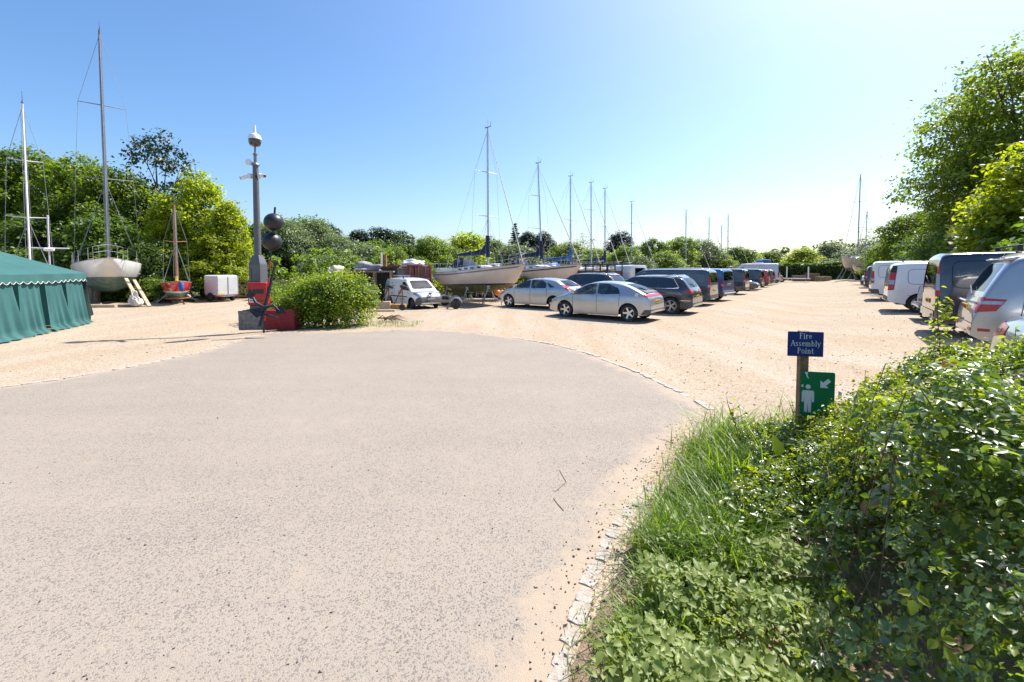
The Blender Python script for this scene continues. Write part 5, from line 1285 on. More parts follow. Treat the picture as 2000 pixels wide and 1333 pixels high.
# ---------------- camera mast
m_mast = M('grey painted steel', (.11, .115, .125), .5, .2, ns=4, na=.12, dirt=((.19, .175, .16), 2.5, .5))
m_camw = M('white camera housing', (.74, .74, .74), .35, ns=8, na=.05)
m_gl = M('smoked dome', (.012, .014, .02), .08, ns=5, coat=1.)
mx, my = at(506, 600, 14.25)[:2]
mast = thing('camera_mast', 'grey security camera mast with dome and two white cameras behind the concrete block', 'mast', (mx, my, 0), R(-6))
MB().box((0, 0, 1.04), (.40, .36, 2.08)).build('cabinet', m_mast, mast, bevel=.015)
b = MB(); w = .20; b.add([(-w, -.18, 2.08), (w, -.18, 2.08), (w, .18, 2.08), (-w, .18, 2.08), (-.11, -.11, 2.36), (.11, -.11, 2.36), (.11, .11, 2.36), (-.11, .11, 2.36)], [(0, 1, 5, 4), (1, 2, 6, 5), (2, 3, 7, 6), (3, 0, 4, 7), (4, 5, 6, 7), (3, 2, 1, 0)])
b.build('shoulder', m_mast, mast, bevel=.01)
MB().box((-.1, -.183, 1.3), (.012, .01, 1.3)).build('cabinet_seam', m_black, mast)
MB().tube([(0, 0, 2.3), (0, 0, 5.32)], [.105, .085], 16).build('pole', m_mast, mast, smooth_=50)
MB().lathe([(.10, 5.25), (.125, 5.26), (.125, 5.29), (.09, 5.34), (.05, 5.36), (.05, 5.59), (.07, 5.60), (.07, 5.64), (.03, 5.66), (.03, 5.94)], 14).build('bracket_tube', m_alu_d, mast, smooth_=40)
b = MB().lathe([(.001, 6.55), (.035, 6.54), (.04, 6.37), (.05, 6.29), (.16, 6.23), (.195, 6.14), (.20, 6.09)], 18); dm = b.build('dome_hood', m_camw, mast, smooth_=40)
MB().lathe([(.185, 6.10), (.19, 6.00), (.15, 5.91), (.08, 5.87), (.001, 5.86)], 18).build('dome_lens', m_gl, dm, smooth_=40)
for sg, tilt in ((-1, .42), (1, .34)):
    rot = Matrix.Rotation(tilt * sg, 3, 'Y')
    c0 = Vector((.16 * sg, -.05, 4.92)); c1 = c0 + Vector((.20 * sg, -.10, -.07 if sg < 0 else -.03)); ln = .2 if sg < 0 else .42
    b = MB().tube([(.09 * sg, 0, 4.95), tuple(c0)], .045, 8); b.bar(c0, c0 + (c1 - c0) * (1 + ln), .10, .10)
    b.box(tuple(c0), (.10, .12, .16)); hd_ = b.build('camera', m_camw, mast, bevel=.02)
    e = c0 + (c1 - c0) * (1 + ln); MB().bar(e, e + (c1 - c0).normalized() * .015, .08, .08).build('camera_lens', m_gl, hd_)
MB().lathe([(.001, -.03), (.10, -.02), (.10, .02), (.001, .03)], 18, o=(-.20, -.06, 5.37), axis='y').build('radio_dish', m_camw, mast, smooth_=40)
MB().bar((-.1, 0, 5.37), (-.2, -.03, 5.37), .03).build('dish_arm', m_alu_d, mast)
MB().tube([(.06, -.1, 5.23), (.14, -.14, 4.95), (.16, -.14, 4.77), (.09, -.12, 4.95), (.07, -.11, 4.86)], .012, 6).build('cable', m_black, mast)

# ---------------- red fire point box
m_redp = M('red box paint', (.44, .010, .012), .35, ns=4, na=.1, dirt=((.3, .1, .07), 3, .4))
px, py = at(507, 600, 13.95)[:2]
bx = thing('fire_point_box', 'red fire point box on a stand in front of the camera mast', 'box', (px, py, 0))
MB().box((0, 0, 1.12), (.60, .26, .72)).build('cabinet', m_redp, bx, bevel=.03)
MB().box((0, 0, .60), (.50, .22, .30)).build('stand', m_mast, bx, bevel=.01)
MB().box((0, 0, .22), (.55, .3, .44)).build('plinth', m_mast, bx, bevel=.01)
MB().box((.04, -.133, 1.20), (.34, .012, .15)).build('opening', m_black, bx)
lb = MB().box((-.17, -.134, 1.0), (.15, .008, .30)).build('notice', m_plate_w, bx)
for k in range(4): MB().box((-.17, -.140, 1.09 - .06 * k), (.11, .004, .022)).build('notice_line', m_redp if k == 0 else m_txt, lb)
MB().box((0, -.135, .90), (.42, .012, .02)).build('drawer_line', m_black, bx)

# ---------------- concrete block, half grey half red
m_conc = M('rough grey concrete', (.20, .19, .18), .95, ns=12, na=.35, bump=.9, bs=60)
m_concr = M('red painted concrete', (.26, .018, .022), .8, ns=10, na=.25, bump=.8, bs=60, dirt=((.12, .03, .03), 5, .6))
cbx, cby = gp(519, 645)
blk = thing('concrete_block', 'rough concrete block painted red on one half', 'block', (cbx, cby + .40, 0), R(3))
def rough_box(nm, x0, x1, h, mat, seed):
    rg_ = np.random.default_rng(seed); bm = bmesh.new(); bmesh.ops.create_cube(bm, size=1); bmesh.ops.subdivide_edges(bm, edges=bm.edges[:], cuts=7, use_grid_fill=True)
    for v in bm.verts:
        top = v.co.z > .45
        v.co = Vector((x0 + (x1 - x0) * (v.co.x + .5), v.co.y * .78, h * (v.co.z + .5))) + Vector(rg_.normal(0, .012 if top else .005, 3))
    me = bpy.data.meshes.new(nm); bm.to_mesh(me); bm.free(); me.materials.append(mat); return link_mesh(nm, me, blk)
rough_box('grey_half', -.85, -.09, .60, m_conc, 1); rough_box('red_half', -.092, .85, .615, m_concr, 2)

# ---------------- black balls on a banded pole
m_ball = M('matt black ball', (.014, .015, .017), .42, ns=6, na=.3)
dx_, dy_ = at(513, 600, 13.0)[:2]
ds = thing('day_shape_marker', 'two black balls on a leaning red and black banded pole', 'marker', (dx_, dy_, 0))
lean = lambda z: (.115 * z + .012, 0.0, z)
for k in range(8):
    z0_, z1_ = .35 + .26 * k, .35 + .26 * (k + 1)
    MB().tube([lean(z0_), lean(z1_)], .022, 8, caps=False).build('pole_band', m_redp if k % 2 == 0 else m_ball, ds, smooth_=50)
MB().tube([lean(2.3), lean(3.75)], .03, 8).build('pole_top', m_ball, ds, smooth_=50)
MB().tube([lean(0), lean(.36)], .03, 8).build('pole_foot', m_ball, ds, smooth_=50)
for z in (2.73, 3.31):
    c = lean(z); MB().ball((c[0], c[1], c[2]), .272, 28, 18, (1, 1, .96)).build('ball', m_ball, ds, smooth_=60)

# ---------------- anchor leaning on the block
m_anch = M('black anchor iron', (.03, .03, .034), .45, .5, ns=14, na=.4, bump=.3)
ax_, ay_ = gp(511, 660)
an = thing('anchor', 'old black stocked anchor leaning against the concrete block', 'anchor', (ax_, ay_ + .1, 0))
foot, head = Vector((-.06, -.05, .30)), Vector((.16, .42, 2.1))
MB().tube([foot, foot.lerp(head, .5), head], [.055, .045, .03], 8).build('shank', m_anch, an, smooth_=50)
MB().lathe([(.05, -.015), (.075, 0), (.05, .015), (.035, 0)], 14, o=tuple(head), closed=True, axis='y').build('ring', m_anch, an)
arm = [(-.34, .10, .95), (-.20, .02, .62), foot - Vector((0, 0, .02)), (.22, .16, .62), (.42, .32, .90)]
MB().tube([tuple(foot.lerp(head, .32) + Vector((dx, dyy, dzz))) for dx, dyy, dzz in ((-.34, -.10, .36), (-.20, -.12, .10), (0, -.08, -.04), (.24, -.02, .02), (.42, .06, -.20))], [.02, .04, .055, .04, .02], 8).build('arm', m_anch, an, smooth_=50)
def palm(c, d, w, l):
    d = Vector(d).normalized(); s_ = d.cross(Vector((0, -1, .3))).normalized(); n_ = d.cross(s_); c = Vector(c)
    P = [c + d * l, c + s_ * w, c - d * l * .5, c - s_ * w, c + n_ * .04]
    MB().add(P, [(0, 1, 4), (1, 2, 4), (2, 3, 4), (3, 0, 4), (0, 3, 2, 1)]).build('fluke', m_anch, an)
pc = foot.lerp(head, .32)
palm(pc + Vector((-.34, -.10, .30)), (-.2, 0, 1), .14, .20); palm(pc + Vector((.36, .04, -.12)), (1, 0, -.5), .14, .22); palm(pc + Vector((-.12, -.14, -.18)), (-1, 0, .25), .15, .30)
MB().tube([tuple(pc + Vector((-.38, -.14, -.10))), tuple(pc + Vector((.42, -.1, -.34)))], .03, 8).build('stock', m_anch, an, smooth_=50)

# ---------------- box trailer
m_wbox = M('white trailer panel', (.68, .68, .66), .45, ns=3, na=.06, dirt=((.45, .42, .36), 1.6, .35))
tx, ty = gp(424, 591)
bt = thing('box_trailer', 'white box trailer standing tail-on beside the red day boat', 'trailer', (tx - .35, ty + .9, 0), R(58))
bt.scale = (.88, .80, .78)
MB().prism([(-.62, .50), (.62, .50), (.62, 1.92), (.52, 1.98), (-.52, 1.98), (-.62, 1.92)], -1.0, 1.0, 'xz').build('box_body', m_wbox, bt, bevel=.03)
for x0, x1 in ((-.60, -.01), (.01, .60)): MB().box(((x0 + x1) / 2, -1.012, 1.20), (x1 - x0, .02, 1.30)).build('rear_door', m_wbox, bt, bevel=.01)
MB().box((.02, -1.03, 1.2), (.025, .03, 1.32)).build('lock_bar', m_galv, bt)
for sx in (-.64, .64): MB().tube([(sx, -1.0, .5), (sx, -1.0, 1.95)], .022, 6).build('corner_trim', m_alu, bt)
MB().box((-.35, -1.03, .60), (.32, .012, .10)).build('number_plate', m_plate_y, bt)
fr = MB().box((0, 0, .44), (1.1, 2.0, .10)); fr.bar((0, .9, .44), (0, 2.1, .44), .08); fr.build('chassis', m_galv, bt)
for sx in (-.68, .68):
    MB().lathe([(.001, -.08), (.16, -.08), (.27, -.07), (.28, .07), (.16, .08), (.001, .08)], 20, o=(sx, 0, .28), axis='x').build('wheel', m_tyre, bt, smooth_=40)
    MB().tube([(sx, .36 * math.cos(a), .28 + .36 * math.sin(a)) for a in np.linspace(.15, 3.0, 9)], .05, 6).build('mudguard', m_black, bt)
for sx in (-.5, .5): MB().box((sx, -1.02, .42), (.16, .03, .08)).build('tail_light', m_red_l, bt)

# ---------------- field gate, posts
def field_gate(name, label, a, b, h=1.15):
    a, b = Vector((*a, 0)), Vector((*b, 0)); d = b - a
    g = thing(name, label, 'gate', a, math.atan2(d.y, d.x)); Lg = d.length
    for z in (.18, .40, .62, .86, h): MB().box((Lg / 2, 0, z), (Lg, .035, .085)).build('rail', m_timber, g, bevel=.006)
    for x in (.05, Lg / 2, Lg - .05): MB().box((x, -.03, h / 2 + .06), (.08, .03, h)).build('upright', m_timber, g, bevel=.006)
    for x0, z0_, x1, z1_ in ((.1, .2, Lg * .48, h), (Lg * .48, .2, .1, h), (Lg * .52, h, Lg - .1, .2), (Lg * .52, .2, Lg - .1, h)): MB().bar((x0, .03, z0_), (x1, .03, z1_), .03, .07).build('brace', m_timber, g)
    for x in (-.16, Lg + .16): MB().box((x, 0, .68), (.17, .17, 1.36)).build('gate_post', m_timber, g, bevel=.015)
    return g
field_gate('field_gate', 'five-bar timber field gate between the box trailer and the camera mast', at(442, 586, 27.2)[:2], at(487, 585, 27.6)[:2])
field_gate('field_gate', 'timber gate section half hidden by the bush and the red box', at(535, 586, 27.6)[:2], at(575, 586, 27.8)[:2])
pl = thing('timber_post', 'tall weathered timber post with a small white lamp behind the box trailer', 'post', (*at(422, 590, 27.0)[:2], 0))
MB().tube([(0, 0, 0), (0.02, 0, 3.15)], [.11, .095], 9).build('shaft', m_timber, pl, smooth_=50)
MB().box((.14, -.08, 2.15), (.2, .14, .16)).build('lamp', m_camw, pl, bevel=.04)
rp = thing('utility_pole', 'dark utility pole standing before the trees behind the parked vans', 'pole', (*at(1856, 600, 21.0)[:2], .2))
MB().tube([(0, 0, 0), (0, 0, 4.4)], [.14, .12], 10).build('shaft', M('dark creosoted timber', (.06, .05, .045), .9, ns=8, na=.3), rp, smooth_=50)
rm_ = thing('radar_pole', 'thin white pole carrying a radar scanner behind the tent', 'pole', (*at(101, 600, 19.0)[:2], 0), R(40))
MB().tube([(0, 0, 0), (0, 0, 4.25)], .032, 8).build('shaft', m_white_spar, rm_, smooth_=50)
MB().box((0, 0, 2.82), (1.25, .05, .05)).build('scanner_bar', m_camw, rm_, bevel=.015); MB().box((0, 0, 2.76), (.34, .3, .14)).build('scanner_housing', m_camw, rm_, bevel=.05)

# ---------------- clutter round the bow-on yacht
pr = Vector((*at(262, 596, 22.0)[:2], 0))
for k, (a, b, lab) in enumerate((((246, 545, 23.0), (276, 600, 21.5), 'pale timber prop leaning from the white yacht to the ground'), ((262, 548, 24.0), (292, 600, 22.3), 'second pale timber prop beside the white sheet'), ((172, 553, 24.0), (158, 598, 22.2), 'timber prop on the tent side of the white yacht'))):
    p0, p1 = at(*a), Vector((*gp(b[0], b[1]), .02)); tag(MB().bar(p0, p1, .14, .10).build('timber_prop', m_timber_l), lab, 'prop')
rgc = random.Random(8)
sh = MB(); base = Vector((*gp(268, 600), 0)); bm = bmesh.new(); bmesh.ops.create_icosphere(bm, subdivisions=4, radius=1)
rn = np.random.default_rng(3); ph = rn.uniform(0, 6, 12)
for v in bm.verts:
    c = v.co.copy(); k_ = 1 + .16 * math.sin(5 * c.x + ph[0] + 4 * c.z) + .14 * math.sin(9 * c.y + ph[1]) + .08 * math.sin(15 * c.z + 7 * c.x)
    hh = c.z * .5 + .5; v.co = Vector((c.x * .42 * k_ * (1.25 - hh) - .25 * hh, c.y * .35 * k_ * (1.2 - hh), max(hh * 1.25 * k_, 0.0)))
me = bpy.data.meshes.new('dust_sheet'); bm.to_mesh(me); bm.free(); me.materials.append(M('dirty white sheet', (.62, .55, .48), .9, ns=6, na=.2, bump=.4)); me.polygons.foreach_set('use_smooth', np.ones(len(me.polygons), bool))
me.transform(Matrix.Diagonal((.72, .72, .62, 1)))
o = tag(link_mesh('dust_sheet', me), 'crumpled dirty white sheet heaped at the foot of a yacht prop', 'sheet'); o.location = base
for k, u in enumerate((163, 172, 181, 190)):
    p = at(u, 596, 24.6); tag(MB().tube([(p.x, p.y, 0), (p.x + .1 * (k % 2), p.y, 2.0 + .25 * ((k * 7) % 3))], [.16, .13], 9).build('timber_pile', m_timber, smooth_=50), ('grey upright log beside the white yacht, nearest the tent', 'grey upright log beside the white yacht, second from the tent', 'grey upright log beside the white yacht, third from the tent', 'grey upright log beside the white yacht, farthest from the tent')[k], 'log', 'upright logs stored beside the white yacht')
for k, (u, v, l, a, lab) in enumerate(((182, 601, 2.2, .1, 'pale timber beam lying in front of the tent corner'), (222, 600, 2.6, .05, 'long timber beam on the ground under the white yacht'), (176, 598, .9, .5, 'short timber baulk behind the pale beam'))):
    p = gp(u, v); tag(MB().box((p[0], p[1], .07), (l, .2, .13), Matrix.Rotation(a - .05, 3, 'Z')).build('timber_beam', m_timber_l if k == 0 else m_timber, bevel=.02), lab, 'beam')

# ---------------- containers behind the white van
m_cont = M('rust red container', (.33, .095, .06), .7, ns=2.2, na=.2, dirt=((.13, .05, .03), 3, .6), bump=.15)
m_contb = M('black container', (.018, .018, .02), .7, ns=3, na=.3)
def corrugated(n_, a, b, z0_, z1_, depth, inv=False):
    """trapezoid-ribbed sheet from plan point a to plan point b, as verts and faces"""
    a, b = Vector((a[0], a[1], 0)), Vector((b[0], b[1], 0)); d = (b - a) / n_; nn = Vector((-d.y, d.x, 0)).normalized() * (-depth if inv else depth)
    P = []
    for k in range(n_):
        for f_, h in ((0, 0), (.3, 0), (.5, 1), (.8, 1)): P.append(a + d * (k + f_) + nn * h)
    P.append(b); V_ = [(p.x, p.y, z0_) for p in P] + [(p.x, p.y, z1_) for p in P]; q = len(P)
    return V_, [(i, i + 1, q + i + 1, q + i) for i in range(q - 1)]
def container(label, loc, rot, L, W, H, mat, doors=True):
    c = thing('shipping_container', label, 'container', loc, rot)
    # door end at y=0 facing -y, long axis +y
    for nm, a, b, inv in (('side_wall', (-W / 2, L), (-W / 2, 0), False), ('side_wall', (W / 2, 0), (W / 2, L), False)):
        mb = MB(); mb.add(*corrugated(int(L / .28), a, b, .15, H - .1, -.035, inv)); mb.build(nm, mat, c)
    MB().box((0, L, H / 2), (W, .04, H - .2)).build('end_wall', mat, c)
    MB().box((0, L / 2, H - .04), (W - .1, L - .1, .05)).build('roof', mat, c)
    MB().box((0, L / 2, .1), (W - .06, L - .06, .14)).build('floor_frame', mat, c)
    for x in (-W / 2, W / 2):
        for y in (0, L): MB().box((x, y, H / 2), (.13, .13, H)).build('corner_post', mat, c, bevel=.01)
        MB().box((x, L / 2, H - .05), (.09, L, .10)).build('top_rail', mat, c)
    MB().box((0, 0, H - .06), (W, .10, .12)).build('door_header', mat, c)
    if doors:
        for sg in (-1, 1):
            d = MB().box((sg * W * .24, -.01, H / 2), (W * .455, .05, H - .32)).build('door', mat, c, bevel=.01)
            for k in range(3): MB().box((sg * W * .24, -.04, .55 + .75 * k), (W * .40, .02, .12)).build('door_rib', mat, d)
            for q in (.13, .34): MB().tube([(sg * W * q, -.075, .14), (sg * W * q, -.075, H - .12)], .022, 7).build('locking_bar', m_galv, d, smooth_=50)
        MB().box((-W * .18, -.05, H * .52), (.42, .02, .5)).build('notice_panel', m_plate_w, c)
        MB().lathe([(.001, -.055), (.09, -.055), (.09, -.04)], 14, o=(-W * .36, 0, H * .68), axis='y').build('round_label', m_camw, c)
        for x0, z, n_ in ((.30, H * .60, 4), (.66, H * .60, 7), (.72, H * .50, 4), (-.95, H - .06, 6), (.62, H - .06, 6)):
            for k in range(n_): MB().box((x0 + .075 * k, -.058, z), (.05, .008, .085)).build('lettering', m_plate_w, c)
    return c
ca_, cb_ = at(776, 560, 31.0), None
rot_c = math.atan2(.47, .88)
cl = Vector((ca_.x, ca_.y, -.40)); cen = cl + Vector((math.cos(rot_c), math.sin(rot_c), 0)) * 1.22
container('rust red shipping container with white stencilled doors behind the white van', (cen.x, cen.y, -.40), rot_c, 6.06, 2.44, 2.59, m_cont)
b0 = at(738, 560, 28.6)
container('black ribbed container in front of the rust red one', (b0.x - .2, b0.y, -.35), R(2), 2.4, 2.9, 2.33, m_contb, False)
mb = MB(); mb.add(*corrugated(11, (-1.45, -.02), (1.45, -.02), .1, 2.3, .03)); mb.build('end_wall', m_contb, bpy.data.objects['shipping_container.001'])
def heap(name, label, cat, c, dim, mat, seed, sub=4, lump=.22):
    rn = np.random.default_rng(seed); bm = bmesh.new(); bmesh.ops.create_icosphere(bm, subdivisions=sub, radius=1); K = rn.normal(0, 5, (9, 3)); ph = rn.uniform(0, 6, 9)
    for v in bm.verts:
        p = np.array(v.co); k_ = 1 + lump * sum(math.sin(K[i] @ p + ph[i]) / (1 + i * .35) for i in range(9)) * .45
        v.co = Vector((p[0] * dim[0] * k_, p[1] * dim[1] * k_, max(p[2] * dim[2] * k_, -.02)))
    me = bpy.data.meshes.new(name); bm.to_mesh(me); bm.free(); me.materials.append(mat); me.polygons.foreach_set('use_smooth', np.ones(len(me.polygons), bool))
    o = tag(link_mesh(name, me), label, cat); o.location = c; return o
m_tarp = M('grey blue tarpaulin', (.26, .25, .25), .8, ns=4, na=.5, dirt=((.03, .06, .18), 2, .8))
heap('tarpaulin', 'crumpled grey and blue tarpaulin above the bush', 'tarpaulin', at(718, 528, 27.5), (.85, .6, .48), m_tarp, 4)
heap('white_sheet', 'crumpled white sheet lying on the rust red container roof', 'sheet', at(806, 518.5, 32.6), (.85, .7, .42), M('white plastic sheet', (.7, .7, .7), .5, ns=5, na=.15), 6)
heap('fishing_net', 'pale heap of netting above the top of the bush', 'net', at(655, 531, 26.0), (.45, .4, .36), M('pale net', (.5, .46, .38), .95, ns=20, na=.4, bump=.6), 9)
ck = at(700, 540, 27.6)
tb = thing('work_bench', 'dark timber staging holding up the tarpaulin behind the bush', 'staging', (ck.x, ck.y, 0), R(10))
for x in (-1.0, 0, 1.0, 2.0):
    for y in (-.4, .5): MB().box((x, y, .85), (.1, .1, 1.7)).build('leg', m_timber, tb)
MB().box((.5, .05, 1.73), (3.4, 1.2, .08)).build('top', m_timber, tb)
fl = thing('steel_flue', 'shiny steel flue pipe with a rusty side standing over the black container', 'flue', (*at(749, 518, 30.6)[:2], 1.7))
MB().tube([(-.1, 0, .3), (-.1, 0, 1.35)], .13, 16).build('pipe', M('polished steel', (.8, .78, .76), .12, 1., ns=4, na=.05), fl, smooth_=50)
MB().tube([(.12, .05, .3), (.12, .05, 1.2)], .11, 14).build('rusty_pipe', M('orange rust', (.5, .22, .06), .6, ns=6, na=.3), fl, smooth_=50)
MB().box((.4, .2, .32), (1.5, .7, .12)).build('roof_plate', m_rust, fl)

# ---------------- hand trolley, timbers by the van
hx, hy = gp(772, 606)
ht = thing('hand_trolley', 'rusty two-wheeled hand trolley with upright frames beside the white van', 'trolley', (hx, hy, 0), R(-12))
for x in (-.32, .36):
    MB().tube([(x - .42, 0, .25), (x, 0, 1.05)], .028, 7).build('brace', m_rust, ht); MB().tube([(x, 0, .12), (x, 0, 1.1)], .026, 7).build('upright', m_rust, ht)
    b = MB(); b.ball((x + .02, 0, 1.1), .11, 10, 7, (1.3, .9, .8)); b.ball((x + .16, 0, 1.06), .09, 10, 7, (1.1, .9, .8)); b.build('rubber_pad', m_tyre, ht, smooth_=60)
MB().box((.0, 0, .2), (.95, .5, .16)).build('deck', M('ochre paint', (.35, .20, .06), .8, ns=8, na=.4), ht, bevel=.02)
for x in (-.42, .46): MB().lathe([(.001, -.05), (.12, -.05), (.16, 0), (.12, .05), (.001, .05)], 16, o=(x, -.22, .16), axis='y').build('wheel', m_tyre, ht, smooth_=40)
for k, (u, v, dim, a, z, lab) in enumerate(((749, 607, (.62, .35, .42), .15, .21, 'square timber block beside the bush'), (752, 609, (.95, .22, .09), .05, .05, 'pale plank lying below the timber block'))):
    p = gp(u, v); tag(MB().box((p[0], p[1] - .1 * k, z), dim, Matrix.Rotation(a, 3, 'Z')).build('timber_block' if k == 0 else 'plank', m_timber_l, bevel=.015), lab, 'timber')
br = random.Random(3)
bt_ = thing('dead_branches', 'brown dead branches lying at the foot of the bush', 'branches', (*gp(752, 628), 0))
for k in range(16):
    a = br.uniform(-.6, 1.2); l = br.uniform(.3, .75); x0, y0 = br.uniform(-.35, .3), br.uniform(-.25, .25)
    MB().tube([(x0, y0, .03 + br.uniform(0, .12)), (x0 + l * .5 * math.cos(a), y0 + l * .5 * math.sin(a) * .5, .10 + br.uniform(0, .1)), (x0 + l * math.cos(a), y0 + l * math.sin(a) * .5, .03)], [.022, .016, .006], 5).build('branch', M('dead wood', (.17, .11, .075), .95, ns=20, na=.4), bt_)

# ---------------- boat trailers and gear under the yachts
def trailer(label, pos, rot, L, mat):
    t = thing('boat_trailer', label, 'trailer', (*pos, gz(*pos)), rot)
    for sg in (1, -1): MB().bar((-L / 2, sg * .5, .42), (L * .25, sg * .5, .42), .08, .10).build('side_beam', mat, t); MB().bar((L * .25, sg * .5, .42), (L / 2, 0, .42), .08, .10).build('draw_beam', mat, t)
    for x in (-L * .45, -L * .15, L * .18): MB().bar((x, -.62, .42), (x, .62, .42), .07, .08).build('cross_beam', mat, t)
    for x in (-L * .42, L * .1):
        for sg in (1, -1): MB().tube([(x, sg * .4, .45), (x, sg * .45, .85)], .03, 6).build('roller_post', m_galv, t); MB().lathe([(.001, -.1), (.07, -.1), (.05, 0), (.07, .1), (.001, .1)], 12, o=(x, sg * .45, .88), axis='x').build('roller', m_tyre, t, smooth_=40)
    for sg in (1, -1):
        w = MB().lathe([(.13, -.07), (.22, -.085), (.28, -.07), (.29, 0), (.28, .07), (.22, .085), (.13, .07)], 20, o=(-L * .1, sg * .72, .29), axis='y').build('wheel', m_tyre, t, smooth_=40)
        MB().lathe([(.001, -.04), (.15, -.05), (.15, .05), (.001, .04)], 16, o=(-L * .1, sg * .72, .29), axis='y').build('hub', m_camw if sg > 0 else m_galv, w)
        MB().tube([(-L * .1 + .36 * math.cos(a), sg * .72, .30 + .36 * math.sin(a)) for a in np.linspace(.2, 2.94, 8)], .06, 6).build('mudguard', m_galv, t)
    MB().tube([(L / 2, 0, .05), (L / 2, 0, .65)], .03, 6).build('jockey_wheel', m_galv, t)
    return t
trailer('empty rusty boat trailer in front of the dark off-road car', gp(905, 588), R(8), 4.6, m_timber)
trailer('short galvanised boat trailer behind the white van', gp(872, 583), R(20), 2.6, m_galv)
for k, (u, v, r_, col, lab) in enumerate(((972, 578, .22, (.75, .2, .03), 'orange mooring buoy below the beige yacht, nearest the stand'), (981, 577, .20, (.8, .27, .05), 'orange mooring buoy between two others'), (991, 577, .2, (.62, .1, .03), 'dull red mooring buoy nearest the silver car'))):
    p = gp(u, v); b = MB().ball((p[0], p[1], r_), r_, 14, 10); b.tube([(p[0], p[1], 2 * r_ - .02), (p[0], p[1], 2 * r_ + .08)], .05, 8); tag(b.build('mooring_buoy', M('buoy %d' % k, col, .5, ns=6, na=.2), smooth_=50), lab, 'buoy')
p = gp(1002, 577); tag(MB().box((p[0] - .1, p[1] + .4, .5), (.8, .5, .9)).build('crate', m_rust, bevel=.03), 'rusty red crate standing beside the mooring buoys', 'crate')
p = gp(1012, 572); tag(MB().box((p[0], p[1] + .6, .55), (2.2, .25, .12)).build('plank', m_timber_l, bevel=.01), 'pale plank propped level behind the rusty crate', 'plank')
p = gp(938, 580); sl = thing('step_ladder', 'yellow and grey step ladder standing before the off-road car', 'ladder', (p[0], p[1], 0), R(15))
for sg in (-.22, .22):
    MB().bar((sg, -.4, 0), (sg * .7, 0, 1.25), .05, .03).build('stile', m_galv, sl); MB().bar((sg, .4, 0), (sg * .7, 0, 1.25), .05, .03).build('back_leg', m_galv, sl)
for k in range(4): MB().box((0, -.4 + .09 * (k + 1), .25 * (k + 1)), (.40 - .03 * k, .08, .03)).build('rung', m_alu, sl)
MB().box((0, -.02, 1.27), (.36, .2, .06)).build('top_step', M('yellow plastic', (.8, .45, .02), .5, ns=6), sl, bevel=.01)

# ---------------- tipper trailer and truck cab behind the row
tr0 = at(1165, 560, 33.0); tz = gz(tr0.x, tr0.y)
cg = thing('cage_trailer', 'dark cage-sided trailer behind the dark sport utility car', 'trailer', (tr0.x, tr0.y, tz), math.atan2(.45, .89))
MB().box((0, 0, .75), (3.4, 1.8, .12)).build('bed', m_black, cg)
for y in (-.9, .9):
    for x in np.linspace(-1.7, 1.7, 6): MB().box((x, y, 1.55), (.06, .06, 1.5)).build('stake', m_black, cg)
    for z in (1.25, 1.75, 2.28): MB().box((0, y, z), (3.45, .05, .07)).build('side_rail', m_black, cg)
    for z in (1.0, 1.5): MB().box((0, y * .98, z), (3.4, .02, .42)).build('mesh_panel', m_rust, cg)
for y in (-.8, .8):
    for x in (-.45, .45): MB().lathe([(.001, -.1), (.3, -.1), (.34, 0), (.3, .1), (.001, .1)], 18, o=(x, y, .34), axis='y').build('wheel', m_tyre, cg, smooth_=40)
tk0 = at(1232, 560, 34.5); tk = thing('flatbed_truck', 'white truck cab showing above the slate blue van', 'truck', (tk0.x, tk0.y, gz(tk0.x, tk0.y)), math.atan2(.45, .89))
MB().prism([(-.9, .55), (1.0, .55), (1.05, 1.25), (.72, 2.12), (.6, 2.2), (-.75, 2.2), (-.9, 2.1)], -.95, .95).build('cab', p_white, tk, bevel=.06, smooth_=40)
for sg in (1, -1): MB().prism([(-.45, 1.42), (.72, 1.42), (.5, 1.98), (-.45, 1.98)], sg * .955, sg * .965).build('cab_window', g_dark, tk)
MB().box((-2.6, 0, .95), (3.3, 1.95, .18)).build('flatbed', m_grey_pl, tk)
for x in (.35, -2.6):
    for sg in (1, -1): MB().lathe([(.001, -.1), (.3, -.11), (.37, -.08), (.37, .08), (.3, .11), (.001, .1)], 20, o=(x, sg * .82, .37), axis='y').build('wheel', m_tyre, tk, smooth_=40)

# ---------------- far end: covered boat, trailer uprights, pallets
cvb = at(1492, 511, 64.0)
cv = thing('covered_boat', 'small boat under a bright blue cover high on a rack beyond the camper van', 'boat', (cvb.x, cvb.y, 0), R(20))
b = MB().prism([(-.9, 2.6), (.9, 2.6), (1.05, 2.85), (.7, 3.25), (-.6, 3.3), (-1.0, 3.0)], -.5, .5); b.build('cover', m_blue_c, cv, bevel=.2, smooth_=60, seg=3)
for x in (-1.7, 1.7):
    for y in (-.7, .7): MB().box((x, y, 1.3), (.1, .1, 2.62)).build('rack_leg', m_timber, cv)
MB().box((0, 0, 2.5), (4.2, 1.6, .12)).build('rack_bed', m_timber_l, cv); MB().box((-1.5, 0, 2.2), (7, 1.8, .14)).build('rack_beam', m_timber_l, cv)
ft = at(1537, 546, 62.0)
fb_ = thing('boat_trailer', 'long boat trailer with tall white uprights at the end of the boat-side row', 'trailer', (ft.x, ft.y, gz(ft.x, ft.y)), R(-35))
MB().box((0, 0, .5), (5.5, 1.6, .12)).build('frame', m_galv, fb_)
for x, y in ((-2.4, -.75), (0, -.75), (2.5, -.75), (2.5, .75)): MB().box((x, y, 1.35), (.14, .14, 1.7)).build('upright', m_camw, fb_)
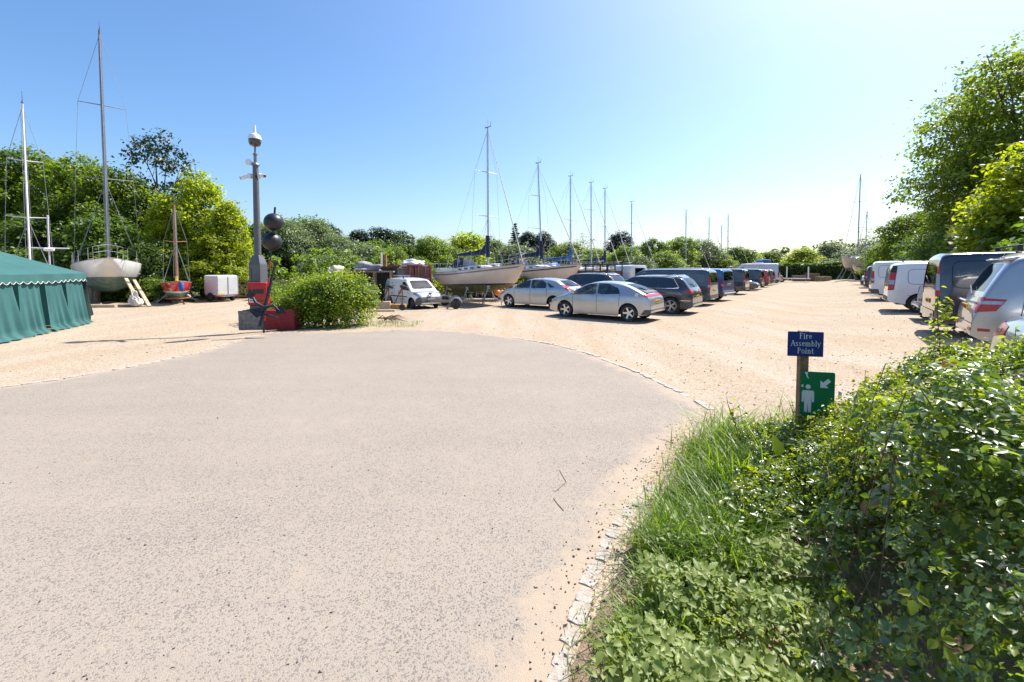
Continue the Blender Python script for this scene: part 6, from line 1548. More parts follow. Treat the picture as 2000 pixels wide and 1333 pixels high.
for y in (-.8, .8): MB().lathe([(.001, -.1), (.3, -.1), (.33, 0), (.3, .1), (.001, .1)], 16, o=(-.6, y, .33), axis='y').build('wheel', m_tyre, fb_, smooth_=40)
MB().box((2.75, .3, .62), (.04, .25, .14)).build('tail_light', m_red_l, fb_); MB().box((2.75, -.3, .62), (.04, .3, .12)).build('number_plate', m_plate_y, fb_)
for k, (u, Y, n_, lab) in enumerate(((1560, 66, 6, 'low stack of timber pallets before the far hedge, nearest the trailer'), (1586, 66, 8, 'taller stack of timber pallets before the far hedge'), (1608, 64, 5, 'pale stack of timber pallets nearest the far yacht'))):
    p = at(u, 546, Y); ps = thing('pallet_stack', lab, 'pallets', (p.x, p.y, gz(p.x, p.y)), R(-20 + 9 * k), 'pallet stacks before the hedge')
    for j in range(n_):
        z = .15 * j + .02
        for y in (-.5, 0, .5): MB().box((0, y, z + .05), (1.6, .10, .09)).build('bearer', m_timber, ps)
        pn = MB()
        for x in np.linspace(-.7, .7, 6): MB().box((x, 0, z + .11), (.19, 1.2, .025)).build('slat', m_timber_l if k == 2 else m_timber, ps)

# ================================================================== TREES AND SHRUBS
m_bark = M('bark', (.075, .058, .045), .95, ns=6, na=.4, bump=.6)
m_bark_l = M('grey bark', (.16, .14, .12), .95, ns=6, na=.4, bump=.5)
L_oak = leaf_mat('oak leaf', (0.058, 0.104, 0.014), (0.133, 0.192, 0.021))
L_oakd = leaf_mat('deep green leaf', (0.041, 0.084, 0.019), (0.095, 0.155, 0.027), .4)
L_maple = leaf_mat('spring yellow leaf', (0.119, 0.175, 0.013), (0.231, 0.269, 0.018), .5)
L_willow = leaf_mat('grey willow leaf', (0.098, 0.137, 0.062), (0.176, 0.215, 0.111), .35, tcol=(1.8, 1.9, 1.0))
L_pine = leaf_mat('dark pine needle', (0.015, 0.036, 0.024), (0.039, 0.069, 0.039), .12, tcol=(1.1, 1.2, .7))
L_spruce = leaf_mat('spruce needle', (0.021, 0.048, 0.033), (0.051, 0.087, 0.051), .12, tcol=(1.1, 1.2, .7))
L_copper = leaf_mat('copper leaf', (.060, .030, .020), (.10, .055, .032), .3, tcol=(1.4, 1., .7))
L_beech = leaf_mat('beech leaf', (.062, .120, .020), (.165, .215, .034), .45)
L_privet = leaf_mat('privet leaf', (0.104, 0.184, 0.015), (0.243, 0.302, 0.024), .42, .35)
L_under = leaf_mat('undergrowth leaf', (0.061, 0.115, 0.022), (0.142, 0.203, 0.038), .4)
L_hedge = leaf_mat('hedge leaf', (0.043, 0.095, 0.022), (0.101, 0.155, 0.032), .35)

def unit(v): return v / np.maximum(np.linalg.norm(v, axis=-1, keepdims=True), 1e-9)
def leaves(C_, size, rg, up=.5, aspect=.55, hang=0., out=None):
    """one small folded leaf at every centre -> verts, quads(as 2 tris)"""
    n = len(C_); nn = rg.normal(0, 1, (n, 3)); nn[:, 2] = np.abs(nn[:, 2]) * .6 + up * 1.5
    if out is not None: nn += out * .8
    nn = unit(nn); d = rg.normal(0, 1, (n, 3)); d[:, 2] -= hang * 2; d = unit(d - nn * (d * nn).sum(1, keepdims=True)); s_ = np.cross(nn, d)
    l = (size * rg.uniform(.65, 1.3, n))[:, None]; w = l * aspect
    V_ = np.stack([C_ + d * l, C_ + s_ * w + nn * w * .25, C_ - d * l * .9, C_ - s_ * w + nn * w * .25], 1).reshape(-1, 3)
    k = np.arange(n)[:, None] * 4
    return V_, np.concatenate([k + np.array([[0, 1, 2]]), k + np.array([[0, 2, 3]])], 0)
def clumps(blobs, n_cl, n_lf, rg, spread=.34, flat=.6, shell=.72, low=-.45, hang=0.):
    """leaf centres in tufts spread over the outer part of the blobs"""
    B = np.array(blobs, float); area = (B[:, 3] * B[:, 4] + B[:, 3] * B[:, 5] + B[:, 4] * B[:, 5]); pk = rg.choice(len(B), n_cl, p=area / area.sum())
    d = unit(rg.normal(0, 1, (n_cl, 3))); d[:, 2] = np.where(d[:, 2] < low, -d[:, 2], d[:, 2])
    r = shell + (1.04 - shell) * rg.random(n_cl) ** .6
    c = B[pk, :3] + d * B[pk, 3:] * r[:, None]
    sp = spread * rg.uniform(.55, 1.45, n_cl)
    idx = np.repeat(np.arange(n_cl), n_lf); off = rg.normal(0, 1, (len(idx), 3)) * sp[idx][:, None]; off[:, 2] = off[:, 2] * flat - hang * np.abs(rg.normal(0, 1, len(idx))) * sp[idx]
    return c[idx] + off, d[idx]
def crown_mesh(name, blobs, n_cl, n_lf, size, mat, seed, up=.5, aspect=.55, **k):
    rg_ = np.random.default_rng(seed); hang = k.get('hang', 0.)
    P, d = clumps(blobs, n_cl, n_lf, rg_, **k)
    V_, T_ = leaves(P, size, rg_, up, aspect, hang, d)
    return np_mesh(name, V_, tris=T_, mat=mat)
def lobes(n_, R_, H0, H1, seed, k=.46, taper=.35):
    """sub-crowns filling a crown of radius R_ between heights H0 and H1"""
    rg_ = np.random.default_rng(seed); out = [(0, 0, (H0 + H1) / 2 + .1 * (H1 - H0), R_ * .62, R_ * .62, (H1 - H0) * .42)]
    for i in range(n_):
        a = i * 2.4 + rg_.uniform(-.4, .4); f_ = (i + .5) / n_; z = H0 + (H1 - H0) * (.14 + .74 * f_)
        rr = R_ * (1 - taper * f_ ** 2) * rg_.uniform(.45, .72) * (1 - .5 * max(0, f_ - .75) * 4)
        q = R_ * k * rg_.uniform(.7, 1.15) * (1 - .25 * f_)
        out.append((rr * math.cos(a), rr * math.sin(a), z, q, q, q * rg_.uniform(.6, .85)))
    return out
def trunk_mesh(name, H, r, blobs, seed, mat, fork=.35, extra=()):
    rg_ = random.Random(seed); mb = MB(); z1 = max(b[2] for b in blobs)
    pts = [(0, 0, -.1), (.04 * r, 0, H * .12), (rg_.uniform(-.1, .1), rg_.uniform(-.1, .1), H * fork), (rg_.uniform(-.25, .25), rg_.uniform(-.2, .2), z1 * .8), (rg_.uniform(-.3, .3), rg_.uniform(-.3, .3), z1 * 1.05)]
    mb.tube(pts, [r * 1.25, r, r * .8, r * .4, r * .12], 9)
    for b in blobs[1:]:
        s_ = Vector(pts[2]).lerp(Vector(pts[3]), rg_.uniform(0, .7)); e = Vector(b[:3]); m_ = s_.lerp(e, .5) + Vector((0, 0, .25))
        mb.tube([s_, m_, e + (e - m_) * .4], [r * .38, r * .22, r * .06], 6, caps=False)
        for q in range(2):
            e2 = e + Vector((rg_.uniform(-1, 1) * b[3], rg_.uniform(-1, 1) * b[4], rg_.uniform(-.2, .8) * b[5])); mb.tube([m_.lerp(e, .5), e.lerp(e2, .5), e2], [r * .16, r * .09, r * .03], 5, caps=False)
    o = mb.build(name, mat, smooth_=60); me = o.data; bpy.data.objects.remove(o); return me
PROTO = {}
def proto(key, H, R_, crown, trunk): PROTO[key] = (H, R_, crown, trunk)
def broad(key, H, R_, h0, nl, ncl, nlf, size, mat, seed, bark=m_bark, spread=.34, k=.46, up=.5, hang=0., flat=.6, shell=.7, taper=.35, tr=.22):
    b = lobes(nl, R_, h0, H, seed, k, taper)
    proto(key, H, R_, crown_mesh('crown', b, ncl, nlf, size, mat, seed, up=up, spread=spread, hang=hang, flat=flat, shell=shell), trunk_mesh('trunk', H, tr, b, seed, bark))
broad('oak_a', 10, 4.6, 1.6, 15, 560, 24, .17, L_oak, 1)
broad('oak_b', 10, 4.6, 1.2, 16, 560, 24, .17, L_oak, 2)
broad('oak_dark', 8, 4.2, .8, 13, 420, 22, .18, L_oakd, 3)
broad('maple_a', 8, 3.4, .6, 14, 480, 24, .15, L_maple, 4, spread=.28, taper=.6)
broad('maple_b', 8, 3.0, .4, 13, 480, 24, .15, L_maple, 5, spread=.28, taper=.7)
broad('willow_a', 9, 3.8, .3, 14, 460, 30, .15, L_willow, 6, m_bark_l, .42, up=.1, hang=.7, flat=.9)
broad('willow_b', 6, 3.8, .1, 12, 420, 28, .15, L_willow, 7, m_bark_l, .36, k=.5, up=.2, hang=.3, flat=.8)
broad('pine_a', 12, 4.2, 4.5, 11, 300, 30, .22, L_pine, 8, spread=.42, flat=.45, k=.42, tr=.2)
broad('pine_b', 11, 4.6, 3.0, 13, 340, 30, .22, L_pine, 9, spread=.42, flat=.45, k=.46)
broad('copper', 7, 3.2, .8, 10, 260, 22, .18, L_copper, 10)
broad('sparse', 8, 3.6, 1.4, 12, 150, 18, .14, L_willow, 11, m_bark_l, .34, k=.42, tr=.14)
broad('twiggy', 9, 3.4, 2.0, 13, 60, 10, .10, L_copper, 12, m_bark_l, .3, k=.42, tr=.12)
broad('shrub', 2.6, 1.7, .0, 9, 240, 22, .11, L_under, 13, spread=.2, tr=.05)
broad('shrub_y', 2.6, 1.7, .0, 9, 240, 22, .11, L_maple, 14, spread=.2, tr=.05)
# spruce: tiers of drooping boughs
def spruce(key, H, R_, mat, seed, gap=.12, tiers=26, bough=8, nl=34):
    rg_ = np.random.default_rng(seed); P = []; mb = MB().tube([(0, 0, 0), (0, 0, H)], [.2, .02], 7)
    for k in range(tiers):
        f_ = k / (tiers - 1); z = H * (.12 + .86 * f_); rr = R_ * (1 - f_) ** .85 + .15
        for j in range(bough):
            if rg_.random() < gap: continue
            a = j * 6.28 / bough + k * .7 + rg_.uniform(-.3, .3); l = rr * rg_.uniform(.6, 1.1); e = np.array((math.cos(a) * l, math.sin(a) * l, z - l * .22))
            t_ = rg_.random(nl) ** .7; P.append(np.array((0, 0, z))[None] * (1 - t_[:, None]) + e[None] * t_[:, None] + rg_.normal(0, .09 + .10 * l * .3, (nl, 3)) * np.array((1, 1, .5)))
            mb.tube([(0, 0, z), tuple(e)], [.04, .01], 4, caps=False)
    P = np.concatenate(P); V_, T_ = leaves(P, .17, rg_, .3, .35, .2); o = mb.build('trunk', m_bark, smooth_=60); tm = o.data; bpy.data.objects.remove(o)
    proto(key, H, R_, np_mesh('crown', V_, tris=T_, mat=mat), tm)
spruce('spruce', 11, 3.0, L_spruce, 21); broad('larch', 11, 3.4, 2.0, 14, 150, 20, .16, L_spruce, 22, m_bark, .36, k=.36, up=.3, hang=.3, tr=.16, taper=.2)

TREE_N = [0]
def plant(key, label, u, vtop, hw_px, Y, group='trees round the yard', name='broadleaf_tree', rot=None, wz=None):
    H, R_, cm, tm = PROTO[key]; p = at(u, 525, Y); z = gz(p.x, Y); top = at(u, vtop, Y).z
    t = thing(name, label, 'shrub' if 'shrub' in name or 'bush' in name else 'tree', (p.x, Y, z), rot if rot is not None else (TREE_N[0] * 2.39) % 6.28, group); TREE_N[0] += 1
    sxy = hw_px * Y / FPX / R_; t.scale = (sxy, sxy, (top - z) / H)
    link_mesh('trunk', tm, t); link_mesh('crown', cm, t)
    return t
G1, G2, G3, G4 = 'trees behind the tent and bow-on yacht', 'trees in the middle distance behind the boats', 'dark conifers on the skyline', 'trees on the side of the parked vans'
for a in (
    ('oak_b', 'spreading green oak cut by the frame above the tent', -20, 316, 95, 30, G1), ('oak_a', 'tall green oak behind the white masts', 75, 298, 95, 32, G1), ('oak_b', 'rounded green oak behind the tall dark mast', 165, 312, 90, 31, G1),
    ('oak_a', 'green oak sloping down beside the tall dark mast', 238, 330, 80, 30, G1), ('oak_dark', 'dark green tree low behind the white yacht', 205, 420, 80, 27.5, G1), ('oak_dark', 'dark green tree low behind the tent', 90, 420, 85, 28, G1),
    ('maple_a', 'yellow green tree with the highest bright crown beside the camera mast', 395, 345, 68, 29, G1), ('maple_b', 'yellow green tree behind the red day boat', 335, 385, 60, 28.5, G1), ('maple_b', 'bright yellow green tree leaning towards the camera mast', 450, 398, 50, 28.5, G1),
    ('oak_dark', 'dark leafy tree low between the white yacht and the red day boat', 300, 470, 45, 26.5, G1), ('maple_a', 'low yellow green tree behind the box trailer', 420, 460, 60, 27.5, G1)):
    plant(*a)
lt = plant('larch', 'gaunt dark larch with bare drooping boughs above the yellow green trees', 345, 268, 75, 33, G1, 'conifer_tree'); lt.rotation_euler[1] = -.10
for a in (
    ('willow_a', 'tall grey green willow beside the black balls', 560, 432, 62, 42, G2), ('willow_a', 'tallest grey green willow behind the bush', 610, 428, 58, 45, G2), ('willow_a', 'grey green willow sloping towards the skyline pines', 660, 462, 55, 44, G2), ('willow_b', 'low rounded grey willow behind the bush', 640, 500, 62, 38, G2), ('willow_b', 'rounded grey willow below the skyline pines', 715, 482, 62, 46, G2), ('willow_a', 'grey green willow partly behind the camera mast', 515, 440, 40, 43, G2),
    ('oak_a', 'small bright oak beside the steel flue', 772, 482, 30, 45, G2), ('oak_a', 'bright green oak above the rust red container', 848, 464, 55, 42, G2), ('oak_b', 'bright green tree low beside the beige yacht stern', 818, 505, 40, 38, G2), ('maple_a', 'broad yellow green tree behind the beige yacht stern', 912, 458, 62, 58, G2), ('willow_b', 'grey willow above the beige yacht cockpit', 890, 492, 50, 44, G2),
    ('oak_dark', 'dark green tree behind the mast of the beige yacht', 955, 466, 40, 70, G2), ('willow_b', 'round grey willow between the two navy sail covers', 1005, 482, 62, 48, G2), ('oak_a', 'green tree behind the raked mast', 1105, 474, 48, 60, G2), ('oak_a', 'green tree between the radar-domed masts', 1165, 486, 46, 64, G2), ('oak_b', 'green tree right under the round dark pine', 1222, 482, 46, 60, G2),
    ('willow_b', 'pale grey shrub-like willow before the truck cab', 1250, 502, 36, 56, G2), ('oak_dark', 'dark green tree with two crowns past the truck', 1275, 468, 40, 68, G2), ('oak_a', 'tall green tree behind the slate blue van', 1325, 464, 46, 70, G2), ('oak_b', 'low green tree behind the slate blue van', 1300, 492, 42, 60, G2), ('willow_a', 'grey green tree behind the hindmost masts', 1372, 470, 46, 74, G2), ('oak_b', 'low green tree under the hindmost masts', 1405, 496, 36, 74, G2),
    ('oak_dark', 'round dark green tree past the last mast', 1443, 484, 40, 82, G2), ('oak_a', 'distant round green tree over the camper van', 1503, 492, 34, 95, G2), ('maple_a', 'distant pale green tree beside the covered boat', 1472, 499, 28, 92, G2), ('maple_a', 'bright green tree over the far hedge', 1568, 486, 40, 78, G2), ('willow_a', 'thin grey tree over the pallet stacks', 1625, 476, 38, 82, G2), ('oak_b', 'low green tree behind the far hedge', 1600, 503, 40, 80, G2)):
    plant(*a)
plant('twiggy', 'almost bare thin tree between two masts', 1140, 456, 32, 66, G2, rot=.5)
plant('sparse', 'thin sparse tree behind the far yacht', 1705, 462, 46, 68, G2); plant('sparse', 'low sparse tree beside the far yacht mast', 1665, 486, 44, 74, G2); plant('copper', 'copper brown tree below the skyline pines behind the beige yacht', 1052, 486, 20, 78, G2)
for a in (
    ('pine_a', 'wind-bent umbrella pine over the willows', 637, 440, 40, 84, G3, 'conifer_tree'), ('pine_b', 'dark pine group, first crown beyond the willows', 702, 451, 30, 92, G3, 'conifer_tree'), ('pine_b', 'dark pine group, middle crown and tallest', 742, 447, 44, 92, G3, 'conifer_tree'), ('pine_b', 'dark pine group, broad crown nearest the flue', 778, 453, 40, 93, G3, 'conifer_tree'), ('pine_b', 'low dark pine under the tallest pine crown', 725, 478, 50, 84, G3, 'conifer_tree'), ('pine_b', 'low dark pine before the bright oak', 790, 480, 38, 86, G3, 'conifer_tree'),
    ('spruce', 'small dark spruce beside the pine group', 807, 462, 20, 90, G3, 'conifer_tree'), ('pine_b', 'small round pine over the bright green oak', 822, 474, 20, 95, G3, 'conifer_tree'), ('spruce', 'slim dark spruce tip behind the yellow green tree', 886, 461, 12, 90, G3, 'conifer_tree'), ('spruce', 'slim dark spruce tip left of the beige yacht mast', 934, 466, 12, 90, G3, 'conifer_tree'), ('spruce', 'pointed dark spruce beside the mast of the beige yacht', 1006, 436, 32, 80, G3, 'conifer_tree'),
    ('pine_a', 'open dark pine beside the pointed spruce', 1030, 456, 26, 86, G3, 'conifer_tree'), ('pine_a', 'open dark pine before the raked mast', 1062, 457, 28, 86, G3, 'conifer_tree'), ('pine_b', 'large round dark pine between the masts', 1212, 455, 34, 85, G3, 'conifer_tree')):
    plant(*a)
broad('beech', 15, 6.2, 2.0, 24, 1150, 34, .14, L_beech, 31, m_bark, .46, k=.42, up=.35, hang=.35, flat=.55, shell=.66, taper=-.15, tr=.38)
for a in (
    ('beech', 'huge pale green beech towering over the parked vans', 1995, 80, 178, 26, G4), ('beech', 'lower pale green beech limb crown beside the utility pole', 1895, 300, 80, 28, G4), ('maple_a', 'bright yellow green tree over the silver people carrier', 2020, 285, 135, 17.5, G4), ('maple_b', 'bright yellow green branch crown above the black van', 1945, 395, 60, 18, G4), ('oak_a', 'yellow green oak beyond the white panel van', 1770, 418, 58, 38, G4), ('oak_b', 'dark leaning tree at the end of the tree row', 1725, 478, 40, 42, G4), ('oak_dark', 'dark tree under the beech behind the white vans', 1815, 452, 60, 33, G4), ('oak_dark', 'dark tree behind the utility pole', 1880, 440, 75, 24, G4), ('oak_dark', 'dark tree behind the silver people carrier', 1985, 450, 80, 21, G4)):
    plant(*a)
for k, (u, v, w, Y, key, lab) in enumerate(((305, 545, 34, 25.2, 'shrub', 'dark green bush between the white yacht and the red day boat'), (250, 555, 40, 26, 'shrub', 'low bush behind the props of the white yacht'), (455, 540, 34, 28.6, 'shrub_y', 'sunlit yellow green bush behind the field gate'), (492, 545, 26, 29, 'shrub_y', 'sunlit bush behind the red fire point box'), (520, 552, 30, 27.0, 'shrub', 'green bush between the black balls and the big bush'), (1020, 545, 36, 33.5, 'shrub_y', 'pale bracken clump below the cream yacht bow'), (870, 548, 34, 34, 'shrub_y', 'pale green bush behind the short boat trailer'), (840, 540, 30, 36, 'shrub', 'dark green bush beside the rust red container'), (1725, 517, 22, 42, 'shrub_y', 'yellow green bush over the white panel van'))):
    plant(key, lab, u, v, w, Y, 'bushes round the edge of the yard', 'shrub')

# the big bush beside the block
bx_, by_ = at(640, 600, 14.75)[:2]
bb = [(0, 0, .85, 1.35, .95, .85), (.75, .05, .80, .85, .8, .80), (-.75, -.05, .62, .85, .75, .66), (.3, -.2, 1.15, .8, .7, .62), (-.2, -.3, .95, .8, .6, .7), (1.05, .1, 1.05, .5, .5, .55), (-1.25, 0, .5, .6, .6, .5), (-1.75, .1, .5, .45, .45, .45), (.5, -.5, .45, 1.1, .4, .5), (-.5, -.5, .4, 1.1, .4, .45)]
bush = thing('privet_bush', 'dense yellow green bush beside the red half of the concrete block', 'bush', (bx_, by_, 0))
link_mesh('foliage', crown_mesh('foliage', bb, 620, 28, .040, L_privet, 41, spread=.12, flat=.9, shell=.8, low=-.9), bush)
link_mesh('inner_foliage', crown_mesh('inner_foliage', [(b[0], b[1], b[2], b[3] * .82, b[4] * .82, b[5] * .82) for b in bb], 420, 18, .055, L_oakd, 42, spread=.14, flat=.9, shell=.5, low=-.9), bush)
link_mesh('stem', trunk_mesh('stem', 1.6, .05, bb, 5, m_bark), bush)
rg_ = np.random.default_rng(9); P = []
for k in range(46):
    a = rg_.uniform(-1.6, 1.25); z = 1.25 + .35 * math.cos((a - .3) * 1.0) + rg_.uniform(-.15, .1); l = rg_.uniform(.15, .42); t_ = np.linspace(0, 1, 12)[:, None]
    P.append(np.array((a, rg_.uniform(-.5, .3), z - .1)) + t_ * np.array((rg_.uniform(-.12, .15), 0, l)) + rg_.normal(0, .028, (12, 3)))
V_, T_ = leaves(np.concatenate(P), .038, rg_, .4); link_mesh('young_shoots', np_mesh('young_shoots', V_, tris=T_, mat=L_privet), bush)
bush2 = thing('hedge_bush', 'low dull green bush behind the yellow green bush', 'bush', (*at(585, 600, 17.0)[:2], 0))
link_mesh('foliage', crown_mesh('foliage', [(0, 0, .7, 1.3, .8, .72), (.9, .2, .8, .9, .7, .72), (-.8, 0, .55, .8, .7, .55)], 320, 24, .055, L_under, 43, spread=.14, flat=.9, shell=.75, low=-.9), bush2)

# clipped hedge at the far end, rough growth along the edges
def leafy_box(path, h, w, dens, size, mat, seed, hj=.25):
    rg_ = np.random.default_rng(seed); A = resample(path, .5); P = []; O = []
    for a, b in zip(A[:-1], A[1:]):
        n_ = int(np.linalg.norm(b - a) * dens); t_ = rg_.random(n_)[:, None]; d = unit((b - a)[None])[0]; nn = np.array((-d[1], d[0]))
        hh = h * (1 + hj * rg_.normal(0, .4)); k = rg_.random(n_); top = k > .6
        yy = np.where(top, rg_.uniform(-1, 1, n_), np.where(k > .3, 1, -1) * rg_.uniform(.75, 1.1, n_)) * w / 2; zz = np.where(top, hh * rg_.uniform(.9, 1.05, n_), hh * rg_.random(n_))
        xy = a + (b - a) * t_ + nn[None] * yy[:, None]; P.append(np.column_stack([xy, zz + ground_z(xy[:, 0], xy[:, 1])])); O.append(np.column_stack([nn[None] * np.sign(yy)[:, None] * .6, np.where(top, 1., .1)]))
    P = np.concatenate(P); V_, T_ = leaves(P, size, rg_, .3, out=np.concatenate(O)); return np_mesh('foliage', V_, tris=T_, mat=mat)
def hedge_line(name, label, pts, h, w, dens, size, mat, seed, hj, kind=None, cat='hedge'):
    me = leafy_box(pts, h, w, dens, size, mat, seed, hj); o = link_mesh(name, me)
    return tag(o, label, cat if not kind else None, kind=kind)
hp = [at(u, 545, Y)[:2] for u, Y in ((1520, 73), (1580, 70), (1640, 67), (1700, 62), (1735, 56))]
hd = hedge_line('clipped_hedge', 'clipped dark green hedge closing the far end of the yard', hp, 2.65, 1.6, 430, .17, L_hedge, 51, .08)
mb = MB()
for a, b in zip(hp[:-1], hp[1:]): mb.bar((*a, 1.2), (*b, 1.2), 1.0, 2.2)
mb.build('dark_core', M('hedge core shade', (.022, .026, .014), 1., ns=4, na=.4), hd)  # solid dark bars inside the hedge, interior shade put into their colour
U = lambda L_: [at(u, 545, Y)[:2] for u, Y in L_]
hedge_line('undergrowth', 'rough green undergrowth along the foot of the trees', U(((-120, 27), (100, 26.5), (300, 26.5), (430, 29.5), (560, 31), (700, 36), (800, 38), (900, 44), (1000, 50), (1100, 56), (1200, 60), (1350, 72), (1450, 84), (1530, 80))), 2.3, 2.6, 330, .17, L_under, 52, .8, 'stuff')
hedge_line('undergrowth', 'dark undergrowth behind the vans under the trees', U(((1735, 54), (1765, 40), (1800, 32), (1850, 26), (1910, 21), (1980, 17.5), (2080, 14), (2250, 11))), 2.5, 2.6, 480, .14, L_oakd, 53, .6, 'stuff')
hedge_line('undergrowth', 'dense low wood behind the first trees', U(((-200, 35), (100, 36), (300, 36), (500, 40), (640, 60), (800, 90), (1000, 95), (1200, 95), (1350, 92), (1480, 105), (1600, 95), (1750, 70), (1850, 42), (2000, 32), (2200, 26))), 4.2, 4.0, 300, .34, L_oakd, 54, .8, 'stuff')
m_gr = M('rough grass', (.07, .085, .03), 1., ns=3, na=.5, bump=.6)
for nm, lab, pts in (('rough_grass', 'rough grass behind the boats', U(((-260, 27.5), (200, 26.3), (430, 29), (560, 31), (700, 35), (800, 37), (900, 42), (1000, 48), (1200, 58), (1350, 70), (1450, 82), (1520, 75), (1640, 70), (1740, 58))) + [(90, 90), (120, 160), (-120, 160), (-140, 45)]),
                     ('rough_grass', 'rough grass under the trees', U(((1745, 54), (1765, 41), (1800, 33), (1850, 27), (1910, 22), (1980, 18.5), (2080, 15), (2250, 12))) + [(40, 8), (90, 30), (88, 88)])):
    sv = resample(pts + pts[:1], 2.0)[:-1]
    tag(filled(nm, sv, 4.0, lambda A, d: ground_z(A[:, 0], A[:, 1]) + np.where(d < .02, .002, .05), m_gr, 2), lab, kind='structure')

# ================================================================== SIGNS
m_post = M('sign post timber', (.22, .13, .07), .85, ns=12, na=.4, bump=.4)
m_sblue = M('blue sign', (.012, .03, .17), .35, ns=4, na=.06)
m_sgreen = M('green sign', (.0, .19, .075), .35, ns=4, na=.06)
m_swhite = M('white sign print', (.78, .79, .80), .5, ns=12, na=.05)
SY = 4.13
sp = at(1565, 800, SY); SX = sp.x
sg_ = thing('timber_sign_post', 'square timber post carrying a blue sign and a green sign', 'post', (SX, SY, gz(SX, SY)), R(-9))
MB().box((0, 0, .655), (.075, .075, 1.31)).build('post', m_post, sg_, bevel=.006)
def plate(name, label, cx, cz, w, h, mat, y, parent_rot, cut=0.):
    t = thing(name, label, 'sign', (SX, SY, 0), parent_rot)
    P = [(-w / 2, -h / 2), (w / 2, -h / 2), (w / 2, h / 2), (-w / 2, h / 2)]
    P = round_poly(P, cut, 4) if cut else P
    b = MB().prism([(cx + a, cz + c) for a, c in P], y, y + .004, 'xz'); b.build('panel', mat, t); return t
# letters drawn as strokes: thick stems, thin hairlines, small serifs
def arc(cx, cz, rx, rz, a0, a1, n_=9): return [(cx + rx * math.cos(R(a0 + (a1 - a0) * i / (n_ - 1))), cz + rz * math.sin(R(a0 + (a1 - a0) * i / (n_ - 1)))) for i in range(n_)]
K, H_ = .115, .06                       # stem and hairline, in letter heights
def stem(x, z0_, z1_, s0=True, s1=True):
    o = [([(x, z0_), (x, z1_)], K)]
    for on, z in ((s0, z0_), (s1, z1_)):
        if on: o.append(([(x - .12, z), (x + .12, z)], H_))
    return o
GL = {
 'F': (.62, stem(.16, 0, 1) + [([(.1, .97), (.56, .97), (.56, .82)], H_), ([(.2, .52), (.44, .52)], H_)]),
 'P': (.62, stem(.16, 0, 1) + [([(.16, .97), (.32, .97)] + arc(.33, .73, .2, .24, 90, -90) + [(.18, .49)], .085)]),
 'A': (.76, [([(.08, 0), (.38, 1)], H_), ([(.38, 1), (.66, 0)], K), ([(.2, .34), (.56, .34)], H_), ([(0, 0), (.18, 0)], H_), ([(.54, 0), (.78, 0)], H_)]),
 'i': (.32, stem(.15, 0, .66, True, False) + [([(.05, .64), (.15, .66)], H_), ([(.15, .84), (.15, .95)], .13)]),
 'r': (.46, stem(.15, 0, .66, True, False) + [([(.05, .64), (.15, .66)], H_), ([(.17, .48), (.28, .63), (.40, .62)], .09)]),
 'e': (.52, [([(.09, .38), (.44, .38)] + arc(.27, .36, .18, .30, 8, 315, 14), .085)]),
 's': (.44, [(arc(.21, .49, .14, .16, 30, 250, 8) + arc(.21, .17, .15, .16, 70, -150, 8), .09)]),
 'm': (.92, stem(.14, 0, .66, True, False) + stem(.45, 0, .50, True, False) + stem(.76, 0, .50, True, False) + [([(.04, .64), (.14, .66)], H_), (arc(.30, .48, .15, .17, 170, 0, 8), .07), (arc(.61, .48, .15, .17, 170, 0, 8), .07)]),
 'n': (.60, stem(.14, 0, .66, True, False) + stem(.45, 0, .50, True, False) + [([(.04, .64), (.14, .66)], H_), (arc(.30, .48, .15, .17, 170, 0, 8), .07)]),
 'b': (.58, stem(.14, 0, 1, False, False) + [([(.04, .98), (.14, 1)], H_), (arc(.30, .33, .19, .32, 150, -150, 12), .085)]),
 'l': (.30, stem(.15, 0, 1, True, False) + [([(.05, .98), (.15, 1)], H_)]),
 'y': (.56, [([(.08, .66), (.28, .06)], K), ([(.50, .66), (.22, -.24), (.08, -.26)], H_), ([(0, .66), (.18, .66)], H_), ([(.40, .66), (.58, .66)], H_)]),
 'o': (.56, [(arc(.28, .33, .20, .31, 0, 360, 18), .09)]),
 't': (.38, [([(.17, .88), (.17, .1), (.24, .02), (.35, .06)], K), ([(.03, .66), (.34, .66)], H_)])}
def write(t, text, cx, z, size, y, mat, track=.05):
    wd = sum(GL[c][0] + track for c in text) - track; x = cx - wd * size / 2
    for c in text:
        mb = MB()
        for pts, w in GL[c][1]:
            P = [Vector((x + a * size, y, z + b * size)) for a, b in pts]
            for p, q in zip(P[:-1], P[1:]):
                d = (q - p)
                if d.length < 1e-6: continue
                d.normalize(); mb.bar(p - d * w * size * .25, q + d * w * size * .25, .0012, w * size, up=(0, 1, 0)) if False else mb.add([p - d * w * size * .2 + Vector((-d.z, 0, d.x)) * w * size / 2, q + d * w * size * .2 + Vector((-d.z, 0, d.x)) * w * size / 2, q + d * w * size * .2 - Vector((-d.z, 0, d.x)) * w * size / 2, p - d * w * size * .2 - Vector((-d.z, 0, d.x)) * w * size / 2], [(0, 1, 2, 3)])
                y -= .00006
                for v_ in range(len(P)): P[v_].y = P[v_].y
        mb.build('letter', mat, t)
        x += (GL[c][0] + track) * size
zc = at(1564, 671, SY).z
bs = plate('blue_sign', 'navy blue sign reading Fire Assembly Point on the timber post', 0, zc, .305, .235, m_sblue, -.046, R(-11), .008)
for txt, dz_ in (('Fire', .052), ('Assembly', -.018), ('Point', -.088)): write(bs, txt, 0, zc + dz_, .052, -.0472, m_swhite)
for dz_ in (.09, -.10): MB().lathe([(.001, -.0015), (.004, -.0015), (.004, 0)], 8, o=(0, -.0475, zc + dz_ + .02), axis='y').build('screw', m_galv, bs)
zg = at(1590, 766, SY).z
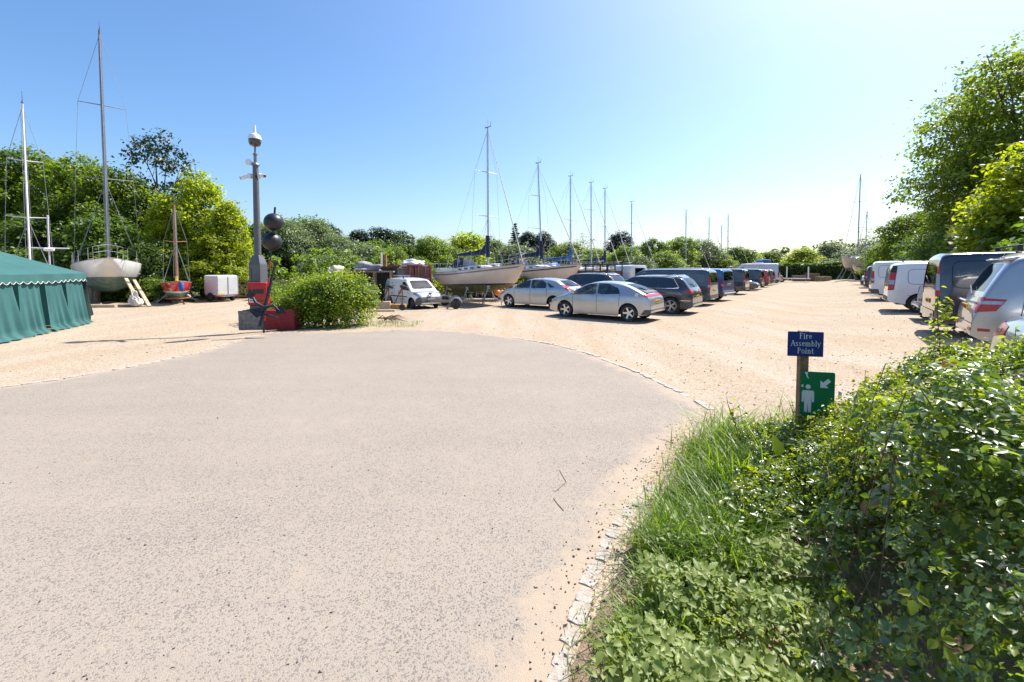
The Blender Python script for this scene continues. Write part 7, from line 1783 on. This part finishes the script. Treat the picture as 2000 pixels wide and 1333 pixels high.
gs = plate('green_sign', 'green assembly point sign with white arrow and figures on the timber post', .115, zg, .285, .42, m_sgreen, -.044, R(-13), .018)
ac = (.175, zg + .10)
def flat(pts, nm='pictogram', y=-.0455, mat=m_swhite):
    MB().add([(a, y, b) for a, b in pts], [tuple(range(len(pts)))]).build(nm, mat, gs)
s_ = .052
rot45 = lambda P: [(ac[0] + (a * math.cos(R(45)) - b * math.sin(R(45))) * s_, ac[1] + (a * math.sin(R(45)) + b * math.cos(R(45))) * s_) for a, b in P]
flat(rot45([(-1.05, 0), (-.1, .95), (-.1, .36), (1.0, .36), (1.0, -.36), (-.1, -.36), (-.1, -.95)]), 'arrow')
def figure(cx, cz, k):
    flat([(cx + .022 * k * math.cos(a), cz + .075 * k + .022 * k * math.sin(a)) for a in np.linspace(0, 6.28, 13)[:-1]])
    flat([(cx - .045 * k, cz + .04 * k), (cx + .045 * k, cz + .04 * k), (cx + .052 * k, cz + .02 * k), (cx + .052 * k, cz - .07 * k), (cx + .034 * k, cz - .07 * k), (cx + .03 * k, cz), (cx + .03 * k, cz - .17 * k), (cx + .004, cz - .17 * k), (cx, cz - .07 * k), (cx - .004, cz - .17 * k), (cx - .03 * k, cz - .17 * k), (cx - .03 * k, cz), (cx - .034 * k, cz - .07 * k), (cx - .052 * k, cz - .07 * k), (cx - .052 * k, cz + .02 * k)])
figure(.035, zg - .01, 1.0)
flat([(-.022, zg + .06), (-.006, zg + .06), (-.006, zg + .085), (-.022, zg + .085)]); flat([(0.0, zg + .205), (.03, zg + .205), (.028, zg + .175), (.04, zg + .14), (.022, zg + .155), (.012, zg + .185)])
flat(rot45([(-.4, -3.4), (.7, -2.3), (.9, -2.9), (.2, -3.6)]), 'pictogram')

# ================================================================== BRAMBLES, GRASS
L_br = leaf_mat('bramble leaf', (.045, .090, .022), (.095, .150, .034), .36, .30, .6)
L_br2 = leaf_mat('light bramble leaf', (.085, .150, .030), (.140, .200, .045), .42, .34, .6)
L_dead = leaf_mat('withered leaf', (.14, .08, .04), (.22, .13, .06), .3, .6, .3, (1.3, 1., .6))
L_bry = leaf_mat('young bramble leaf', (.110, .165, .014), (.190, .225, .020), .5, .4, .5)
L_haw = leaf_mat('hawthorn leaf', (.095, .150, .014), (.190, .220, .022), .45, .3, .6)
L_grass = leaf_mat('grass blade', (.055, .125, .012), (.150, .215, .018), .45, .4, .35)
L_nett = leaf_mat('soft leaf', (.160, .220, .060), (.260, .310, .095), .42, .45, .4, (1.6, 1.6, .5))  # pale yellow-green leaf, lightened further to carry a lens-flare wash
m_cane = M('bramble cane', (.10, .045, .035), .7, ns=20, na=.4); m_dry = M('dry stalk', (.26, .19, .13), .9, ns=20, na=.3)
E0, ED, EN = np.array((.14, 2.03)), np.array((.503, .864)), np.array((.864, -.503))
def bush_h(x, y):
    """height of the bramble bank above the ground"""
    e = (x - E0[0]) * EN[0] + (y - E0[1]) * EN[1]
    near = .25 * smooth(.15, .55, e) + 1.08 * smooth(1.12, 1.46, e); far = (.05 + .35 * e + .34 * np.maximum(0, e - 1.25)) * smooth(.05, .6, e); f_ = smooth(2.65, 3.4, y)
    yb = 4.5 - .55 * np.maximum(0, x - 2.3); back = 1 - smooth(yb - .25, yb + .3, y); wob = 1 + .10 * np.sin(3.1 * x + 1.3 * y) + .08 * np.sin(5.7 * y - 2.2 * x + 1)
    return np.clip(near * (1 - f_) + far * f_, 0, 1.36) * back * wob
def hnorm(x, y):
    d = .05; gx_ = (bush_h(x + d, y) - bush_h(x - d, y)) / (2 * d); gy_ = (bush_h(x, y + d) - bush_h(x, y - d)) / (2 * d)
    return unit(np.stack([-gx_, -gy_, np.ones_like(gx_)], -1))
def leaflet(l, w, fold, nseg=5, tooth=.10):
    """toothed blade along +x, folded along the midrib and a little arched: verts, tris"""
    xs = np.linspace(0, 1, nseg + 1); mid = [(x * l, 0, -.12 * l * x * x) for x in xs]; V_ = list(mid); T_ = []
    for sg in (1, -1):
        k = len(V_); ring = []
        for i, x in enumerate(xs[1:-1]):
            hw_ = w * math.sin(math.pi * x ** .75) * (1 + tooth * (1 if i % 2 else -1)); ring.append((x * l + .02 * l, sg * hw_, fold * hw_ - .12 * l * x * x))
        V_ += ring; idx = [0] + list(range(k, k + len(ring))) + [nseg]
        for i in range(nseg):
            a, b, c, d = i, i + 1, idx[i + 1], idx[i]
            for tr_ in ((a, b, c), (a, c, d)):
                if len(set(tr_)) == 3: T_.append(tr_ if sg > 0 else tr_[::-1])
    return np.array(V_), np.array(T_)
def compound(kind, seg=7):
    """a whole leaf: three leaflets on short stalks, or one simple blade"""
    Vs, Ts, k = [], [], 0
    spec = {'three': ((0, .30, .78, .235), (1.2, .10, .62, .19), (-1.2, .10, .62, .19)), 'five': ((0, .3, .72, .2), (.85, .2, .6, .17), (-.85, .2, .6, .17), (1.75, .1, .45, .14), (-1.75, .1, .45, .14)), 'one': ((0, 0, 1, .36),)}[kind]
    for a, o_, l, w in spec:
        V_, T_ = leaflet(l, w, .48, seg, .13 if seg > 4 else .05); V_ = V_ + np.array((o_, 0, 0)); c, s2 = math.cos(a), math.sin(a)
        V_ = np.column_stack([V_[:, 0] * c - V_[:, 1] * s2, V_[:, 0] * s2 + V_[:, 1] * c, V_[:, 2]]); Vs.append(V_); Ts.append(T_ + k); k += len(V_)
    V_ = np.concatenate(Vs); V_[:, 0] -= .1; return V_, np.concatenate(Ts)
LEAF = {k: compound(k) for k in ('three', 'five', 'one')}; LEAF_LO = {k: compound(k, 4 if k != 'five' else 3) for k in LEAF}
def frames(nn, rg, droop=.25):
    d = rg.normal(0, 1, nn.shape); d[:, 2] -= droop; d = unit(d - nn * (d * nn).sum(1, keepdims=True)); return d, np.cross(nn, d)
def leaf_mass(name, P, nn, size, kind, mat, rg, parent):
    d, s2 = frames(nn, rg); V0, T0 = LEAF_LO[kind]
    V_ = P[:, None] + (V0[None, :, 0:1] * d[:, None] + V0[None, :, 1:2] * s2[:, None] + V0[None, :, 2:3] * nn[:, None]) * size[:, None, None]
    T_ = (T0[None] + (np.arange(len(P)) * len(V0))[:, None, None]).reshape(-1, 3)
    o = link_mesh(name, np_mesh(name, V_.reshape(-1, 3), tris=T_, mat=mat), parent); o['kind'] = 'stuff'; return o
def leaf_parts(P, nn, size, kind, mat, rg, parent, name='leaf'):
    d, s2 = frames(nn, rg); V0, T0 = LEAF[kind]; me = np_mesh(name, V0, tris=T0, mat=mat)
    for p, a, b, c, s_ in zip(P, d, s2, nn, size):
        o = link_mesh(name, me, parent); m = Matrix(((a[0], b[0], c[0], 0), (a[1], b[1], c[1], 0), (a[2], b[2], c[2], 0), (0, 0, 0, 1)))
        o.matrix_local = Matrix.Translation(p) @ m @ Matrix.Scale(s_, 4)
rgb_ = np.random.default_rng(77)
def sample_bank(n_, x0, x1, y0, y1, inner=.22, hmin=.1):
    x = rgb_.uniform(x0, x1, n_ * 9); y = rgb_.uniform(y0, y1, n_ * 9); h = bush_h(x, y); nn = hnorm(x, y)
    keep = (h > hmin) & ((x < 1.28 * y + .25) | (rgb_.random(n_ * 9) < .55)) & (rgb_.random(n_ * 9) < np.clip(.35 / np.maximum(nn[:, 2], .12), 0, 1)); x, y, h, nn = x[keep][:n_], y[keep][:n_], h[keep][:n_], nn[keep][:n_]
    P = np.column_stack([x, y, h + .02]); P -= nn * (np.abs(rgb_.normal(0, 1, len(x))) * inner)[:, None]; P[:, 2] = np.maximum(P[:, 2], .03)
    P[:, 2] += ground_z(x, y); return P, unit(nn * .7 + rgb_.normal(0, .42, nn.shape) + np.array((0, 0, .55)))
def inside_e(x, y): return (x - E0[0]) * EN[0] + (y - E0[1]) * EN[1]
bram = thing('bramble_bush', 'large bramble bank with toothed leaves beside the sign post', 'bramble', (0, 0, 0))
P, nn = sample_bank(30000, .5, 5.8, .5, 4.9, .22)
e_ = inside_e(P[:, 0], P[:, 1]); f_ = smooth(2.5, 3.5, P[:, 1]); dens = smooth(1.0, 1.25, e_) * (1 - f_) + smooth(.45, .85, e_) * f_
hol = np.sin(4.3 * P[:, 0] + 2.1 * P[:, 2]) * np.sin(3.9 * P[:, 1] + 3.3 * P[:, 2] + 1) + .5 * np.sin(9 * P[:, 0] - 7 * P[:, 1] + 6 * P[:, 2])
dens *= np.where(nn[:, 2] > .0, 1, 1) * np.clip(.70 + .75 * hol, .08, 1) * (1 - .35 * (1 - f_) * smooth(1.1, 1.2, e_) * (1 - smooth(1.5, 1.6, e_)))
k_ = rgb_.random(len(P)) < dens; P, nn = P[k_], nn[k_]
size = rgb_.uniform(.028, .085, len(P)) * np.where(rgb_.random(len(P)) < .10, 1.6, 1.0); kk = rgb_.random(len(P))
dist = np.linalg.norm(P - np.array((0, 0, CAMH)), axis=1); size *= np.clip(dist / 2.9, .5, 1); vis = (P[:, 1] > .9) & (np.abs(P[:, 0] / P[:, 1]) < 1.17) & (bush_h(P[:, 0], P[:, 1]) - P[:, 2] < .05)
order = np.argsort(-(size / dist) * vis); big = np.zeros(len(P), bool); big[order[:300]] = True
for m_, sel in ((L_br, (kk < .62)), (L_br2, (kk >= .62) & (kk < .80)), (L_bry, (kk >= .80) & (kk < .988)), (L_dead, kk >= .988)):
    a = sel & big; b = sel & ~big
    leaf_parts(P[a], nn[a], size[a], 'three', m_, rgb_, bram)
    c = b & (rgb_.random(len(P)) < .35)
    leaf_mass('foliage', P[b & ~c], nn[b & ~c], size[b & ~c], 'three', m_, rgb_, bram); leaf_mass('foliage', P[c], nn[c], size[c], 'five', m_, rgb_, bram)
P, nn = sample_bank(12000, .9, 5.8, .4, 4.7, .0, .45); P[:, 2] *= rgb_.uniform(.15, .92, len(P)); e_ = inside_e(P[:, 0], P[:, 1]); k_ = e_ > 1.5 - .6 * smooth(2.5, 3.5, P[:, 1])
leaf_mass('inner_foliage', P[k_], nn[k_], rgb_.uniform(.035, .065, k_.sum()), 'one', L_oakd, rgb_, bram)  # dark leaves added deep in the bank to make its interior darker
# small-leaved thorn growing through the top and back
P, nn = sample_bank(14000, 1.6, 5.5, 2.5, 4.9, .12, .3); P[:, 2] += rgb_.uniform(-.03, .08, len(P))
leaf_mass('thorn_foliage', P, unit(nn + rgb_.normal(0, .5, nn.shape)), rgb_.uniform(.016, .036, len(P)), 'one', L_haw, rgb_, bram)
# arching canes
for k in range(40):
    x, y = rgb_.uniform(1.3, 4.6), rgb_.uniform(1.6, 3.4); h = float(bush_h(np.array(x), np.array(y)))
    if h < .5 or x > 1.2 * y: continue
    a = rgb_.uniform(2.4, 4.6); l = rgb_.uniform(.25, .5); up_ = rgb_.uniform(.02, .07)
    cp_ = [(x + l * t_ * math.cos(a), y + l * t_ * math.sin(a), h - .10 + (.10 + up_) * math.sin(min(t_, .5) * math.pi) - .25 * max(0, t_ - .5) ** 1.5) for t_ in np.linspace(0, 1, 8)]
    cp_ = [(a_, b_, min(c_, float(bush_h(np.array(a_), np.array(b_))) + .05)) for a_, b_, c_ in cp_]
    MB().tube(cp_, list(np.linspace(.0026, .0010, 8)), 5, caps=False).build('cane', m_cane if k % 3 else m_dry, bram)
# dry stalks in the shade at the front
for k in range(26):
    x, y = rgb_.uniform(1.3, 2.2), rgb_.uniform(1.5, 2.6); l = rgb_.uniform(.25, .6); a = rgb_.uniform(0, 6.28)
    if x > 1.15 * y: continue
    MB().tube([(x, y, .05), (x + .10 * math.cos(a), y + .10 * math.sin(a), l * .6), (x + .2 * math.cos(a), y + .2 * math.sin(a), l)], [.0025, .002, .001], 4, caps=False).build('dry_stalk', m_dry, bram)
# pale soft leaves of the carpet in front
nv = thing('nettle_patch', 'pale soft-leaved plants spreading in front of the bramble bank', 'plants', (0, 0, 0))
n_ = 6200; x = rgb_.uniform(.35, 2.3, n_); y = rgb_.uniform(1.2, 3.1, n_); e_ = inside_e(x, y); ok = (e_ > .30) & (e_ < 1.22) & (rgb_.random(n_) < smooth(.2, .55, e_) * (1 - .8 * smooth(2.35, 2.9, y)))
x, y = x[ok], y[ok]; P = np.column_stack([x, y, .04 + rgb_.random(len(x)) ** .7 * (.16 + .12 * np.sin(3 * x + 5 * y) ** 2)]); nn = unit(rgb_.normal(0, .38, P.shape) + np.array((-.05, -.15, 1.)))
sz = rgb_.uniform(.035, .088, len(P)); o_ = np.argsort(-sz)
leaf_parts(P[o_[:280]], nn[o_[:280]], sz[o_[:280]], 'three', L_nett, rgb_, nv); leaf_mass('foliage', P[o_[280:]], nn[o_[280:]], sz[o_[280:]], 'three', L_nett, rgb_, nv)
# white blossom
m_blos = M('white blossom', (.75, .76, .74), .7, ns=20, na=.1)
for k, (u, v, Y, lab) in enumerate(((1970, 1105, 1.45, 'small white flower cluster low in the bramble shade'), (1985, 845, 2.3, 'white flower cluster high in the brambles at the frame edge'), (1955, 870, 2.3, 'small white flower cluster among the bramble leaves'))):
    c = at(u, v, Y); t = thing('blossom', lab, 'flowers', c); 
    for j in range(26):
        q = rgb_.normal(0, 1, 3) * np.array((.028, .02, .022)); mb = MB()
        for a in range(5): an_ = a * 1.257; mb.add([(q[0], q[1], q[2]), (q[0] + .008 * math.cos(an_ - .4), q[1] - .002, q[2] + .008 * math.sin(an_ - .4)), (q[0] + .011 * math.cos(an_), q[1] - .004, q[2] + .011 * math.sin(an_)), (q[0] + .008 * math.cos(an_ + .4), q[1] - .002, q[2] + .008 * math.sin(an_ + .4))], [(0, 1, 2, 3)])
        mb.build('flower', m_blos, t)
# sapling spray rising before the black van
sp0 = at(1836, 725, 3.55); sap = thing('sapling', 'thin leafy sapling spray rising above the brambles before the black van', 'sapling', (sp0.x, sp0.y, sp0.z - .5))
def spray(root, base, tip, n_lf, size, mat, seed, side=5):
    rg2 = np.random.default_rng(seed); base, tip = np.array(base), np.array(tip); st = [base + (tip - base) * t_ + np.array((.03 * math.sin(t_ * 5), 0, 0)) for t_ in np.linspace(0, 1, 7)]
    MB().tube(st, list(np.linspace(.007, .002, 7)), 5, caps=False).build('stem', m_cane, root); P = []
    for k in range(side):
        t_ = .15 + .8 * k / side; s0 = base + (tip - base) * t_; a = rg2.uniform(0, 6.28); e = s0 + np.array((math.cos(a) * .17, math.sin(a) * .12, .07)) * (1.3 - t_)
        MB().tube([s0, e], [.004, .0015], 4, caps=False).build('twig', m_cane, root); P.append(s0 + (e - s0) * np.linspace(.2, 1.1, max(3, n_lf // side))[:, None])
    P.append(base + (tip - base) * np.linspace(.3, 1.03, 10)[:, None]); P = np.concatenate(P) + rg2.normal(0, .012, (sum(map(len, P)), 3))
    nn = unit(rg2.normal(0, .5, P.shape) + np.array((0, -.1, .8))); leaf_parts(P, nn, rg2.uniform(size * .7, size * 1.25, len(P)), 'one', mat, rg2, root)
top_ = at(1838, 570, 3.55)
spray(sap, (0, 0, 0), (top_.x - sp0.x, 0, top_.z - sp0.z + .5), 260, .036, L_bry, 5, 28)
for k, (u0, v0, u1, v1, Y, lab) in enumerate(((1440, 850, 1425, 775, 4.2, 'thin leafy shoot standing alone before the sign post'), (1900, 760, 1885, 665, 3.4, 'leafy bramble shoot above the brambles beside the pale hatchback'), (1975, 730, 1992, 640, 3.2, 'leafy shoot at the frame edge over the pale hatchback'), (1690, 800, 1696, 730, 3.9, 'short leafy shoot beside the green sign'), (1760, 790, 1800, 712, 3.7, 'leaning leafy shoot below the sapling'))):
    a, b = at(u0, v0, Y), at(u1, v1, Y); t = thing('leafy_shoot', lab, 'plant', (a.x, a.y, a.z - .15)); spray(t, (0, 0, 0), (b.x - a.x, 0, b.z - a.z + .15), 26, .045, L_bry if k else L_haw, 60 + k, 4)
# broad dock leaves in the grass
dk = thing('dock_plant', 'broad bright dock leaves standing in the long grass', 'plant', (*gp(1500, 985), 0))
lf_me = np_mesh('leaf', LEAF['one'][0], tris=LEAF['one'][1], mat=L_bry)
for (dx, dz_, a, t_, s_) in ((0, .30, .2, .3, .16), (.06, .42, 1.3, 1.1, .17), (-.08, .25, 2.6, .5, .15), (.02, .2, -.6, .4, .14)):
    o = link_mesh('leaf', lf_me, dk); o.location = (dx, 0, dz_); o.rotation_euler = (.5, -t_, a); o.scale = (s_, s_, s_)
# grass
def blades(P, H_, w, rg, lean=.5, n_=4):
    m_ = len(P); a = rg.uniform(0, 6.28, m_); L_ = rg.uniform(.3, 1.2, m_) * lean; d = np.stack([np.cos(a), np.sin(a)], 1); s2 = np.stack([-d[:, 1], d[:, 0]], 1); V_ = []
    for i in range(n_ + 1):
        t_ = i / n_; c = np.column_stack([P[:, :2] + d * (L_ * H_ * t_ ** 1.8)[:, None], P[:, 2] + H_ * t_ * (1 - .38 * L_ * t_)]); ww = np.full((m_, 1), w * (1 - t_ ** 1.5) + .0006)
        V_ += [np.column_stack([c[:, :2] + s2 * ww, c[:, 2]]), np.column_stack([c[:, :2] - s2 * ww, c[:, 2]])]
    V_ = np.stack(V_, 1); k = np.arange(m_)[:, None] * (2 * n_ + 2); Q_ = np.concatenate([k + np.array([[2 * i, 2 * i + 1, 2 * i + 3, 2 * i + 2]]) for i in range(n_)], 0)
    return V_.reshape(-1, 3), Q_
def tufts(spec, rg):
    P, H_ = [], []
    for x, y, r_, n_, h in spec:
        q = rg.normal(0, r_, (n_, 2)); P.append(np.column_stack([x + q[:, 0], y + q[:, 1], .01 + ground_z(x + q[:, 0], y + q[:, 1])])); H_.append(h * rg.uniform(.55, 1.15, n_))
    return np.concatenate(P), np.concatenate(H_)
sp_ = []
for (u, v, n_, h, r_) in ((1420, 880, 260, .42, .16), (1480, 900, 300, .48, .16), (1380, 900, 170, .30, .12), (1455, 960, 260, .45, .15), (1520, 930, 240, .42, .15), (1350, 930, 110, .22, .10), (1400, 990, 160, .32, .12), (1310, 985, 90, .16, .08), (1330, 1030, 150, .26, .10), (1300, 1090, 280, .30, .11), (1360, 1110, 320, .34, .11), (1420, 1080, 260, .36, .12), (1330, 1180, 220, .26, .09), (1270, 1250, 200, .20, .07), (1250, 1330, 220, .2, .07), (1340, 1290, 150, .22, .08), (1450, 1160, 140, .34, .12), (1560, 860, 140, .40, .15), (1600, 1010, 120, .4, .2)):
    x, y = gp(u, v); sp_.append((x, y, r_, n_, h))
rgz = np.random.default_rng(99)
for k in range(135):
    x, y = rgz.uniform(.3, 2.6), rgz.uniform(2.0, 4.7); e_ = float(inside_e(np.array(x), np.array(y)))
    if .27 < e_ < .80 + .15 * (y > 3) and math.sin(5.1 * x + 2.2 * y) + math.sin(7.3 * y - 3 * x) > -.75: sp_.append((x, y, rgz.uniform(.03, .08), int(rgz.uniform(15, 60)), (.06 + .36 * min(1, (e_ - .1) / .5)) * rgz.uniform(.55, 1.2) * (.75 + .25 * (y > 2.9))))
rgg = np.random.default_rng(88); P, Hh = tufts(sp_, rgg); V_, Q_ = blades(P, Hh * 1.22, .0056, rgg, 1.0)
tag(link_mesh('grass', np_mesh('grass', V_, Q_, mat=L_grass)), 'long green grass along the edge of the drive', kind='stuff')
fr_ = resample(VE, .05); P = np.column_stack([fr_[rgg.integers(0, len(fr_), 900)] + rgg.normal(0, .09, (900, 2)) + np.array((.10, -.05)), np.full(900, .008)])
V_, Q_ = blades(P, rgg.uniform(.03, .10, 900), .002, rgg, 1.0); tag(link_mesh('grass', np_mesh('grass', V_, Q_, mat=L_under)), 'short sparse grass on the bare soil', kind='stuff')
x = rgg.uniform(-5.4, -3.2, 500); y = rgg.uniform(14.2, 15.8, 500); V_, Q_ = blades(np.column_stack([x, y, np.zeros(500)]), rgg.uniform(.04, .14, 500), .006, rgg, .8)
tag(link_mesh('grass', np_mesh('grass', V_, Q_, mat=L_under)), 'thin grass beside the bush foot', kind='stuff')
# dead leaves on the soil
P = np.column_stack([fr_[rgg.integers(0, len(fr_), 500)] + rgg.normal(0, .12, (500, 2)) + np.array((.16, -.09)), np.full(500, .03)]); V_, T_ = leaves(P, .016, rgg, 1.5)
tag(link_mesh('litter', np_mesh('litter', V_, tris=T_, mat=M('dead leaf', (.20, .12, .07), .9, ns=30, na=.4))), 'brown dead leaves on the soil at the grass edge', kind='stuff')
